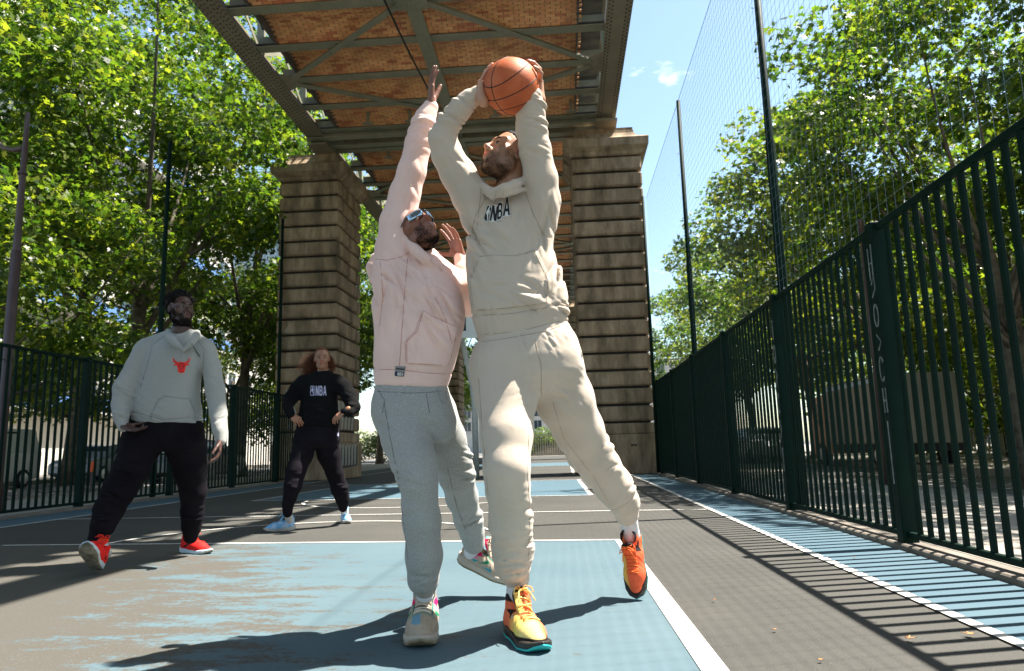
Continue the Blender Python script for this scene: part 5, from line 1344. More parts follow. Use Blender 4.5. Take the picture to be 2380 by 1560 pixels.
# ---------------------------------------------------------------- shoes
def shoe(parent, heel, yd, zd, s, sch, seed=1, mirror=1):
    yv = unit(yd); zv = np.asarray(zd, float); zv = unit(zv-yv*(zv@yv)); xv = np.cross(yv, zv)*mirror; R = np.stack([xv, yv, zv], 1); heel = np.asarray(heel, float)
    Wd = lambda q: heel+R@(np.asarray(q, float)*s)
    root = obj('shoe', None, parent)
    wy = np.array([-.006, 0, .02, .05, .11, .17, .22, .27, .30, .318]); ww = np.array([0, .02, .036, .040, .039, .047, .0555, .049, .032, 0])
    def sole(q, grow=0.0, zlo=None, zhi=None):
        x = np.abs(q[:, 0]-.004*np.sin(q[:, 1]*9)); y = q[:, 1]; z = q[:, 2]
        w = np.interp(y, wy, ww)+grow; zb = np.interp(y, [0, .02, .05, .2, .28, .318], [.014, .005, 0, 0, .009, .03]); zt = np.interp(y, [0, .05, .12, .2, .28, .318], sch.get('zt', [.056, .048, .036, .033, .038, .046]))
        if zhi is not None: zt = zb+zhi
        if zlo is not None: zb = zb+zlo
        dx = (x-w)*.85; d = smax(dx, z-zt, .010); return smax(d, zb-z, .008)
    def upper(q):
        q2 = q.copy(); q2[:, 0] = np.abs(q[:, 0])
        d = cone(q, (0, .048, .055), (0, .13, .062), .038, .040)
        d = smin(d, cone(q, (.0, .13, .058), (.002, .21, .040), .042, .046), .03)
        d = smin(d, cone(q, (.002, .21, .036), (.0, .268, .030), .044, .030), .03)
        col = cone(q, (0, .060, .07), (0, .062, .132), .040, .037); d = smin(d, col, .025)
        d = smin(d, cone(q, (0, .03, .08), (0, .026, .128), .02, .016), .02)
        d = smax(d, -cone(q, (0, .066, .10), (0, .072, .18), .027, .034), .006)
        d = smax(d, -(q[:, 2]-.018), .004)
        # panel relief
        d = d-.0014*(np.sin(q[:, 1]*150+q[:, 2]*90)**8)*(q[:, 1] < .2)
        return d
    def tongue(q):
        a = A(0, .150, .092); b = A(0, .098, .172); d_ = unit(b-a); n = np.cross(d_, A(1, 0, 0))
        v = q-a; t = v@d_; L_ = np.linalg.norm(b-a); w = np.interp(t, [-.02, .03, L_-.03, L_-.012, L_], [.020, .029, .033, .028, .014])
        d = smax(np.abs(q[:, 0])-w, np.abs(v@n-.006*np.cos(q[:, 0]*40))-.0065, .006); return smax(smax(d, t-L_, .006), -t-.02, .006)
    loc = lambda p: ((p-heel.astype(F32))@R.astype(F32))/s
    bb = [Wd((a, b, c)) for a in (-.066, .066) for b in (-.02, .33) for c in (-.006, .185)]
    h = sch.get('h', .0035)
    add_sdf('midsole', lambda p: sole(loc(p), 0, .007)*s, bb, .0, h, sch['mid'], root)
    add_sdf('outsole', lambda p: smax(sole(loc(p), .0016, None, .010), -.0, .001)*s if False else sole(loc(p), .0018, None, .010)*s, bb, .0, h, sch['out'], root)
    add_sdf('upper', lambda p: upper(loc(p))*s*.9, bb, 0, h, shoem, root, color=lambda V: sch['col'](loc(V)))
    add_sdf('tongue', lambda p: tongue(loc(p))*s, bb, 0, h, shoem, root, color=lambda V: sch['tcol'](loc(V)))
    if h > .005: return root
    def top(x, y):
        z = np.linspace(.20, .02, 90); q = np.stack([np.full(90, x), np.full(90, y), z], 1).astype(F32); d = np.minimum(upper(q), tongue(q)); k = np.argmax(d < 0); return z[k] if (d < 0).any() else .05
    mb = MB()
    for k in range(7):
        y0 = .212-.015*k; y1 = y0-.010; sgn = 1 if k % 2 else -1; w = .028-.0008*k
        pts = [Wd((u*w*sgn, y0+(y1-y0)*(u+1)/2, top(u*w, y0+(y1-y0)*(u+1)/2)+.0025)) for u in np.linspace(-1, 1, 7)]; mb.tube(pts, .0024*s, 6)
        if k % 2 == 0:
            pts = [Wd((-u*w*sgn, y0+.003+(y1-y0)*(u+1)/2, top(u*w, y0+(y1-y0)*(u+1)/2)+.004)) for u in np.linspace(-1, 1, 7)]; mb.tube(pts, .0024*s, 6)
    zc = top(0, .118)+.004; kx = .003
    for sx in (-1, 1):
        mb.tube([Wd(q) for q in [(kx, .122, zc), (sx*.012, .124, zc+.014), (sx*.030, .134, zc+.010), (sx*.036, .142, zc-.006), (sx*.022, .134, zc-.006), (kx, .124, zc)]], .0024*s, 6)
        mb.tube([Wd(q) for q in [(kx, .122, zc), (sx*.014, .136, zc+.004), (sx*.024, .158, zc-.012), (sx*.030, .172, zc-.028)]], .0022*s, 6)
    mb.tube([Wd((kx-.006, .12, zc)), Wd((kx+.006, .124, zc+.002))], .0045*s, 8)
    mb.build('laces', sch['lace'], root, smooth=True)
    return root
def patch(V, poly, ax=(1, 2)):
    return polysd(V[:, ax[0]], V[:, ax[1]], poly)
def over(C, w, c): w = np.clip(w, 0, 1)[:, None]; return C*(1-w)+np.asarray(c)[None]*w
def seams_(q): return np.maximum(sst(np.sin(q[:, 1]*210), .55, .9)*sst(np.sin(q[:, 2]*260+q[:, 0]*260), -.2, .6), 0)
ORG = A(.78, .13, .035); RED = A(.70, .05, .02); YEL = A(.85, .66, .16); BLK = A(.012, .010, .010)
def col_orange(q):
    C = np.repeat(A(.80, .17, .07)[None], len(q), 0)
    C = over(C, sst(q[:, 0], .004, .030)*sst(q[:, 1], .10, .19), YEL)
    C = over(C, sst(q[:, 1], .205, .235)*sst(q[:, 0], -.03, -.0)*.85, A(.86, .66, .24))  # yellow toe, its colour paled to carry the sun on the standing shoe
    C = over(C, sst(.028-np.abs(q[:, 0]), 0, .004)*sst(q[:, 1], .10, .12)*sst(-q[:, 1], -.215, -.205)*sst(q[:, 2], .06, .07)*.8, RED)
    side = np.abs(q[:, 0]) > .02
    C = over(C, sst(patch(q, [(.06, .10), (.12, .075), (.125, .105)]), 0, .002)*side, BLK)
    C = over(C, sst(patch(q, [(.0, .03), (.035, .05), (.045, .10), (.035, .10), (.015, .07)]), 0, .002)*side, BLK)
    C = over(C, sst(.045-q[:, 2]+.02*np.abs(q[:, 1]-.16), 0, .003)*(q[:, 1] > .06), BLK)
    C = over(C, sst(q[:, 2], .122, .128)*(q[:, 1] < .1), BLK)
    C = over(C, sst(patch(q, [(.128, .083), (.136, .083), (.136, .091), (.128, .091)]), 0, .001)*side, A(.1, .6, .55))
    return C*(1-.10*seams_(q))[:, None]
def tcol_orange(q):
    C = np.repeat(A(.82, .16, .05)[None], len(q), 0); C = over(C, sst(q[:, 0], -.002, .022)*.8, YEL)
    C = over(C, sst(q[:, 2], .158, .163), BLK); C = over(C, sst(np.abs(q[:, 0]), .027, .030), BLK)
    for x0 in (-.006, .003): C = over(C, sst(patch(q, [(x0, .132), (x0+.005, .132), (x0+.005, .153), (x0, .153)], (0, 2)), 0, .0006)*(np.sin(q[:, 2]*900) > -.3), BLK)
    return C
BEI = A(.44, .35, .265)
def col_beige(q):
    C = np.repeat(BEI[None], len(q), 0); side = np.abs(q[:, 0]) > .015
    C = over(C, sst(patch(q, [(.03, .145), (.025, .092), (.09, .078), (.13, .088), (.10, .105), (.07, .105), (.055, .118), (.05, .145)]), 0, .002)*side, A(.80, .01, .12))
    C = over(C, sst(patch(q, [(.055, .074), (.125, .076), (.075, .062)]), 0, .0015)*side, A(.75, .15, .45))
    C = over(C, sst(patch(q, [(.078, .060), (.12, .066), (.09, .045)]), 0, .0015)*side, A(.02, .30, .32))
    C = over(C, sst(patch(q, [(.11, .050), (.16, .085), (.17, .068)]), 0, .0015)*side, A(.01, .20, .10))
    C = over(C, sst(patch(q, [(.12, .042), (.19, .052), (.19, .036)]), 0, .0015)*side, A(.03, .30, .36))
    C = over(C, sst(patch(q, [(.003, .222), (.028, .222), (.034, .245), (.018, .262), (.002, .262)], (0, 1)), 0, .002)*(q[:, 2] > .04), A(.16, .30, .38))
    C = over(C, sst(.012-np.abs(q[:, 1]-.215), 0, .002)*(q[:, 2] > .07)*.5, A(.05, .25, .18))
    C = over(C, sst(np.abs(q[:, 0]), .026, .028)*sst(-np.abs(q[:, 0]), -.034, -.032)*(q[:, 1] > .12)*(q[:, 1] < .21)*(q[:, 2] > .06), A(.02, .16, .12))
    C = over(C, sst(.030-np.abs(q[:, 0]), 0, .004)*sst(q[:, 1], .11, .125)*sst(-q[:, 1], -.215, -.205)*(q[:, 2] > .05)*.9, A(.13, .10, .07))
    C = over(C, sst(q[:, 1], .222, .228)*sst(-q[:, 1], -.27, -.26)*(q[:, 0] < .002)*(q[:, 0] > -.034)*.5, A(.33, .25, .16))
    return C*(1-.12*seams_(q))[:, None]
def tcol_beige(q):
    C = np.repeat(BEI[None], len(q), 0); C = over(C, sst(q[:, 2], .155, .158), A(.80, .01, .10)); C = over(C, sst(q[:, 2], .168, .170), A(.1, .3, .28))
    C = over(C, sst(np.abs(q[:, 0]), .0275, .0295)*(q[:, 2] > .12), A(.75, .02, .12))
    for x0 in (-.007, .002): C = over(C, sst(patch(q, [(x0, .125), (x0+.005, .125), (x0+.005, .147), (x0, .147)], (0, 2)), 0, .0006)*(np.sin(q[:, 2]*850) > -.3), A(.7, .02, .1))
    return C
def col_red(q):
    C = np.repeat(A(.80, .015, .012)[None], len(q), 0); side = np.abs(q[:, 0]) > .02
    C = over(C, sst(patch(q, [(.05, .055), (.13, .09), (.14, .08), (.09, .05)]), 0, .002)*side, BLK); return C*(1-.2*seams_(q))[:, None]
def tcol_red(q): C = np.repeat(A(.82, .03, .015)[None], len(q), 0); return over(C, sst(.003-np.abs(q[:, 2]-.155), 0, .002), A(.75, .2, .04))
def col_sky(q):
    C = np.repeat(A(.22, .50, .78)[None], len(q), 0); n_ = Noise(3, 90)(q); C = over(C, sst(n_, .1, .5)*.6, A(.6, .72, .85))
    side = np.abs(q[:, 0]) > .02; C = over(C, sst(patch(q, [(.09, .07), (.11, .075), (.10, .06)]), 0, .002)*side, A(.6, .05, .3)); return C
def tcol_sky(q): return np.repeat(A(.25, .52, .78)[None], len(q), 0)
teal = mat('teal rubber', (.03, .42, .40), .5); blackr = mat('black rubber sole', (.015, .013, .013), .5, (.03, .025, .02), 20); whitef = mat('off white foam', (.55, .52, .47), .6, (.46, .43, .38), 12, .1, 60)
gum = mat('tan rubber', (.22, .17, .10), .7, (.30, .24, .15), 25, .4, 90); beif = mat('beige foam', (.43, .36, .29), .6, (.50, .43, .34), 10); dirty = mat('scuffed rubber', (.09, .085, .06), .85, (.30, .28, .22), 14, .5, 60); skyf = mat('pale blue foam', (.45, .58, .68), .6, (.62, .66, .68), 14)
lace_o = mat('orange yellow laces', (.85, .25, .04), .8, (.85, .70, .22), 9, .3, 200); lace_b = mat('beige laces', (.62, .52, .40), .9, bump=.3, bscale=200); lace_r = mat('red laces', (.75, .03, .015), .8); lace_s = mat('blue laces', (.3, .55, .78), .8)
def col_orange2(q):
    C = np.repeat(A(.78, .12, .045)[None], len(q), 0)
    C = over(C, sst(q[:, 0], .018, .034)*.9, A(.80, .50, .10))
    C = over(C, sst(.045-q[:, 2]+.02*np.abs(q[:, 1]-.16), 0, .003)*(q[:, 1] > .03), BLK)
    side = np.abs(q[:, 0]) > .02
    C = over(C, sst(patch(q, [(.06, .10), (.12, .075), (.125, .105)]), 0, .002)*side, BLK); C = over(C, sst(q[:, 2], .122, .128)*(q[:, 1] < .1), BLK)
    C = over(C, sst(patch(q, [(.0, .03), (.035, .05), (.045, .10), (.035, .10), (.015, .07)]), 0, .002)*side, BLK)
    return C*(1-.12*seams_(q))[:, None]
def tcol_orange2(q): C = np.repeat(A(.80, .12, .04)[None], len(q), 0); return over(C, sst(q[:, 2], .158, .163), BLK)
SO2 = dict(mid=blackr, out=teal, col=col_orange2, tcol=tcol_orange2, lace=mat('orange laces', (.85, .16, .03), .8)); SO = dict(mid=blackr, out=teal, col=col_orange, tcol=tcol_orange, lace=lace_o); SB = dict(mid=beif, out=gum, col=col_beige, tcol=tcol_beige, lace=lace_b)
SR = dict(mid=skyf, out=dirty, col=col_red, tcol=tcol_red, lace=lace_r, h=.0045); SS = dict(mid=whitef, out=whitef, col=col_sky, tcol=tcol_sky, lace=lace_s, h=.0049)

def sock(parent, a, b, r0, r1):
    mb = MB(); a = np.asarray(a); b = np.asarray(b); mb.tube([a+(b-a)*t for t in np.linspace(0, 1, 8)], [r0+(r1-r0)*t+.0015*sin(t*14) for t in np.linspace(0, 1, 8)], 24)
    return mb.build('sock', sockm, parent, smooth=True)
def drawcord(parent, tree, pts, r, m, off=.004):
    w = [hit(tree, a, b, off=off) for a, b in pts]; w = [q for q in w if q is not None]
    if len(w) > 1: mb = MB(); mb.tube(w, r, 7); mb.build('drawstring', m, parent, smooth=True)

# ================================================================== the shooting man
cream = cloth('cream fleece', (.53, .44, .35)); cream2 = cloth('cream jersey', (.55, .46, .37))
n12, n25, n7 = Noise(21, 12), Noise(22, 25), Noise(23, 7)
def person(label, px, py): 
    g = G(px, py); return thing('person', label, 'person', (0, 0, 0), group='street basketball players')
def child_of(root, o): o.parent = root; return o
S1 = person('tall man in cream hoodie and joggers with orange shoes shooting the basketball', 1225, 1500)
YT = 3.05
def hoodie_shooter():
    tor = stack([(790, 1108, 1312, YT, .62), (772, 1102, 1316, YT, .62), (748, 1098, 1318, YT, .63), (728, 1090, 1322, YT, .64), (700, 1090, 1319, YT, .64), (650, 1083, 1303, YT, .64), (600, 1079, 1290, YT, .62),
                 (555, 1082, 1288, YT, .60), (515, 1090, 1292, YT, .58), (480, 1096, 1284, YT, .55), (452, 1112, 1258, YT, .55), (436, 1130, 1236, YT, .6)], tilt=.12, kend=.05)
    sR = [H(1118, 505, 3.03, 45), H(1094, 455, 3.01, 44), H(1064, 405, 2.98, 41), H(1040, 360, 2.94, 37), H(1028, 322, 2.91, 33), H(1044, 286, 2.89, 29), H(1068, 256, 2.87, 28), H(1090, 232, 2.86, 26)]
    cR = [H(1094, 230, 2.86, 22), H(1108, 218, 2.85, 19)]
    sL = [H(1246, 520, 3.03, 48), H(1258, 470, 3.0, 46), H(1256, 417, 2.97, 41), H(1243, 350, 2.93, 37), H(1234, 300, 2.90, 35.5), H(1231, 257, 2.87, 33), H(1228, 225, 2.84, 30)]
    cL = [H(1227, 217, 2.84, 25), H(1219, 193, 2.81, 20)]
    nb = P(1186, 436, 3.03)
    hood = ring(nb+A(.005, .03, -.005), (-.12, -.30, 1), .082, .026, 18, sq=1.05)
    hoodb = [(nb+A(-.06, .10, -.03), .045), (nb+A(.0, .15, -.06), .06), (nb+A(.07, .12, -.04), .05)]
    hfr = [[H(1112, 432, 3.0, 9), H(1124, 438, 2.95, 11), H(1141, 446, 2.91, 11), H(1160, 450, 2.90, 9)], [H(1150, 446, 2.89, 9), H(1172, 438, 2.88, 12), H(1196, 430, 2.90, 13), H(1214, 422, 2.96, 11)], [H(1146, 458, 2.90, 6), H(1170, 453, 2.885, 7), H(1198, 446, 2.90, 8), H(1220, 440, 2.95, 8)]]
    el = P(1034, 326, 2.91); eL = P(1234, 305, 2.9)
    pocket = [(1109, 597), (1150, 593), (1199, 595), (1222, 588), (1244, 580), (1278, 653), (1272, 704), (1185, 716), (1098, 722), (1088, 656)]
    drape = Noise(40, 9)
    def f(p):
        d = tor(p)
        d = smin(d, chain(p, sR, .02), .028); d = smin(d, chain(p, sL, .02), .028)
        hd = smin(chain(p, hood, .012), chain(p, hoodb, .03), .03)+.003*n25(p); d = smin(d, hd, .014)
        hq = None
        for c_ in hfr:
            e_ = chain(p, c_, .01); hq = e_ if hq is None else smin(hq, e_, .004)
        d = smin(d, hq+.0022*n25(p), .006)
        d = d-.0045*n7(p)-.0018*n12(p)
        # folds: forearms bunch towards the elbows, diagonal drags from armpits, blousing above the hem
        for q, lam, amp, rad, dr in ((P(1048, 280, 2.9), .040, .0085, .105, P(1094, 230, 2.86)-P(1034, 322, 2.9)), (P(1080, 244, 2.87), .034, .006, .07, P(1094, 230, 2.86)-P(1034, 322, 2.9)),
                                     (P(1252, 262, 2.86), .036, .008, .10, A(.25, 0, 1)), (P(1240, 330, 2.9), .05, .005, .10, A(.4, 0, 1)), (P(1060, 400, 2.97), .06, .0055, .12, A(1, 0, .55)),
                                     (P(1110, 530, 2.93), .065, .009, .16, A(1, 0, .42)), (P(1230, 690, 2.9), .09, .007, .13, A(.5, 0, 1)), (P(1135, 745, 2.9), .05, .003, .1, A(1, 0, 0)), (P(1262, 520, 2.93), .06, .007, .15, A(1, 0, -.25)), (P(1285, 640, 2.95), .06, .008, .14, A(1, 0, -.45)),
                                     (P(1150, 520, 2.9), .075, .006, .12, A(1, 0, .5)), (P(1170, 690, 2.9), .12, .003, .2, A(.3, 0, 1)), (P(1310, 715, 3.0), .035, .006, .07, A(.6, 0, 1)), (P(1110, 640, 2.95), .07, .004, .12, A(1, 0, .1))):
            d = d+fold(p, q, dr, lam, amp, rad, n7)
        cf = smin(chain(p, cR, .006), 1e3, .001) if False else chain(p, cR, .006)
        cl = chain(p, cL, .006)
        d = smin(d, cf, .006); d = smin(d, cl, .006)
        d = d+emboss(p, pocket, .008, 2.0, 3.02)+groove(p, pocket+[pocket[0]], .0015, 1.5, 3.02)
        hm = [(1090, 733), (1180, 728), (1260, 716), (1325, 700)]; d = d+groove(p, hm, .0040, 3.0)
        d = d+groove(p, [(1118, 430), (1112, 480), (1100, 560)], .0018, 1.6, 3.02)+groove(p, [(1214, 432), (1240, 500), (1262, 548), (1302, 556)], .0025, 1.8, 3.02)
        return d.astype(F32)
    pts = tor.pts+[q[0] for q in sR+cR+sL+cL]
    o = add_sdf('hoodie', f, pts, .10, .0058, cream, S1); return o
hd1 = hoodie_shooter(); tr1 = bvh(hd1)
def trousers_shooter():
    pel = stack([(758, 1112, 1316, YT, .60), (775, 1108, 1322, YT, .60), (800, 1098, 1338, YT, .60), (840, 1088, 1350, YT, .62), (880, 1096, 1352, YT, .60), (905, 1110, 1340, YT, .5), (925, 1140, 1320, YT, .4)], tilt=.10, kend=.02)
    lr = [H(1164, 850, 3.04, 76), H(1174, 924, 3.00, 72), H(1176, 1013, 2.91, 61), H(1177, 1085, 2.86, 53), H(1180, 1130, 2.89, 49), H(1187, 1210, 2.98, 47), H(1192, 1275, 3.06, 45), H(1191, 1312, 3.09, 42)]
    cr = [H(1196, 1320, 3.12, 33), H(1200, 1343, 3.13, 29)]
    ll = [H(1275, 850, 3.09, 72), H(1312, 930, 3.16, 66), H(1345, 1000, 3.28, 57), H(1368, 1048, 3.38, 51), H(1392, 1082, 3.48, 44), H(1425, 1128, 3.58, 40), H(1450, 1166, 3.68, 34)]
    cl = [H(1452, 1172, 3.69, 33), H(1456, 1194, 3.72, 27)]
    def f(p):
        d = pel(p); d = smin(d, chain(p, lr, .03), .03); d = smin(d, chain(p, ll, .03), .03)
        d = d-.0045*n7(p)-.0015*n12(p)
        for q, lam, amp, rad, dr in ((P(1185, 1110, 2.93), .06, .008, .10, A(.35, 0, 1)), (P(1195, 1200, 2.98), .055, .011, .13, A(.5, 0, 1)), (P(1195, 1275, 3.02), .045, .012, .09, A(.3, 0, 1)), (P(1190, 1305, 3.02), .05, .012, .07, A(-.2, 0, 1)),
                                     (P(1410, 1060, 3.4), .05, .010, .10, A(-.4, 0, 1)), (P(1455, 1150, 3.6), .05, .009, .10, A(-.5, 0, 1)), (P(1350, 1050, 3.3), .07, .004, .12, A(-.3, 0, 1)), (P(1235, 950, 2.95), .05, .005, .10, A(-.5, 0, 1)),
                                     (P(1215, 792, 2.9), .037, .0026, .07, A(1, 0, .25)), (P(1285, 786, 2.92), .031, .0028, .07, A(1, 0, .5)), (P(1130, 798, 2.92), .045, .0018, .06, A(1, 0, -.3)), (P(1330, 900, 3.0), .07, .005, .12, A(1, 0, .5))):
            d = d+fold(p, q, dr, lam, amp, rad, n7)
        d = smin(d, chain(p, cr, .006), .007); d = smin(d, chain(p, cl, .006), .007)
        d = d+groove(p, [(1242, 775), (1256, 850), (1256, 915)], .0025, 2.0, 3.04)+groove(p, [(1100, 795), (1180, 784), (1260, 770), (1320, 748)], .003, 2.0)
        d = d+groove(p, [(1325, 750), (1350, 790), (1358, 830)], .003, 1.8, 3.1)+groove(p, [(1284, 930), (1310, 1020), (1380, 1110), (1422, 1190)], .0012, 1.4)
        return d.astype(F32)
    pts = pel.pts+[q[0] for q in lr+cr+ll+cl]
    o = add_sdf('trousers', f, pts, .12, .0060, cream2, S1); return o
ts1 = trousers_shooter()
# head
hc1 = P(1181, 363, 3.0); HR1 = frame(A(-.74, -.52, .43), A(.18, .1, 1)); ho1 = dict(jaw=1.04, mouth=.0045, lip=1.0, brow=hairm,  side=.30, moustache=.42, bz=.074, scalp=.7, hair=hairm, hair_t=.0030, hairline=.040, gaze=(-.38, .08), stubble=.42)
hf1 = head_sdf(hc1, HR1, 1.0, ho1)
ballC = P(1188.5, 201.3, 2.83); Rb = .1175
gR = grip_hand(ballC, Rb, A(-.97, .02, -.18), A(.30, .18, .95), -1, P(1110, 222, 2.85), spread=(-.30, -.08, .10, .30), arcs=(.105, .115, .11, .09))
gL = grip_hand(ballC, Rb, A(.84, .42, -.05), A(-.10, .10, 1.0), 1, P(1224, 196, 2.83), spread=(-.30, .15, .62, 1.15), arcs=(.105, .10, .10, .085), lift=(.004, .014, .018, .012))
base1 = A(.42, .215, .125)
bo = body_mesh(hf1, hc1, [gR, gL],
               [(hc1+A(.03, .03, -.05), .058), (P(1188, 432, 3.04), .060), (P(1190, 455, 3.05), .065)], [(P(1190, 450, 3.06), .06), (P(1192, 500, 3.06), .09), (P(1200, 760, 3.06), .10)], [[(P(1110, 222, 2.85), .026), (P(1070, 255, 2.87), .032), (P(1030, 322, 2.91), .036), (P(1064, 405, 2.98), .045), (P(1110, 480, 3.04), .05), (P(1190, 500, 3.06), .05)], [(P(1224, 196, 2.83), .026), (P(1230, 257, 2.87), .034), (P(1234, 300, 2.90), .038), (P(1254, 417, 2.98), .045), (P(1245, 480, 3.03), .05), (P(1190, 500, 3.06), .05)]], base1, skin_colour(base1, hc1, HR1, 1.0, ho1), palm=lambda V: np.repeat(A(.50, .27, .17)[None], len(V), 0)*(1+.08*Noise(3, 70)(V))[:, None])
obj('body', bo, S1); head_parts(hc1, HR1, 1.0, ho1, hf1, S1)
beardm = mat('brown beard hair', (.045, .022, .011), .55, (.085, .04, .018), 60)
strands('beard', bo, hc1, HR1, 1.0, ho1, 0, 3600, .012, .00055, beardm, S1, curl=.7, down=.5, seed=2)
strands('short_hair', bo, hc1, HR1, 1.0, ho1, 1, 2200, .007, .0006, hairm, S1, curl=.5, seed=3)
MB().lathe([(0, -.004), (.0135, -.003), (.0135, .002), (0, .003)], hc1+HR1@A(0, .090, -.0575), 10, R=np.stack([HR1[:, 0], HR1[:, 2], HR1[:, 1]], 1)).build('teeth', teeth, S1)
# chest lettering with white outline, emblem first
blackp = mat('black print', (.012, .012, .013), .6); whitep = mat('white print', (.72, .70, .67), .6)
def outl(quads, e): 
    return quads
q_em = [(1124, 509), (1133, 517), (1142, 483), (1133, 477)]
def grow(q, e):
    c = np.mean(q, 0); return [tuple(c+(np.array(k)-c)*(1+e/np.linalg.norm(np.array(k)-c))) for k in q]
LQ = {'N': [(1137, 513), (1153, 514), (1158, 480), (1144, 477)], 'B': [(1155, 511), (1166, 508), (1168, 470), (1157, 473)], 'A': [(1168, 502), (1185, 500), (1183, 458), (1174, 459)]}
print_shapes('print_outline', tr1, [quadmap(grow(q, 3.2), RR) for q in [q_em]+list(LQ.values())][:0]+[quadmap(grow(q_em, 2.0), RR)]+[quadmap(grow(LQ[k], 2.4), [(0, 0), (1, 0), (1, 1), (0, 1)] if k != 'A' else [(0, 0), (1, 0), (.72, 1), (.28, 1)]) for k in 'NBA'], whitep, S1, .0026)
print_shapes('emblem', tr1, [quadmap(q_em, RR)], blackp, S1, .0038); print_shapes('emblem', tr1, [quadmap(q_em, FIG)], whitep, S1, .0048)
print_shapes('lettering', tr1, [s_ for k in 'NBA' for s_ in letters(k, LQ[k])], blackp, S1, .0038)
drawcord(S1, tr1, [(1146, 438), (1150, 446), (1149, 456), (1146, 464), (1150, 470)], .0028, cream2); drawcord(S1, tr1, [(1158, 436), (1168, 446), (1172, 452)], .0028, cream2)
tt1 = bvh(ts1)
cs1 = cloth('cream seam shade', (.36, .29, .22), sheen=0)
pk1 = [(1109, 597), (1150, 593), (1199, 595), (1222, 588), (1244, 580), (1278, 653), (1272, 704), (1185, 716), (1098, 722), (1088, 656), (1109, 597)]
seamline(S1, tr1, [pk1, inset(pk1, 4)[3:7], inset(pk1, 4)[8:], [(1092, 735), (1180, 730), (1260, 718), (1322, 700)], [(1100, 779), (1200, 772), (1318, 742)], [(1118, 436), (1114, 480), (1104, 560)], [(1216, 436), (1240, 500), (1264, 548), (1302, 558)], [(1228, 220), (1216, 214), (1240, 216)], [(1128, 462), (1105, 500), (1096, 540)]], cs1)
seamline(S1, tt1, [[(1243, 790), (1257, 850), (1258, 918)], [(1106, 797), (1180, 786), (1260, 772), (1318, 752)], [(1284, 935), (1310, 1020), (1380, 1110), (1424, 1186)], [(1328, 760), (1350, 792), (1356, 838)], [(1228, 1010), (1226, 1100), (1232, 1200), (1228, 1300)], [(1112, 880), (1122, 1020), (1134, 1150)]], cs1); print_shapes('hip_print', tt1, [quadmap([(1351, 832), (1362, 830), (1359, 812), (1350, 815)], s_) for s_ in [[(0, 0), (.3, 0), (.3, 1), (0, .9)], [(.42, 0), (.62, 0), (.62, .5), (.42, .5)], [(.42, .65), (.62, .7), (.62, 1), (.42, 1)], [(.75, .1), (1, 0), (1, .9), (.75, 1)]]], blackp, S1)
print_shapes('side_tag', tr1, [[(1096, 748), (1101, 752), (1101, 766), (1097, 763)]], blackp, S1, .004)
# feet
to = G(1260, 1523); yv1 = unit(G(1260, 1523)-G(1186, 1470)); hs = to-yv1*.300*1.2; to = hs+yv1; shoe(S1, hs, yv1, A(0, 0, 1), 1.2, SO)
sock(S1, hs+unit(to-hs)*.072+A(0, 0, .10), P(1200, 1335, 3.13), .043, .041)
h2 = P(1474, 1232, 3.93); shoe(S1, h2, A(-.02, -.36, -.93), A(-.30, -.86, .36), 1.12, SO2)
sock(S1, P(1467, 1250, 3.84), P(1457, 1185, 3.72), .047, .042)
sub_label = None
# basketball
def leather():
    m, nt, b = new_mat('orange pebbled leather'); L = nt.links.new; tc = N(nt, 'ShaderNodeTexCoord')
    b.inputs['Base Color'].default_value = (.52, .115, .035, 1); b.inputs['Roughness'].default_value = .55; b.inputs['Specular IOR Level'].default_value = .3
    v = N(nt, 'ShaderNodeTexVoronoi', Scale=420); L(tc.outputs['Object'], v.inputs['Vector']) if False else None
    v.inputs['Scale'].default_value = 330; L(tc.outputs['Object'], v.inputs['Vector'])
    bp = N(nt, 'ShaderNodeBump', Strength=.5, Distance=.0012); bp.invert = True; L(v.outputs['Distance'], bp.inputs['Height']); L(bp.outputs['Normal'], b.inputs['Normal'])
    n = N(nt, 'ShaderNodeTexNoise', Scale=9, Detail=6); L(tc.outputs['Object'], n.inputs['Vector']); r = N(nt, 'ShaderNodeValToRGB')
    r.color_ramp.elements[0].color = (.46, .095, .03, 1); r.color_ramp.elements[1].color = (.58, .15, .05, 1); r.color_ramp.elements[0].position = .35; r.color_ramp.elements[1].position = .65; L(n.outputs['Fac'], r.inputs['Fac']); L(r.outputs['Color'], b.inputs['Base Color']); return m
ball = thing('basketball', 'orange basketball with black seams held overhead by the shooting man', 'ball', ballC)
prof = [(Rb*sin(a), -Rb*cos(a)) for a in np.linspace(0, pi, 33)]
MB().lathe(prof, n=64).build('panel', leather(), ball, smooth=True)
seamm = mat('black rubber seam', (.012, .010, .010), .6)
def arcseam(fn, n=48):
    mb = MB(); mb.tube([fn(t) for t in np.linspace(0, 2*pi, n)], .0023, 6, cap=False); mb.build('seam', seamm, ball, smooth=True)
Rr = Rb-.0006
E1 = unit(A(-.25, -.95, -.1)); # plane axes for the seams
Jd = unit(A(-.57, -.41, -.71)); Td = A(-.62, -.78, .07); Td = unit(Td-Jd*(Td@Jd)); Bd = np.cross(Jd, Td)
ex_, ez_, ey_ = Bd, Td, Jd
arcseam(lambda t: Rr*(Jd*cos(t)+Td*sin(t))); arcseam(lambda t: Rr*(Jd*cos(t)+Bd*sin(t)))
for sg in (-1, 1):
    c_ = unit(Td*sg+Jd*.0); a_ = Bd; b_ = Jd
    arcseam(lambda t: Rr*unit(c_*(.55+.10*cos(2*t))+(a_*cos(t)+b_*sin(t)*.92)))
MB().lathe([(0, .001), (.0022, .0008), (.0022, 0)], ballC*0+Rb*unit(P(1185, 182, 2.72)-ballC), 10, R=np.stack([ex_, ez_, ey_], 1)).build('valve', seamm, ball)

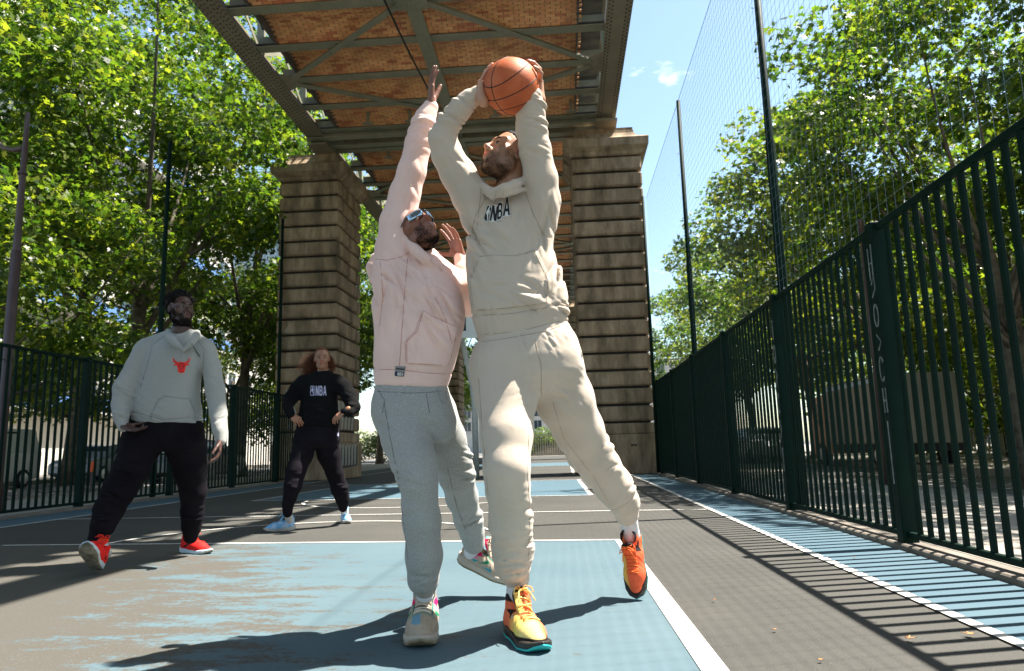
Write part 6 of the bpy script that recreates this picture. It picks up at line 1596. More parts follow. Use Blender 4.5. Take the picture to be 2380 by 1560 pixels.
# ================================================================== the man in pink
S2 = person('man in pink hoodie, grey joggers and mirrored sunglasses reaching up to block the shot', 985, 1490)
pinkc = cloth('pink fleece', (.80, .56, .49)); greyh = cloth('grey melange jersey', (.27, .27, .255), (.37, .37, .35), heather=.26)
Y2 = 3.12
def hoodie_pink():
    tor = stack([(905, 874, 1036, Y2, .85), (890, 870, 1044, Y2, .85), (868, 870, 1050, Y2, .85), (850, 868, 1056, Y2, .86), (800, 870, 1068, Y2, .86), (740, 870, 1080, Y2, .84), (690, 868, 1078, Y2, .82), (650, 868, 1062, Y2, .78), (615, 876, 1040, Y2, .74), (588, 896, 1022, Y2, .70), (570, 920, 1008, Y2, .7)], tilt=-.06, kend=.05)
    sR = [H(930, 640, 3.10, 56), H(924, 580, 3.09, 50), H(926, 520, 3.08, 42), H(942, 450, 3.07, 35), H(957, 400, 3.06, 32), H(972, 335, 3.06, 29.5), H(984, 290, 3.05, 29)]
    cR = [H(989, 272, 3.05, 27), H(1000, 250, 3.05, 19.5)]
    sL = [H(1020, 645, 3.16, 42), H(1058, 668, 3.24, 40), H(1086, 696, 3.32, 40), H(1084, 660, 3.34, 30), H(1077, 630, 3.34, 25)]
    cL = [H(1076, 622, 3.34, 20), H(1070, 600, 3.34, 16)]
    hoodb = [(P(876, 600, 3.2), .022), (P(867, 622, 3.2), .026), (P(872, 650, 3.2), .022)]
    collar = [(P(946, 556, 3.02), .018), (P(962, 580, 2.99), .022), (P(985, 600, 2.98), .022), (P(1012, 618, 3.02), .02), (P(1038, 634, 3.08), .018), (P(1030, 620, 3.2), .02), (P(975, 575, 3.24), .03)]
    pocket = [(982, 722), (1004, 735), (1064, 762), (1048, 832), (1040, 850), (943, 845), (941, 795), (965, 770)]
    n9 = Noise(61, 8)
    def f(p):
        d = tor(p); d = smin(d, chain(p, sR, .02), .05); d = smin(d, chain(p, sL, .02), .03); d = smin(d, chain(p, hoodb, .01), .012); d = smin(d, chain(p, collar, .01)+.002*n25(p), .012)
        d = d-.005*n9(p)-.0015*n12(p)
        for q, lam, amp, rad, dr in ((P(975, 300, 3.0), .05, .006, .10, A(.2, 0, 1)), (P(945, 430, 3.0), .06, .004, .12, A(1, 0, -.3)), (P(990, 640, 2.95), .08, .008, .16, A(1, 0, .35)), (P(960, 600, 2.98), .07, .007, .13, A(1, 0, .5)),
                                     (P(1040, 690, 2.98), .07, .008, .15, A(1, 0, .7)), (P(890, 700, 3.0), .09, .007, .18, A(1, 0, -.3)), (P(1010, 780, 2.95), .09, .009, .14, A(1, 0, .55)), (P(925, 650, 2.98), .085, .009, .16, A(1, 0, .35)), (P(1000, 700, 2.92), .08, .009, .12, A(1, 0, .6)), (P(920, 800, 3.0), .10, .005, .16, A(1, 0, -.2)), (P(1035, 870, 3.0), .05, .005, .08, A(.5, 0, 1))):
            d = d+fold(p, q, dr, lam, amp, rad, n9)
        d = smin(d, chain(p, cR, .006), .006); d = smin(d, chain(p, cL, .006), .006)
        d = d+emboss(p, pocket, .008, 2.0, 3.1)+groove(p, pocket+[pocket[0]], .0016, 1.5, 3.1)+groove(p, [(866, 856), (930, 858), (1000, 866), (1056, 868)], .0042, 3.0)
        d = d+groove(p, [(872, 601), (900, 603), (930, 596), (952, 586)], .002, 1.5, 3.1)+groove(p, [(947, 598), (940, 680), (933, 780), (928, 850)], .002, 1.5, 3.1)
        return d.astype(F32)
    return add_sdf('hoodie', f, tor.pts+[q[0] for q in sR+cR+sL+cL], .09, .0058, pinkc, S2)
hd2 = hoodie_pink(); tr2 = bvh(hd2)
def trousers_pink():
    pel = stack([(880, 878, 1036, Y2, .8), (900, 874, 1044, Y2, .8), (935, 866, 1052, Y2, .8), (975, 868, 1064, Y2, .75), (1005, 880, 1060, Y2, .6), (1025, 905, 1045, Y2, .5)], tilt=-.05, kend=.02)
    lr = [H(925, 955, 3.10, 58), H(945, 1020, 3.05, 56), H(962, 1075, 3.01, 50), H(971, 1110, 3.0, 45), H(980, 1210, 3.05, 42.5), H(986, 1290, 3.10, 39), H(984, 1345, 3.13, 34)]
    cr = [H(985, 1350, 3.14, 30), H(987, 1374, 3.17, 26)]
    ll = [H(1010, 960, 3.2, 52), H(1035, 1020, 3.28, 44), H(1052, 1070, 3.35, 40), H(1060, 1105, 3.42, 40), H(1073, 1155, 3.6, 36), H(1088, 1205, 3.75, 32), H(1096, 1235, 3.82, 29)]
    cl = [H(1097, 1240, 3.83, 28), H(1101, 1262, 3.86, 25)]
    def f(p):
        d = pel(p); d = smin(d, chain(p, lr, .03), .03); d = smin(d, chain(p, ll, .03), .03); d = d-.0045*n7(p)-.0015*n12(p)
        for q, lam, amp, rad, dr in ((P(950, 1090, 2.95), .06, .006, .10, A(.3, 0, 1)), (P(985, 1335, 3.05), .045, .005, .07, A(.2, 0, 1)), (P(1085, 1080, 3.35), .05, .009, .10, A(.3, 0, 1)), (P(1105, 1215, 3.7), .05, .008, .09, A(-.3, 0, 1)),
                                     (P(950, 930, 3.0), .036, .0022, .09, A(1, 0, -.3)), (P(900, 960, 3.0), .06, .005, .09, A(.5, 0, 1)), (P(975, 1180, 2.98), .11, .004, .14, A(.3, 0, 1)), (P(1020, 1000, 3.05), .06, .006, .1, A(1, 0, .5))):
            d = d+fold(p, q, dr, lam, amp, rad, n7)
        d = smin(d, chain(p, cr, .006), .007); d = smin(d, chain(p, cl, .006), .007)
        d = d+groove(p, [(892, 935), (905, 1010), (925, 1110), (936, 1200), (948, 1300)], .0014, 1.4, 3.2)+groove(p, [(878, 908), (960, 912), (1040, 908)], .003, 1.8)+groove(p, [(880, 905), (893, 930), (888, 960)], .003, 1.8, 3.1)
        return d.astype(F32)
    return add_sdf('trousers', f, pel.pts+[q[0] for q in lr+cr+ll+cl], .10, .0060, greyh, S2)
ts2 = trousers_pink()
hc2 = P(966, 541, 3.06); HR2 = frame(A(.48, -.66, .58), A(-.42, .3, .9))
ho2 = dict(jaw=1.02, mouth=.0012, lip=1.45, nose=1.3, no_ear=True, scalp=.8, bz=.084, side=.04, moustache=.10, hair=hairm, hair_t=.003, hairline=.04, lipc=A(.26, .12, .09), redc=A(.26, .07, .035), palmc=A(.3, .15, .1), stubble=.10)
hf2 = head_sdf(hc2, HR2, 1.0, ho2); base2 = A(.23, .088, .050)
hr2 = hand_sdf(P(1000, 247, 3.05), A(.06, .0, 1), A(-.95, -.25, .1), A(-.3, .95, 0), 1.06, curl=(.04, .06, .10, .16), spread=.05, thumb=(1.38, .1, .05), wr=.025)
hl2 = hand_sdf(P(1070, 600, 3.34), A(-.30, .0, .95), A(.55, .75, .2), A(-.8, .4, .1), 1.0, curl=(.15, .2, .25, .3), spread=.12, thumb=(.45, .2, .15))
bo = body_mesh(hf2, hc2, [hr2, hl2],
               [(hc2+A(-.01, .045, -.06), .056), (P(972, 592, 3.12), .058), (P(968, 615, 3.13), .06)], [(P(966, 610, 3.13), .06), (P(962, 640, 3.13), .09), (P(955, 880, 3.13), .10)], [[(P(1000, 247, 3.05), .027), (P(984, 290, 3.05), .033), (P(957, 400, 3.06), .037), (P(926, 520, 3.08), .045), (P(930, 610, 3.1), .05), (P(960, 640, 3.13), .05)], [(P(1070, 600, 3.34), .026), (P(1078, 640, 3.34), .030), (P(1086, 690, 3.32), .035), (P(1030, 655, 3.2), .04), (P(970, 640, 3.13), .05)]], base2, skin_colour(base2, hc2, HR2, 1.0, ho2),
               palm=lambda V: np.repeat(A(.20, .085, .055)[None], len(V), 0)*(1+.1*Noise(3, 70)(V))[:, None])
obj('body', bo, S2); head_parts(hc2, HR2, 1.0, ho2, hf2, S2)
strands('beard', bo, hc2, HR2, 1.0, ho2, 0, 2600, .009, .0008, hairm, S2, curl=1.1, seed=4)
lensm = mat('mirrored blue lens', (.42, .58, .72), .06, metal=.85); blackpl = mat('black plastic frame', (.01, .01, .012), .3)
def glasses(hc, R, parent):
    root = obj('sunglasses', None, parent); Wd = lambda q: np.asarray(hc)+R@A(*q)
    for sx in (-1, 1):
        mb = MB(); nx = 9; nz = 5; V = []; F = []
        for i in range(nx):
            for j in range(nz):
                u = i/(nx-1); v = j/(nz-1); x = sx*(.010+.056*u); top = .026-.004*u*u; bot = -.020+.006*u+.010*(1-u)**3; z = bot+(top-bot)*v
                y = .112-.030*u*u-.012*u+.003*(1-(2*v-1)**2); V.append(Wd((x, y, z)))
        for i in range(nx-1):
            for j in range(nz-1): a = i*nz+j; q = [a, a+nz, a+nz+1, a+1]; F.append(q if sx > 0 else q[::-1])
        mb.add(V, F); o = mb.build('lens', lensm, root, smooth=True); md = o.modifiers.new('thick', 'SOLIDIFY'); md.thickness = .002
        fr = [V[i*nz] for i in range(nx)]+[V[(nx-1)*nz+j] for j in range(1, nz)]
        mb = MB(); mb.tube(fr, .0016, 6); mb.tube([V[i*nz+nz-1] for i in range(nx)], .0014, 6)
        mb.tube([V[(nx-1)*nz+3], Wd((sx*.074, .04, .014)), Wd((sx*.080, -.01, .012))], .0022, 6); mb.build('frame', blackpl, root, smooth=True)
    mb = MB(); mb.tube([Wd((-.012, .112, .016)), Wd((0, .114, .019)), Wd((.012, .112, .016))], .0022, 6); mb.build('bridge', blackpl, root)
glasses(hc2, HR2, S2)
cs2 = cloth('rose seam shade', (.52, .24, .20), sheen=0)
pk2 = [(982, 722), (1004, 735), (1064, 762), (1048, 832), (1040, 850), (943, 845), (941, 795), (965, 770), (982, 722)]
seamline(S2, tr2, [pk2, inset(pk2, 4)[5:], [(870, 858), (930, 860), (1000, 868), (1052, 870)], [(872, 603), (900, 605), (930, 598), (950, 588)], [(947, 600), (940, 680), (933, 780), (928, 850)], [(884, 610), (890, 690), (882, 760)], [(1010, 690), (1035, 740), (1050, 800)]], cs2)
# woven label on the hem
print_shapes('hem_label', tr2, [[(918, 851), (943, 852), (938, 876), (917, 874)]], mat('grey woven label', (.25, .24, .24), .8), S2, .004)
print_shapes('hem_label', tr2, [[(917.5, 864), (940, 865), (937.5, 875), (917, 873.5)]], mat('navy woven label', (.02, .025, .06), .8), S2, .0052)
print_shapes('lettering', tr2, [s_ for s_ in letters('NBA', [(923, 873), (936, 874), (938, 866), (924, 865.5)])], whitep, S2, .0064, sub=4)
print_shapes('lettering', tr2, [[(920, 856), (940, 857), (939.5, 860), (920, 859)]], blackp, S2, .0052, sub=4)
drawcord(S2, tr2, [(1000, 603), (1008, 612), (1020, 618), (1028, 630)], .0025, pinkc)
tt2 = bvh(ts2); seamline(S2, tt2, [[(892, 935), (905, 1010), (925, 1110), (936, 1200), (948, 1300)], [(878, 910), (960, 914), (1036, 910)], [(880, 908), (893, 930), (888, 962)], [(1040, 1090), (1062, 1180), (1085, 1240)], [(990, 915), (998, 960)]], cloth('grey seam shade', (.16, .16, .155), sheen=0)); drawcord(S2, tt2, [(1018, 905), (1022, 925), (1030, 936), (1040, 928), (1034, 912)], .003, greyh)
hs = G(988, 1462); to = G(984, 1503); yv = unit(to-hs); sp_ = G(985, 1506)-yv*.275*1.32
shoe(S2, sp_, yv+A(-.03, 0, 0), A(0, 0, 1), 1.32, SB); sock(S2, sp_+yv*.08+A(0, 0, .10), P(987, 1378, 3.14), .040, .038)
h3 = P(1062, 1306, 3.95); shoe(S2, h3, A(.88, -.20, -.36), A(.36, -.12, .92), 1.10, SB)
sock(S2, P(1096, 1288, 3.92), P(1101, 1256, 3.86), .044, .042)

# ================================================================== the man in the grey hoodie
S3 = person('bearded man in grey hoodie, black joggers and red shoes sidestepping in the viaduct shade', 330, 1310)
grey3 = cloth('light grey melange fleece', (.29, .29, .265), (.35, .35, .325), heather=.14); blk3 = cloth('black jersey', (.006, .0045, .0065), (.009, .007, .010), sheen=0); 
Y3 = 5.3
def hoodie3():
    tor = stack([(1000, 322, 462, Y3, .62), (984, 312, 468, Y3, .62), (960, 308, 470, Y3, .64), (925, 310, 465, Y3, .62), (885, 320, 470, Y3, .58), (840, 330, 478, Y3, .56), (810, 340, 478, Y3, .52), (790, 372, 458, Y3, .5), (776, 392, 446, Y3, .6)], tilt=-.02, kend=.05)
    sR = [H(338, 820, 5.3, 31), H(318, 852, 5.27, 26), H(291, 903, 5.22, 27), H(281, 940, 5.17, 20), H(281, 968, 5.12, 18)]; cR = [H(281, 972, 5.12, 16), H(286, 992, 5.09, 12.5)]
    sL = [H(476, 818, 5.33, 29), H(491, 852, 5.32, 23), H(499, 905, 5.28, 23), H(507, 960, 5.22, 19), H(511, 1000, 5.17, 17)]; cL = [H(512, 1006, 5.16, 15), H(513, 1024, 5.15, 12.5)]
    nb = P(422, 776, 5.3)
    hood = ring(nb+A(-.0, .03, -.005), (0, -.34, 1), .092, .022, 16, sq=1.0); hb = [(nb+A(-.12, .09, -.04), .05), (nb+A(0, .15, -.05), .06), (nb+A(.10, .1, -.05), .045)]
    hf_ = [[H(391, 772, 5.36, 8), H(394, 782, 5.24, 10), H(408, 798, 5.14, 9), H(427, 813, 5.11, 5)], [H(427, 813, 5.11, 5), H(443, 798, 5.12, 9), H(455, 784, 5.20, 10), H(458, 774, 5.34, 8)]]
    tz = [[H(402, 784, 5.33, 20), H(346, 810, 5.32, 28)], [H(440, 784, 5.33, 20), H(474, 808, 5.33, 24)]]
    pocket = [(368, 930), (382, 921), (440, 928), (452, 955), (456, 985), (350, 975), (352, 962)]
    def f(p):
        d = tor(p); d = smin(d, smin(chain(p, tz[0], .01), chain(p, tz[1], .01), .02), .04); d = smin(d, chain(p, sR, .02), .024); d = smin(d, chain(p, sL, .02), .024); d = smin(d, smin(chain(p, hood, .01), chain(p, hb, .03), .03), .014)
        d = smin(d, smin(chain(p, hf_[0], .01), chain(p, hf_[1], .01), .006), .008)
        d = d-.005*n7(p)-.0018*n12(p)
        for q, lam, amp, rad, dr in ((P(292, 900, 5.1), .06, .008, .14, A(.6, 0, 1)), (P(280, 955, 5.05), .045, .007, .08, A(.3, 0, 1)), (P(505, 950, 5.1), .055, .008, .14, A(-.5, 0, 1)), (P(350, 960, 5.1), .06, .007, .12, A(.5, 0, 1)), (P(500, 880, 5.15), .06, .006, .12, A(.5, 0, 1)), (P(335, 860, 5.1), .06, .006, .1, A(1, 0, -.6)), (P(465, 930, 5.1), .05, .006, .10, A(1, 0, .8))):
            d = d+fold(p, q, dr, lam, amp, rad, n7)
        d = smin(d, chain(p, cR, .006), .006); d = smin(d, chain(p, cL, .006), .006)
        d = d+emboss(p, pocket, .006, 1.6, 5.27)+groove(p, pocket+[pocket[0]], .002, 1.2, 5.27)+groove(p, [(308, 958), (380, 975), (468, 968)], .006, 2.4)+groove(p, [(380, 778), (352, 800), (340, 850), (322, 900)], .003, 1.3)+groove(p, [(452, 780), (476, 812), (474, 860)], .003, 1.3)
        return d.astype(F32)
    return add_sdf('hoodie', f, tor.pts+[q[0] for q in sR+cR+sL+cL], .10, .0085, grey3, S3)
hd3 = hoodie3(); tr3 = bvh(hd3)
def trousers3():
    pel = stack([(965, 318, 464, Y3, .6), (985, 308, 470, Y3, .6), (1010, 292, 472, Y3, .6), (1030, 290, 474, Y3, .55), (1048, 310, 460, Y3, .4)], tilt=-.02, kend=.02)
    lr = [H(335, 1010, 5.3, 44), H(326, 1040, 5.27, 42), H(303, 1093, 5.2, 38), H(278, 1136, 5.12, 36), H(252, 1184, 5.05, 33), H(238, 1222, 5.0, 29)]; cr = [H(235, 1228, 5.0, 24), H(224, 1254, 4.98, 19)]
    ll = [H(428, 1010, 5.36, 44), H(434, 1045, 5.39, 42), H(443, 1093, 5.43, 35), H(450, 1141, 5.48, 28), H(447, 1190, 5.54, 24), H(445, 1225, 5.58, 23)]; cl = [H(444, 1230, 5.59, 20), H(443, 1248, 5.6, 16)]
    def f(p):
        d = pel(p); d = smin(d, chain(p, lr, .03), .03); d = smin(d, chain(p, ll, .03), .03); d = d-.005*n7(p)-.0015*n12(p)
        for q, lam, amp, rad, dr in ((P(295, 1085, 5.05), .045, .011, .13, A(.25, 0, 1)), (P(262, 1150, 5.0), .07, .010, .15, A(.5, 0, 1)), (P(240, 1215, 4.95), .05, .010, .09, A(.1, 0, 1)), (P(448, 1200, 5.45), .05, .007, .12, A(.2, 0, 1)), (P(370, 1030, 5.15), .07, .006, .14, A(1, 0, .4))):
            d = d+fold(p, q, dr, lam, amp, rad, n7)
        d = smin(d, chain(p, cr, .006), .008); d = smin(d, chain(p, cl, .006), .008); return d.astype(F32)
    return add_sdf('trousers', f, pel.pts+[q[0] for q in lr+cr+ll+cl], .10, .0085, blk3, S3)
trousers3()
hc3 = P(419, 719, 5.28); HR3 = frame(A(.86, -.50, .04), A(.04, 0, 1)); 
ho3 = dict(jaw=1.06, mouth=.0080, lip=1.2, nose=1.35, side=.6, moustache=.5, bz=.077, scalp=.95, bshade=.75, hair=hairm, hair_t=.014, hair_n=.004, hair_f=120, hairline=.048, brow=hairm, gaze=(.0, .0), lipc=A(.12, .05, .04), redc=A(.07, .02, .015))
hf3 = head_sdf(hc3, HR3, 1.06, ho3); base3 = A(.080, .040, .027)
hr3 = hand_sdf(P(286, 990, 5.09), A(.82, -.25, -.28), A(-.3, .3, -.9), A(.3, -.2, .8), 1.08, curl=(.25, .35, .2, .15), spread=.14, thumb=(1.0, .3, .2))
hl3 = hand_sdf(P(513, 1022, 5.15), A(.02, -.25, -1), A(.7, .4, 0), A(-.6, -.8, 0), 1.08, curl=(.35, .4, .45, .5), spread=.06, thumb=(1.1, .2, .2))
bo = body_mesh(hf3, hc3, [hr3, hl3],
               [(hc3+A(.0, .03, -.06), .064), (P(421, 772, 5.31), .068), (P(420, 792, 5.32), .07)], [(P(420, 790, 5.33), .07), (P(418, 820, 5.34), .1), (P(395, 960, 5.33), .12)], [[(P(286, 990, 5.09), .028), (P(281, 940, 5.17), .035), (P(291, 903, 5.22), .04), (P(330, 820, 5.3), .05), (P(400, 815, 5.33), .06)], [(P(513, 1022, 5.15), .028), (P(508, 970, 5.2), .035), (P(499, 905, 5.28), .04), (P(480, 822, 5.33), .05), (P(420, 815, 5.33), .06)]], base3, skin_colour(base3, hc3, HR3, 1.06, ho3),
               palm=lambda V: np.repeat(A(.075, .035, .025)[None], len(V), 0), h=.0042)
obj('body', bo, S3); head_parts(hc3, HR3, 1.06, ho3, hf3, S3, h=.004)
strands('beard', bo, hc3, HR3, 1.06, ho3, 0, 4200, .011, .0012, hairm, S3, curl=.9, seed=5)
rr3 = random.Random(5); mb = MB()
for k in range(330):
    th = rr3.uniform(0, 2*pi); ph = math.acos(rr3.uniform(-.05, 1)); d = A(sin(ph)*cos(th), sin(ph)*sin(th), cos(ph))
    if d[1] > .55 and d[2] < .62: continue
    if abs(d[1]) < .3 and d[2] < .15: continue
    b0_ = A(0, -.018, .036)+d*A(.080, .100, .088); tip = b0_+d*rr3.uniform(.018, .036)+A(rr3.uniform(-.008, .008), rr3.uniform(-.008, .008), rr3.uniform(-.006, .01))
    mid = (b0_+tip)/2+A(rr3.uniform(-.004, .004), rr3.uniform(-.004, .004), 0)
    mb.tube([hc3+HR3@(q*1.06) for q in (b0_-d*.01, mid, tip)], [.006, .0055, .0025], 5)
mb.build('hair_twists', hairm, S3, kind='stuff')
MB().lathe([(0, -.004), (.0145, -.003), (.0145, .003), (0, .004)], hc3+HR3@A(0, .096, -.0605)*1.0, 12, R=np.stack([HR3[:, 0], HR3[:, 2], HR3[:, 1]], 1)).build('teeth', teeth, S3)
pk3 = [(350, 975), (352, 962), (368, 930), (382, 921), (440, 928), (452, 955), (456, 983)]
seamline(S3, tr3, [pk3, [(312, 957), (380, 976), (466, 968)], [(382, 780), (354, 802), (342, 850), (326, 900)], [(452, 782), (474, 812), (472, 860)]], cloth('grey seam', (.2, .2, .19), sheen=0), r=.0022)
# red horned bull head emblem
redp = mat('red print', (.75, .015, .01), .6)
BQ = [(401, 867), (442, 867), (442, 831), (401, 831)]
horn = [(.16, .62), (.04, .74), (.0, .92), (.06, 1.0), (.09, .84), (.20, .74), (.30, .73), (.28, .62)]
headp = [(.26, .68), (.50, .72), (.74, .68), (.76, .60), (.90, .58), (.98, .50), (.78, .48), (.72, .34), (.68, .08), (.60, .0), (.40, .0), (.32, .08), (.28, .34), (.22, .48), (.02, .50), (.10, .58), (.24, .60)]
print_shapes('emblem_border', tr3, [quadmap(grow(BQ, 1.6), s_) for s_ in (headp, horn, [(1-a, b) for a, b in horn][::-1])], mat('pale print edge', (.70, .45, .35), .7), S3, .004)
print_shapes('emblem', tr3, [quadmap(BQ, s_) for s_ in (headp, horn, [(1-a, b) for a, b in horn][::-1])], redp, S3, .0062)
print_shapes('emblem', tr3, [quadmap(BQ, s_) for s_ in ([(.32, .50), (.44, .42), (.42, .36), (.34, .42)], [(.68, .50), (.56, .42), (.58, .36), (.66, .42)], [(.42, .12), (.46, .06), (.44, .02), (.40, .06)], [(.58, .12), (.54, .06), (.56, .02), (.60, .06)], [(.44, .30), (.56, .30), (.5, .22)], [(.36, .62), (.48, .60), (.46, .54), (.38, .55)], [(.64, .62), (.52, .60), (.54, .54), (.62, .55)])], blackp, S3, .0078)
drawcord(S3, tr3, [(441, 788), (446, 800), (455, 815), (464, 829)], .0035, mat('dark drawcord', (.06, .06, .065), .8))
h4 = G(212, 1336)+A(.02, .03, .012); shoe(S3, h4, A(.26, -.78, .56), A(.0, .55, .80), 1.12, SR); sock(S3, h4+A(.0, .08, .10), P(225, 1250, 4.99), .045, .045)
h5 = G(412, 1288)+A(.0, .06, 0); shoe(S3, h5, A(.94, -.34, 0), A(0, 0, 1), 1.05, SR)

# ================================================================== the woman
S4 = person('woman with a curly auburn ponytail in black hoodie and joggers with light blue shoes', 730, 1230)
Y4 = 7.4
def hoodie4():
    tor = stack([(1002, 688, 786, Y4, .62), (985, 684, 790, Y4, .62), (960, 692, 786, Y4, .6), (925, 698, 784, Y4, .58), (895, 700, 790, Y4, .55), (876, 708, 784, Y4, .5), (862, 728, 768, Y4, .6)], kend=.04)
    sR = [H(705, 888, 7.4, 18), H(690, 905, 7.38, 18), H(676, 925, 7.35, 17), H(669, 944, 7.30, 14)]; cR = [H(670, 950, 7.28, 12), H(676, 965, 7.25, 10)]
    sL = [H(783, 888, 7.4, 18), H(798, 900, 7.38, 19), H(812, 922, 7.35, 18), H(822, 947, 7.30, 16), H(812, 957, 7.22, 13)]; cL = [H(810, 958, 7.2, 12), H(800, 956, 7.16, 9)]
    nb = P(749, 868, 7.4); hood = ring(nb+A(0, .02, 0), (0, -.35, 1), .075, .02, 14); hb = [(nb+A(-.09, .07, -.03), .04), (nb+A(0, .12, -.03), .05), (nb+A(.09, .07, -.03), .04)]
    def f(p):
        d = tor(p); d = smin(d, chain(p, sR, .02), .04); d = smin(d, chain(p, sL, .02), .04); d = smin(d, smin(chain(p, hood, .01), chain(p, hb, .03), .03), .014)
        d = d-.006*n7(p)-.002*n12(p)
        for q, lam, amp, rad, dr in ((P(812, 930, 7.2), .06, .010, .12, A(.6, 0, 1)), (P(672, 940, 7.2), .05, .008, .1, A(.2, 0, 1)), (P(740, 960, 7.25), .08, .006, .18, A(.3, 0, 1))): d = d+fold(p, q, dr, lam, amp, rad, n7)
        d = smin(d, chain(p, cR, .006), .006); return smin(d, chain(p, cL, .006), .006).astype(F32)
    return add_sdf('hoodie', f, tor.pts+[q[0] for q in sR+cR+sL+cL], .10, .0105, blk4, S4)
blk4 = cloth('black fleece', (.0045, .0045, .005), (.007, .007, .0075), sheen=0)
hd4 = hoodie4(); tr4 = bvh(hd4)
def trousers4():
    pel = stack([(985, 690, 782, Y4, .62), (1000, 684, 788, Y4, .66), (1024, 680, 790, Y4, .66), (1040, 690, 782, Y4, .5)], kend=.02)
    lr = [H(710, 1020, 7.4, 27), H(702, 1056, 7.33, 25), H(688, 1092, 7.25, 22), H(680, 1127, 7.22, 20), H(671, 1165, 7.2, 16)]; cr = [H(669, 1170, 7.2, 14), H(668, 1192, 7.2, 11)]
    ll = [H(758, 1020, 7.45, 28), H(764, 1056, 7.5, 26), H(778, 1100, 7.56, 19.5), H(789, 1136, 7.63, 19), H(796, 1160, 7.7, 16)]; cl = [H(796, 1163, 7.7, 14), H(797, 1180, 7.73, 10.5)]
    def f(p):
        d = pel(p); d = smin(d, chain(p, lr, .03), .03); d = smin(d, chain(p, ll, .03), .03); d = d-.006*n7(p)-.002*n12(p)
        for q, lam, amp, rad, dr in ((P(792, 1140, 7.5), .06, .012, .12, A(.3, 0, 1)), (P(675, 1140, 7.1), .07, .010, .14, A(.3, 0, 1)), (P(690, 1090, 7.1), .07, .007, .12, A(.3, 0, 1))): d = d+fold(p, q, dr, lam, amp, rad, n7)
        d = smin(d, chain(p, cr, .006), .008); return smin(d, chain(p, cl, .006), .008).astype(F32)
    return add_sdf('trousers', f, pel.pts+[q[0] for q in lr+cr+ll+cl], .10, .0105, cloth('washed black jersey', (.007, .006, .008), (.011, .009, .013), sheen=0), S4)
trousers4()
hc4 = P(748, 834, 7.38); HR4 = frame(A(.31, -.95, .02), A(0, 0, 1))
ho4 = dict(jaw=.90, mouth=.003, lip=1.15, nose=1.0, brow=hair_br, hair=hair_br, hair_t=.006, hairline=.052, lipc=A(.27, .075, .06), gaze=(.1, .05))
hf4 = head_sdf(hc4, HR4, .97, ho4); base4 = A(.30, .145, .085)
hr4 = hand_sdf(P(676, 964, 7.25), A(.75, -.2, -.62), A(.3, -.8, .4), A(.5, .1, .8), .95, curl=(.3, .35, .4, .45), spread=.05, thumb=(1.0, .2, .2)); hl4 = hand_sdf(P(800, 956, 7.16), A(-.8, -.1, -.6), A(-.4, -.7, .5), A(-.5, .1, .8), .95, curl=(.25, .3, .35, .4), spread=.06, thumb=(1.0, .2, .2))
bo = body_mesh(hf4, hc4, [hr4, hl4],
               [(hc4+A(0, .03, -.06), .050), (P(749, 868, 7.41), .052), (P(749, 880, 7.41), .055)], [(P(749, 880, 7.42), .05), (P(749, 900, 7.42), .07), (P(738, 980, 7.42), .09)], [[(P(676, 964, 7.25), .022), (P(670, 944, 7.30), .028), (P(690, 905, 7.38), .035), (P(740, 900, 7.42), .04)], [(P(800, 956, 7.16), .022), (P(820, 947, 7.28), .028), (P(800, 905, 7.38), .035), (P(750, 900, 7.42), .04)]], base4, skin_colour(base4, hc4, HR4, .97, ho4), palm=lambda V: np.repeat(A(.36, .17, .10)[None], len(V), 0), h=.005)
obj('body', bo, S4); head_parts(hc4, HR4, .97, ho4, hf4, S4, h=.005)
rr4 = np.random.default_rng(9); root_ = hc4+A(-.01, .10, .06); NV = []; NF = []; kk = 0
tt = np.linspace(0, 1, 15)[:, None]
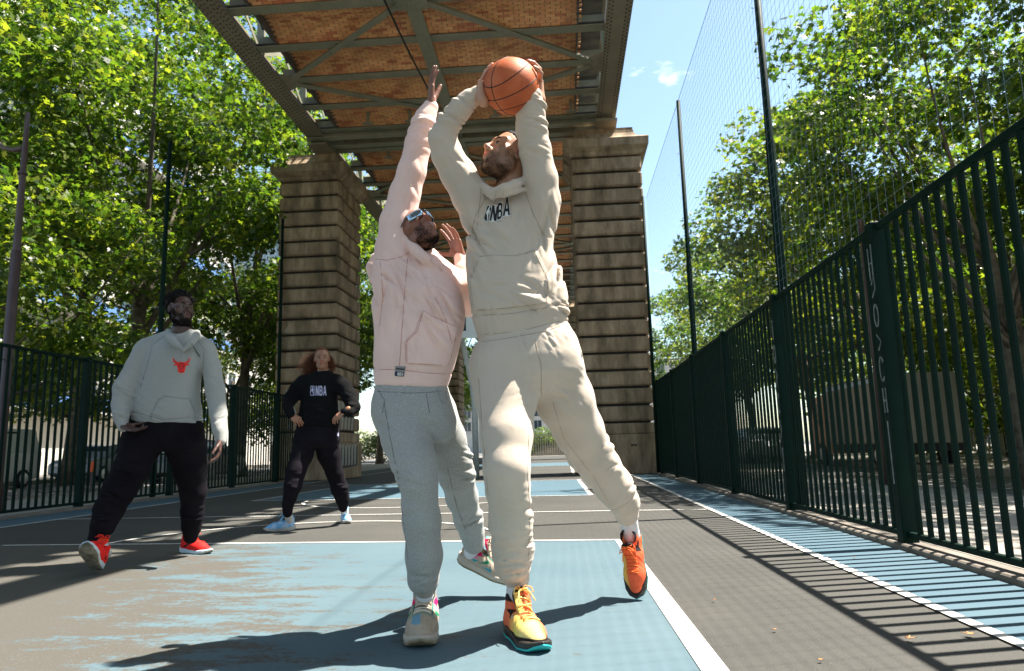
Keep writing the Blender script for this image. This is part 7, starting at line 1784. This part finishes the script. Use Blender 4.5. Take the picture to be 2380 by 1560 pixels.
for k in range(1500):
    left = rr4.random() < .84
    end = hc4+(A(-.180, .11, -.13)+rr4.normal(0, 1, 3)*A(.055, .045, .08) if left else A(.088, .10, -.10)+rr4.normal(0, 1, 3)*A(.016, .03, .03))
    mid = (root_+end)/2+A(rr4.normal(-.035 if left else .02, .03), rr4.normal(0, .02), rr4.uniform(-.01, .06)); ph = rr4.uniform(0, 6, 3); fq = rr4.uniform(38, 62)
    C_ = root_*(1-tt)**2+2*mid*tt*(1-tt)+end*tt**2+.0075*tt**.4*np.hstack([np.sin(fq*tt+ph[0]), np.cos(fq*tt+ph[1]), np.sin(fq*tt+ph[2])])
    for i_, c_ in enumerate(C_):
        r_ = .0017*(1-.5*i_/14)
        for a_ in (0, 2.09, 4.19): NV.append(c_+r_*A(cos(a_), sin(a_)*.7, sin(a_)))
        if i_:
            o_ = kk+3*i_; NF += [[o_-3+j_, o_-3+(j_+1) % 3, o_+(j_+1) % 3, o_+j_] for j_ in range(3)]
    kk += 45
mb = MB(); mb.add(NV, NF); mb.build('curly_ponytail', hair_br, S4, smooth=True, kind='stuff')
NQ = [(752+2.5, 919.5), (778.5, 919.5), (778.5, 897.5), (754.5, 897.5)]
NQ = [(733.0, 919.5), (758.5, 919.5), (758.0, 897.0), (733.5, 897.0)]
EQ = [(720.6, 919.5), (730.6, 919.5), (730.6, 897.0), (721.4, 897.0)]
silv = mat('silver print', (.46, .44, .60), .5)
print_shapes('lettering', tr4, letters('NBA', NQ), silv, S4, .006)
print_shapes('emblem', tr4, [{'o': quadmap(EQ, RR), 'holes': [quadmap(EQ, [(.12, .06), (.88, .06), (.88, .94), (.12, .94)])]}, quadmap(EQ, [(.1+.8*a, .05+.9*b) for a, b in FIG])], silv, S4, .006, sub=1.5)
print_shapes('hip_print', bvh([c for c in bpy.data.objects if c.parent == S4 and c.name.startswith('trousers')][0]), [[(783, 1006), (787, 1006), (787, 1014), (783, 1013)]], silv, S4)
h6 = G(684, 1233)+A(0, .02, 0); shoe(S4, h6, A(-.93, -.36, 0), A(0, 0, 1), .98, SS); sock(S4, h6+A(-.05, -.02, .09), P(668, 1190, 7.2), .040, .038)
h7 = G(797, 1213)+A(0, .02, 0); shoe(S4, h7, A(.45, -.89, 0), A(0, 0, 1), .98, SS); sock(S4, h7+A(.03, -.05, .09), P(797, 1176, 7.73), .040, .037)
